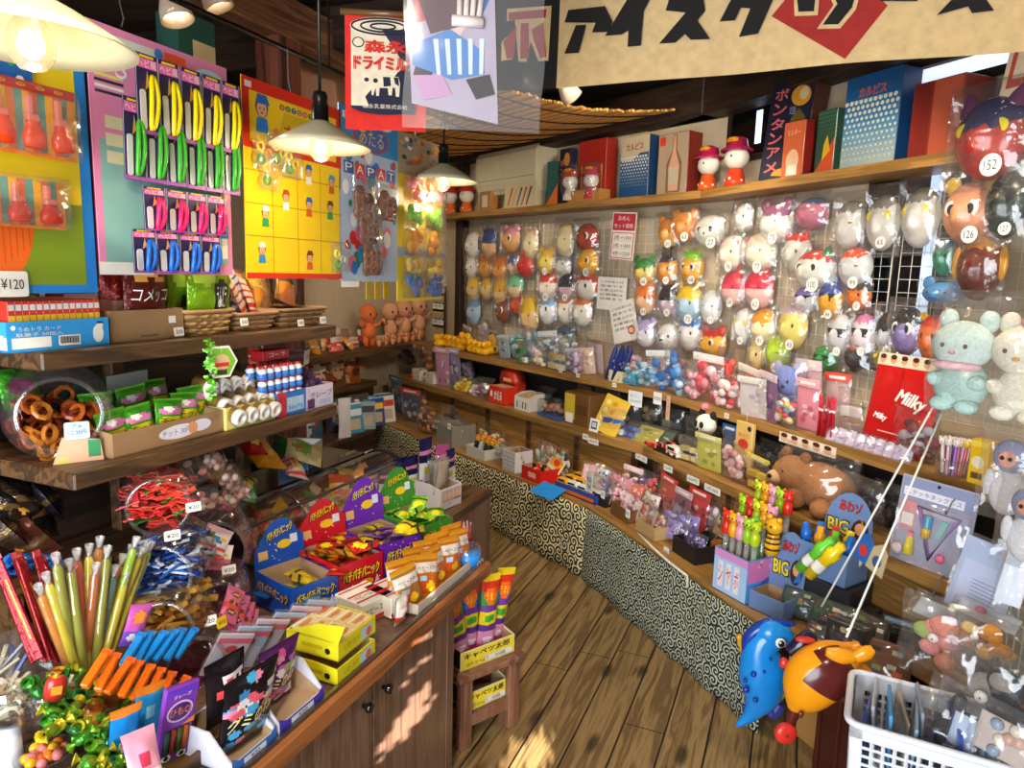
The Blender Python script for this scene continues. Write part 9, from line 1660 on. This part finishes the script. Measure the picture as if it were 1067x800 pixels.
def patch(f,a): return VIN(br) if (.30<f<.74 and 2.6<a<5.2+.6*math.sin(f*30)) or f>.86 else VIN(og)
b=MB(); loft(b,[pt(829,744),pt(838,728),pt(850,705),pt(868,688),pt(884,676),pt(893,668)],[.014,.062,.086,.076,.04,.022],VIN(og),22,.8,None,lambda f,a:VIN(br) if (.34<f<.72 and (a>4.0 and a<5.9 or (a>3.4 and f>.5))) else VIN(og)); b.build('body',t)
b=MB(); loft(b,[pt(880,690),pt(890,694),pt(905,708),pt(917,717)],[.02,.03,.026,.006],VIN(og),12,.7); b.build('ear',t)
b=MB(); loft(b,[pt(852,668),pt(866,671),pt(880,672)],[.012,.024,.016],VIN(og),12,.8,T(0,-.04,0)); b.build('leg',t)
b=MB(); loft(b,[pt(880,672),pt(890,665),pt(896,660)],[.016,.022,.012],VIN(og),12,.7,T(0,-.045,0)); b.build('ear',t)
b=MB(); loft(b,[pt(834,738),pt(831,750),pt(828,762)],[.02,.018,.012],VIN(br),10,.8); b.build('leg',t)
b=MB(); x,z=PX(824,769); b.lathe([(0,-.012),(.028,-.012),(.033,-.004),(.033,.004),(.028,.012),(0,.012)],VIN('d8342a'),22,T(x,-.01,z)@RX(pi/2)@RY(.15)); b.ell((x,-.024,z),(.005,.004,.005),mt('7a1a14'),nu=8,nv=5); b.build('wheel',t)
b=MB(); loft(b,[pt(848,665),pt(838,680),pt(826,690)],[.02,.03,.018],VIN('241c34'),10,.8,T(0,.05,0)); b.ell((PX(838,668)[0],.02,PX(838,668)[1]),(.03,.012,.01),VIN('c8342a'),nu=9,nv=6); b.ell((PX(820,698)[0],.03,PX(820,698)[1]),(.014,.012,.018),VIN('c8342a'),nu=9,nv=6); b.build('collar',t)
b=MB(); x,z=PX(833,738); b.ell((x,-.045,z),(.008,.006,.012),VIN('6a2a14'),nu=8,nv=6)
b.build('nozzle',t)
b=MB(); b.tube([rv(987,417,.18),rv(882,664,-.2)],.0034,WHITE,7); tag(b.build('white_stick',None),'white stick nearer the wire grid, ending at the orange inflatable','stick'); b=MB(); b.tube([rv(976,417,.20),rv(856,632,.0)],.0034,WHITE,7); tag(b.build('white_stick',None),'second white stick, slanting lower to the green patterned card set','stick')
bq=onz(955,740,.40)
t=thing('basket_stand','dark brown plastic-covered stand under the white basket','stand',fr(Vector((bq.x,bq.y,0)),FR)); b=MB(); b.box(.42,.34,.40,mt('3a1512','gloss'),None,.01)
for k in range(6): b.tube([(-.18+.07*k,-.172,.01),(-.19+.075*k,-.173,.39)],.004,mt('4a1c18','gloss'),5)
b.build('cover',t)
B0=onz(886,750,.60); B1=onz(1018,788,.60); dB=(B1-B0); yB=math.atan2(dB.y,dB.x); LB=.40; DBk=.25; Hh=.19
t=thing('white_basket','white slotted plastic basket of filmed packets','basket',fr(Vector((B0.x,B0.y,.405)),yB)); WM=mt('e2e4ea','plastic')
def slotwall(b,L,H_,M,taper=.06,nx=14,nz=6):
 f=lambda x,z:((x-L/2)*(1-taper*(1-z/H_))+L/2,0,z)
 for i in range(nx+1): x=L*.06+(L*.88)*i/nx; b.tube([f(x,H_*.08),f(x,H_*.80)],.0042,WM,4,M)
 for k in range(nz+1): z=H_*(.08+.72*k/nz); b.tube([f(L*.06,z),f(L*.94,z)],.0042,WM,4,M)
 b.grid(1,1,1,1,lambda u,v:(f(L*u,H_*(.80+.2*v))[0],-.003,H_*(.80+.2*v)),WM,M); b.grid(1,1,1,1,lambda u,v:(f(L*u,H_*(.80+.2*v))[0],.004,H_*(.80+.2*v)),WM,M,flip=True)
 for u0_,u1_ in((0,.07),(.93,1)): b.grid(1,1,1,1,lambda u,v:(f(L*(u0_+(u1_-u0_)*u),H_*v)[0],-.003,H_*v),WM,M)
 b.grid(1,1,1,1,lambda u,v:(f(L*u,H_*.1*v)[0],-.003,H_*.1*v),WM,M)
b=MB(); slotwall(b,LB,Hh,T(0,.012,0)@RX(.05)); slotwall(b,LB,Hh,T(0,DBk-.012,0)@RX(-.05)); slotwall(b,DBk,Hh,T(.012,DBk,0)@RZ(-pi/2)@RX(.05),nx=9); slotwall(b,DBk,Hh,T(LB-.012,0,0)@RZ(pi/2)@RX(.05),nx=9); b.box(LB*.95,DBk*.95,.004,WM,T(LB/2,DBk/2,0)); b.build('slotted_body',t)
b=MB(); P=rrect(LB/2,DBk/2,LB+.012,DBk+.012,.03,5); b.tube([(x,y,Hh) for x,y in P],.009,WM,8,closed=True); b.build('rim',t)
MBk=fr(Vector((B0.x,B0.y,.405)),yB)
BP=[('royal blue','2a4ab0','a8b8d8'),('white','dcdce4','8aa0d0'),('sky blue','4aa0d8','e0ecf4'),('tan','c8b090','e8e0d0'),('pale blue','a8c8e8','ffffff'),('silver grey','9098a4','d0d8e4'),('indigo','3a3a80','b0b0d8'),('cream','d8d0b8','a86a4a')]
for k in range(12):
 c=BP[k%8]; lab=f'{c[0]} filmed packet standing on edge in the white basket, '+('towards the inflatables' if k<8 else 'towards the clear bags')
 t=thing('filmed_packet',lab,'toy packet',MBk@T(.045+.024*k,.10+.05*(k%2),.012)@RZ(pi/2+R.uniform(-.15,.15))@RX(R.uniform(-.12,.12))); b=MB(); b.box(.15,.008,.17+.02*(k%3),mt(c[1]),None,.002); b.rect(0,.12,.13,.05,mt(c[2]),FRONT(.008)); b.rect(0,.12,.13,.05,mt(c[2]),RZ(pi)@FRONT(.008)); b.build('card',t); film_mb(.16,.2,.022,seed=k).build('clear_film',t)
t=thing('black_plush_pack','black and grey plush in a crumpled clear bag on top of the basket packets','plush toy',MBk@T(.24,.07,.10)@RY(.3)@RX(-.45)); b=MB(); b.ell((0,0,.07),(.085,.035,.07),mt('1c1c24','plush'),nu=14,nv=10); b.ell((.03,-.03,.03),(.05,.014,.02),mt('8a8a94','plush'),nu=10,nv=7)
for e in(-1,1): b.ell((e*.05,0,.14),(.02,.014,.03),mt('1c1c24','plush'),nu=8,nv=6)
b.build('plush',t); film_mb(.24,.19,.1,seed=71).build('clear_bag',t)
t=thing('white_slot_divider','white slotted divider standing inside the basket behind the packets','divider',MBk@T(.14,.21,.03)); b=MB(); slotwall(b,.2,.17,I4,0,8,5); b.build('panel',t)
for k,c in enumerate(('c8502a','b83a3a')): b=MB(); b.box(.05,.012,.1,mt(c),None,.002); tag(b.build('red_packet',None,MBk@T(.20+.06*k,.235,.08)),['orange red packet seen through the slotted divider','crimson packet seen through the slotted divider'][k],'toy packet')
ga=RU(-1.90,.46,0); gb=RU(-2.30,.16,0); d=gb-ga; L=d.length; yg=math.atan2(d.y,d.x)
b=MB(); z0,z1=.45,1.95; GC_=mt('d4cdb4','plastic')
for i in range(int(L/.05)+1): b.tube([(.05*i,0,0),(.05*i,0,z1-z0)],.0022,GC_,5)
for k in range(int((z1-z0)/.05)+1): b.tube([(0,.004,.05*k),(L,.004,.05*k)],.0022,GC_,5)
for p_ in (0,L): b.tube([(p_,0,0),(p_,0,z1-z0)],.005,GC_,6); b.box(.16,.3,.012,GC_,T(p_,0,-z0)) ; b.tube([(p_,0,-z0+.01),(p_,0,0)],.006,GC_,6)
tag(b.build('wire_grid',None,fr(Vector((ga.x,ga.y,z0)),yg)),'cream free-standing wire grid at the near end, carrying hooks and clear bags','wire grid')
gf=(yg if math.sin(yg)*0+math.cos(yg)>0 else yg+pi)
def hook(px,py,n,ln,lab,yo=0):
 q=rv(px,py,n); b=MB(); b.tube([(0,.0,0),(0,-ln*.4,.003),(0,-ln*.85,-.01),(0,-ln,.012)],.0028,mt('b8b4a8','metal'),6); tag(b.build('wire_hook',None,fr(q,FR+yo)),lab,'hook')
for k,(px,py,n,ln) in enumerate(((1000,318,.36,.3),(1040,290,.30,.18),(985,595,.42,.3),(1010,610,.38,.34),(1030,630,.32,.34),(1048,655,.26,.3),(1000,640,.36,.32),(995,520,.40,.2))):
 hook(px,py,n,ln,['long wire hook above the pastel plush bag','curved wire hook over the pastel plush bag','wire hook at the foot of the craft kit','wire hook over the pale blue bag pack','wire hook above the orange plush bag','lowest wire hook by the black plush bag','wire hook behind the pink plush bag','short wire hook beside the monkey-faced plush'][k],.5)
def plushbag(label,px,py,n,wpx,hpx,kind,cols,seed,yo=.15):
 q=rv(px,py,n); s=ppm(q); w,h=wpx*s,hpx*s; t=thing('plush_in_bag',label,'plush toy',fr(q-Vector((0,0,h/2)),FR+yo)); b=MB(); m=[mt(c,'plush') for c in cols]
 d=w*.3
 if kind=='pair':
  for sx,mm,m2 in((-.27,m[0],m[1]),(.2,m[2],m[3])):
   b.ell((sx*w,0,h*.24),(w*.22,d*.5,h*.22),mm,nu=16,nv=11); b.ell((sx*w,-d*.15,h*.6),(w*.25,d*.5,h*.22),mm if sx>0 else m2,nu=16,nv=11)
   for e in(-1,1): b.ell((sx*w+e*w*.16,0,h*.82),(w*.08,d*.2,h*.1),m2,nu=10,nv=7); b.ell((sx*w+e*w*.09,-d*.63,h*.6),(w*.018,.005,h*.022),mt('6a4a3a'),nu=6,nv=5); b.ell((sx*w+e*w*.16,-d*.3,h*.28),(w*.08,d*.2,h*.07),mm,nu=9,nv=6); b.ell((sx*w+e*w*.1,-d*.25,h*.06),(w*.1,d*.28,h*.07),mm,nu=9,nv=6)
   b.ell((sx*w,-d*.68,h*.54),(w*.03,.006,h*.018),mt('d8a050' if sx>0 else 'c88a98'),nu=7,nv=5)
  b.ell((.28*w,-d*.3,h*.84),(w*.13,d*.2,h*.08),mt('e8a8a8','plush'),nu=10,nv=7); b.ell((-.27*w,-d*.35,h*.42),(w*.2,d*.35,h*.05),mt('ecc0c8','plush'),nu=12,nv=7)
 elif kind=='ape':
  b.ell((0,0,h*.3),(w*.34,d*.6,h*.28),m[0],nu=16,nv=11); b.ell((0,-d*.1,h*.72),(w*.32,d*.6,h*.2),m[1],nu=16,nv=11); b.ell((0,-d*.62,h*.70),(w*.17,d*.14,h*.10),m[2],nu=12,nv=8)
  for e in(-1,1): b.ell((e*w*.07,-d*.76,h*.71),(w*.04,.006,h*.025),BLACK,nu=7,nv=5); b.ell((e*w*.32,-d*.2,h*.38),(w*.11,d*.25,h*.16),m[0],nu=10,nv=7)
 elif kind=='heap':
  rr=random.Random(seed)
  for k in range(9): b.ell((rr.uniform(-.3,.3)*w,rr.uniform(-.2,.2)*d,h*rr.uniform(.18,.8)),(w*rr.uniform(.12,.2),d*.35,h*rr.uniform(.1,.17)),m[k%len(m)],nu=12,nv=8)
  b.ell((-.1*w,-d*.5,h*.6),(w*.07,.01,h*.06),WHITE,nu=10,nv=7); b.ell((-.1*w,-d*.54,h*.6),(w*.035,.008,h*.03),BLACK,nu=8,nv=6)
 b.build('plush',t); film_mb(w*1.12,h*1.15,d*1.5,seed=seed,nx=13,ny=15).build('clear_bag',t,T(0,0,-h*.06)); return t
plushbag('clear bag of a mint and a cream plush hanging on the wire grid',1042,375,.16,130,120,'pair',['bcdcd2','d4e6de','ece6d2','eae4d0'],1)
plushbag('blue-grey and white monkey-faced plush in a bag, upper of two on the wire grid',1052,495,.20,54,90,'ape',['e0dcdc','8a90ac','e0a088'],2)
plushbag('blue-grey and white monkey-faced plush in a bag, lower of two by the clear pouch',1072,545,.06,56,90,'ape',['dcd8dc','8088a8','d89880'],3)
plushbag('pink and green plush with an orange foot in a clear bag above the basket',985,672,.06,80,80,'heap',['e0908c','9ab058','e08a78','c8885a'],4,.3)
plushbag('bright orange plush with pale beak in a bag beneath the wire hooks',1025,668,.08,60,50,'heap',['f0a81c','e89820','f0c878'],5,.3)
plushbag('black and grey plush bag at the near end of the basket',1035,735,-.12,90,110,'heap',['1c1c22','24242c','8a8078','18181e'],6,.35)
q=rv(1025,605,.22); s=ppm(q); t=thing('clear_pouch','pale blue clear pouch with a printed white sheet leaning on the wire grid','pouch',fr(q,FR+.2,-.15,.12)@T(0,0,-40*s)); w,h=56*s,80*s; b=MB(); b.box(w,.006,h,mt('b8c8e4'),None,.003); b.rect(.0,h*.4,w*.8,h*.6,mt('c8d0ec'),FRONT(.006));
for k in range(6): b.rect(w*.08,h*(.22+.05*k),w*.5,h*.012,mt('8a94b8'),FRONT(.006),.001)
b.build('sheet',t); film_mb(w*1.1,h*1.05,.03,seed=14).build('clear_bag',t)
for k,(px,py,n,wp,hp,c,lab) in enumerate(((985,640,.22,70,34,'c8d4e8','flat film pack lying over the hooks behind the pink plush'),(1030,640,.2,70,30,'d8dce8','flat film pack with a pink button by the clear pouch'),(1058,600,.08,30,90,'e0e4f0','tall glassy film bag at the very edge by the clear pouch'),(1050,770,-.2,70,70,'b8a8a0','glassy clear bag of pale toys at the bottom near the basket end'),(1005,760,-.22,30,60,'a8b8d0','thin film bag hanging before the basket end'))):
 q=rv(px,py,n); s=ppm(q); t=thing('film_pack',lab,'toy packet',fr(q,FR+.3,-.9 if k<2 else -.1,.1)@T(0,0,-hp*s/2)); b=MB(); b.box(wp*s*.8,.004,hp*s*.6,mt(c),T(0,0,hp*s*.15),.001);
 if k==1: b.ell((-.02,-.006,hp*s*.5),(.016,.006,.012),mt('e888a0'),nu=9,nv=6)
 if k==3:
  for j in range(6): b.ell((R.uniform(-.03,.03),-.006,hp*s*R.uniform(.2,.7)),(.014,.01,.014),mt(['d8c8b8','8a98b0','c8a090'][j%3],'gloss'),nu=8,nv=6)
 b.build('card',t); film_mb(wp*s,hp*s,.04,seed=20+k,nx=11,ny=11).build('clear_bag',t)
q=rv(962,600,.37); q=Vector((q.x,q.y,S2+.002)); s=ppm(q); t=thing('craft_kit','lilac and silver blister kit with a violet triangle frame on the waist-low shelf end','toy pack',fr(q,FR+.12,-.1)); w,h=78*s,92*s; b=MB(); b.prism([(-w/2,0),(w/2,0),(w/2,h),(-w/2,h)],.004,mt('a8a8bc'),UP); b.rect(0,h*.86,w*.96,h*.24,mt('8a94b8'),UP); b.rect(-w*.05,h*.82,w*.8,h*.1,mt('e0e0ec'),UP,.001); b.text('ステッキネックレス',-w*.05,h*.82,w*.74,h*.06,mt('3a3a6a'),UP,.0018); b.disc(0,h*.95,.006,.006,BLACK,UP,.001); b.rect(-w*.34,h*.55,w*.2,h*.34,mt('d8909a'),UP,.001); b.rect(-w*.34,h*.5,w*.16,h*.14,mt('e8e4e0'),UP,.0016); b.build('card',t)
b=MB(); TR=[(-w*.18,h*.68),(w*.34,h*.66),(w*.05,h*.14)]; b.tube([(x,-.012,z) for x,z in TR],.009,jelly('b890d8'),8,closed=True); b.build('triangle_frame',t)
b=MB(); b.lathe([(.0,0),(.014,0),(.014,.03),(.011,.035),(.011,.075),(0,.075)],mt('d8b030','gloss'),12,T(-w*.03,-.016,h*.36)); b.lathe([(.0142,.035),(.0142,.075)],mt('3a9ac8','gloss'),12,T(-w*.03,-.016,h*.36)); b.build('bottle',t)
b=MB(); b.prism([(0,0),(.022,.01),(.04,.07),(.015,.07)],.012,mt('8ab8b8','gloss'),T(w*.06,-.008,h*.36)@UP); b.build('tube',t)
b=MB(); b.lathe([(.0,0),(.018,0),(.01,.06),(0,.06)],mt('e0c83a','gloss'),12,T(-w*.22,-.016,h*.12)); b.lathe([(.0095,.06),(.0095,.075),(0,.076)],mt('e08a8a','gloss'),10,T(-w*.22,-.016,h*.12)); b.build('bottle',t)
b=MB(); b.ell((w*.2,-.014,h*.18),(.016,.012,.016),mt('e0608a','gloss'),nu=10,nv=7); b.ell((-w*.38,-.014,h*.14),(.02,.012,.02),mt('d8c8d0','gloss'),nu=10,nv=7); b.build('beads',t)
film_mb(w*.98,h*.74,.05,seed=33).build('blister',t,T(0,-.008,0))
FC=[
(350,398,.30,'d8c8b0','c8a878','cream crumpled bag at the entrance side of the far corner bench'),
(362,410,.24,'5aa0b8','d8e4e8','aqua snack bag low on the far corner bench'),
(372,400,.36,'c8b898','a8782a','tan and gold bag standing on the far corner bench'),
(383,412,.22,'3a68a8','e0e4ec','blue and white magazine-like pack in front on the far corner bench'),
(392,396,.36,'e8b83a','d86a28','golden snack bag at the back of the far corner bench'),
(398,414,.20,'3a8ab0','d83a28','sky blue pack with red band on the far corner bench'),
(408,404,.30,'b83a28','e8e0d0','red topped picture pack in the middle of the far corner bench'),
(416,416,.20,'3a4a78','c8c8d0','dark blue comic pack at the front of the far corner bench'),
(424,402,.30,'8a5a3a','d8b080','brown filmed pack near the white bins in the far corner'),
(432,416,.18,'282c38','7a8090','charcoal pack below the white bins in the far corner'),
(440,404,.28,'c86a30','6a3a20','rust orange filmed pack behind the charcoal one in the far corner'),
]
for k,(px,py,s_,c1,c2,lab) in enumerate(FC):
 lo=k in(1,3,5,7,9); z=.401 if lo else .701; u=(1.62+.23*(k//2) if lo else 1.7+.22*(k//2)); q=LU(u,2.22+.06*(k%3) if lo else 2.47+.03*(k%2),z); lab=lab if lo else lab.replace('far corner bench','alcove ledge').replace('in the far corner','on the alcove ledge')
 t=thing('snack_pack',lab,'snack pack',fr(q,FL+R.uniform(-.7,-.1),-.1,R.uniform(-.1,.1))); bag_mb(.17,.25,.07,mt(c1,'foil'),[(.6,.75,mt(c2))],[(.5,.4,.25,.15,mt(c2)),(.35,.82,.2,.06,mt('e8e0d0'))],seed=k,nx=9,ny=12).build('pack',t)
 if k%2: film_mb(.19,.27,.09,seed=k).build('clear_bag',t)
q=LU(2.2,2.13,.401); b=bag_mb(.10,.30,.03,mt('d4d2d8'),seed=2); tag(b.build('paper_pack',None,fr(q,FL-.5)),'tall plain white paper pack standing in the far alcove','snack pack')
protos=[]
for c in ('d83a28','e8e0d8','e8a040','c8b090'):
 b=bag_mb(.11,.13,.04,mt(c),[(.3,.45,mt('e8e0d8' if c!='e8e0d8' else 'c83a28'))],seed=4,nx=7,ny=9); protos.append(tag(b.build('sweet_packet'),'x','sweet packet'))
pile(protos,[fr(LU(1.55+.115*k,2.40+.12*(k%2),S3+.003),FL+R.uniform(-.8,.4),R.uniform(-1.0,-.2),R.uniform(-.3,.3)) for k in range(14)],'red, white or tan sweet packet lying along the alcove shelf','sweet packets on the alcove shelf')
protos=[]
for c,c2 in (('b8502a','e8d0a0'),('c88a3a','8a3a1c'),('d8b8a0','c83a28'),('e8c040','d86a28')):
 b=bag_mb(.13,.13,.05,mt(c,'foil'),[(.5,.65,mt(c2))],seed=7,nx=7,ny=9); protos.append(tag(b.build('snack_packet'),'x','sweet packet'))
pile(protos,[fr(LU(1.9+.075*k,2.47+.08*(k%2),.702+.03*(k%3)),FL+R.uniform(-.8,.4),R.uniform(-.9,-.2),R.uniform(-.3,.3)) for k in range(15)],'rust, amber or cream packet jumbled on the alcove ledge','packets jumbled on the alcove ledge')
protos=[]
for c,c2 in (('3a8ab8','d8e0e8'),('d8d4d0','c83a28'),('2a4a8a','e8c040'),('8aa0b0','3a3a48')):
 b=MB(); b.box(.15,.012,.22,mt(c),None,.002); b.rect(0,.16,.13,.05,mt(c2),FRONT(.012)); b.rect(0,.07,.1,.08,mt('b8a890'),FRONT(.012)); protos.append(tag(b.build('comic_pack'),'x','comic'))
pile(protos,[fr(LU(2.35+.05*k,2.14+.05*(k%3),.402),FL-.5+R.uniform(-.2,.2),-.15,R.uniform(-.06,.06)) for k in range(12)],'thin printed comic pack standing in the blue and white row in the far alcove','comic packs in the far alcove')
MORE=[(446,438,.10,30,30,['a8582a','d8a078','4a2a1c'],'blob',None,'rust and tan filmed toys at the far end of the low table'),
(430,430,.20,30,34,['3a4a6a','8a98b0','c8c8c8'],'card','c83a28','red headed comic pack at the far end of the low table'),
(415,428,.30,30,36,['4a7ab0','c8d8e8','e8c83a'],'card','3a6ab0','blue headed comic pack deep at the far end of the low table'),
(438,420,.34,26,30,['8a3a2a','c86a3a','e0b080'],'blob',None,'brick coloured bag deep at the far end of the low table'),
(470,430,.34,26,26,['2a2a30','5a5a66','8a8a90'],'blob',None,'charcoal bag behind the smoky plastic bin'),
(505,440,.30,24,24,['c8b890','8a9a5a','e0d8b0'],'box',None,'straw and green bag behind the flower-topped toys'),
(520,446,.26,24,22,['d8c890','e8e0b8','a8a060'],'blob',None,'pale straw bag behind the checked white carton')]
for px,py,n,w,h,cols,kind,hd,lab in MORE: toybag(lab,px,py,n,T0+.001,w,h,cols,kind,hd,yawo=R.uniform(-.3,.3))
for i,(px,py,n) in enumerate(((628,515,.045),(654,535,.045),(694,575,.045),(468,444,.015))):
 q,yw,s=at(px,py,n); b=MB(); b.prism(rrect(0,0,.04,.045,.003,2),.0015,TAGM,UP); b.text(['50','90','120','30'][i],0,0,.026,.016,BLACK,UP); tag(b.build('price_tag',None,fr(q,yw)),'small white price tag on the '+['black tray at the bend','brown tray of pink packets','straw tray of clear packets','smoky plastic bin'][i],'price tag')
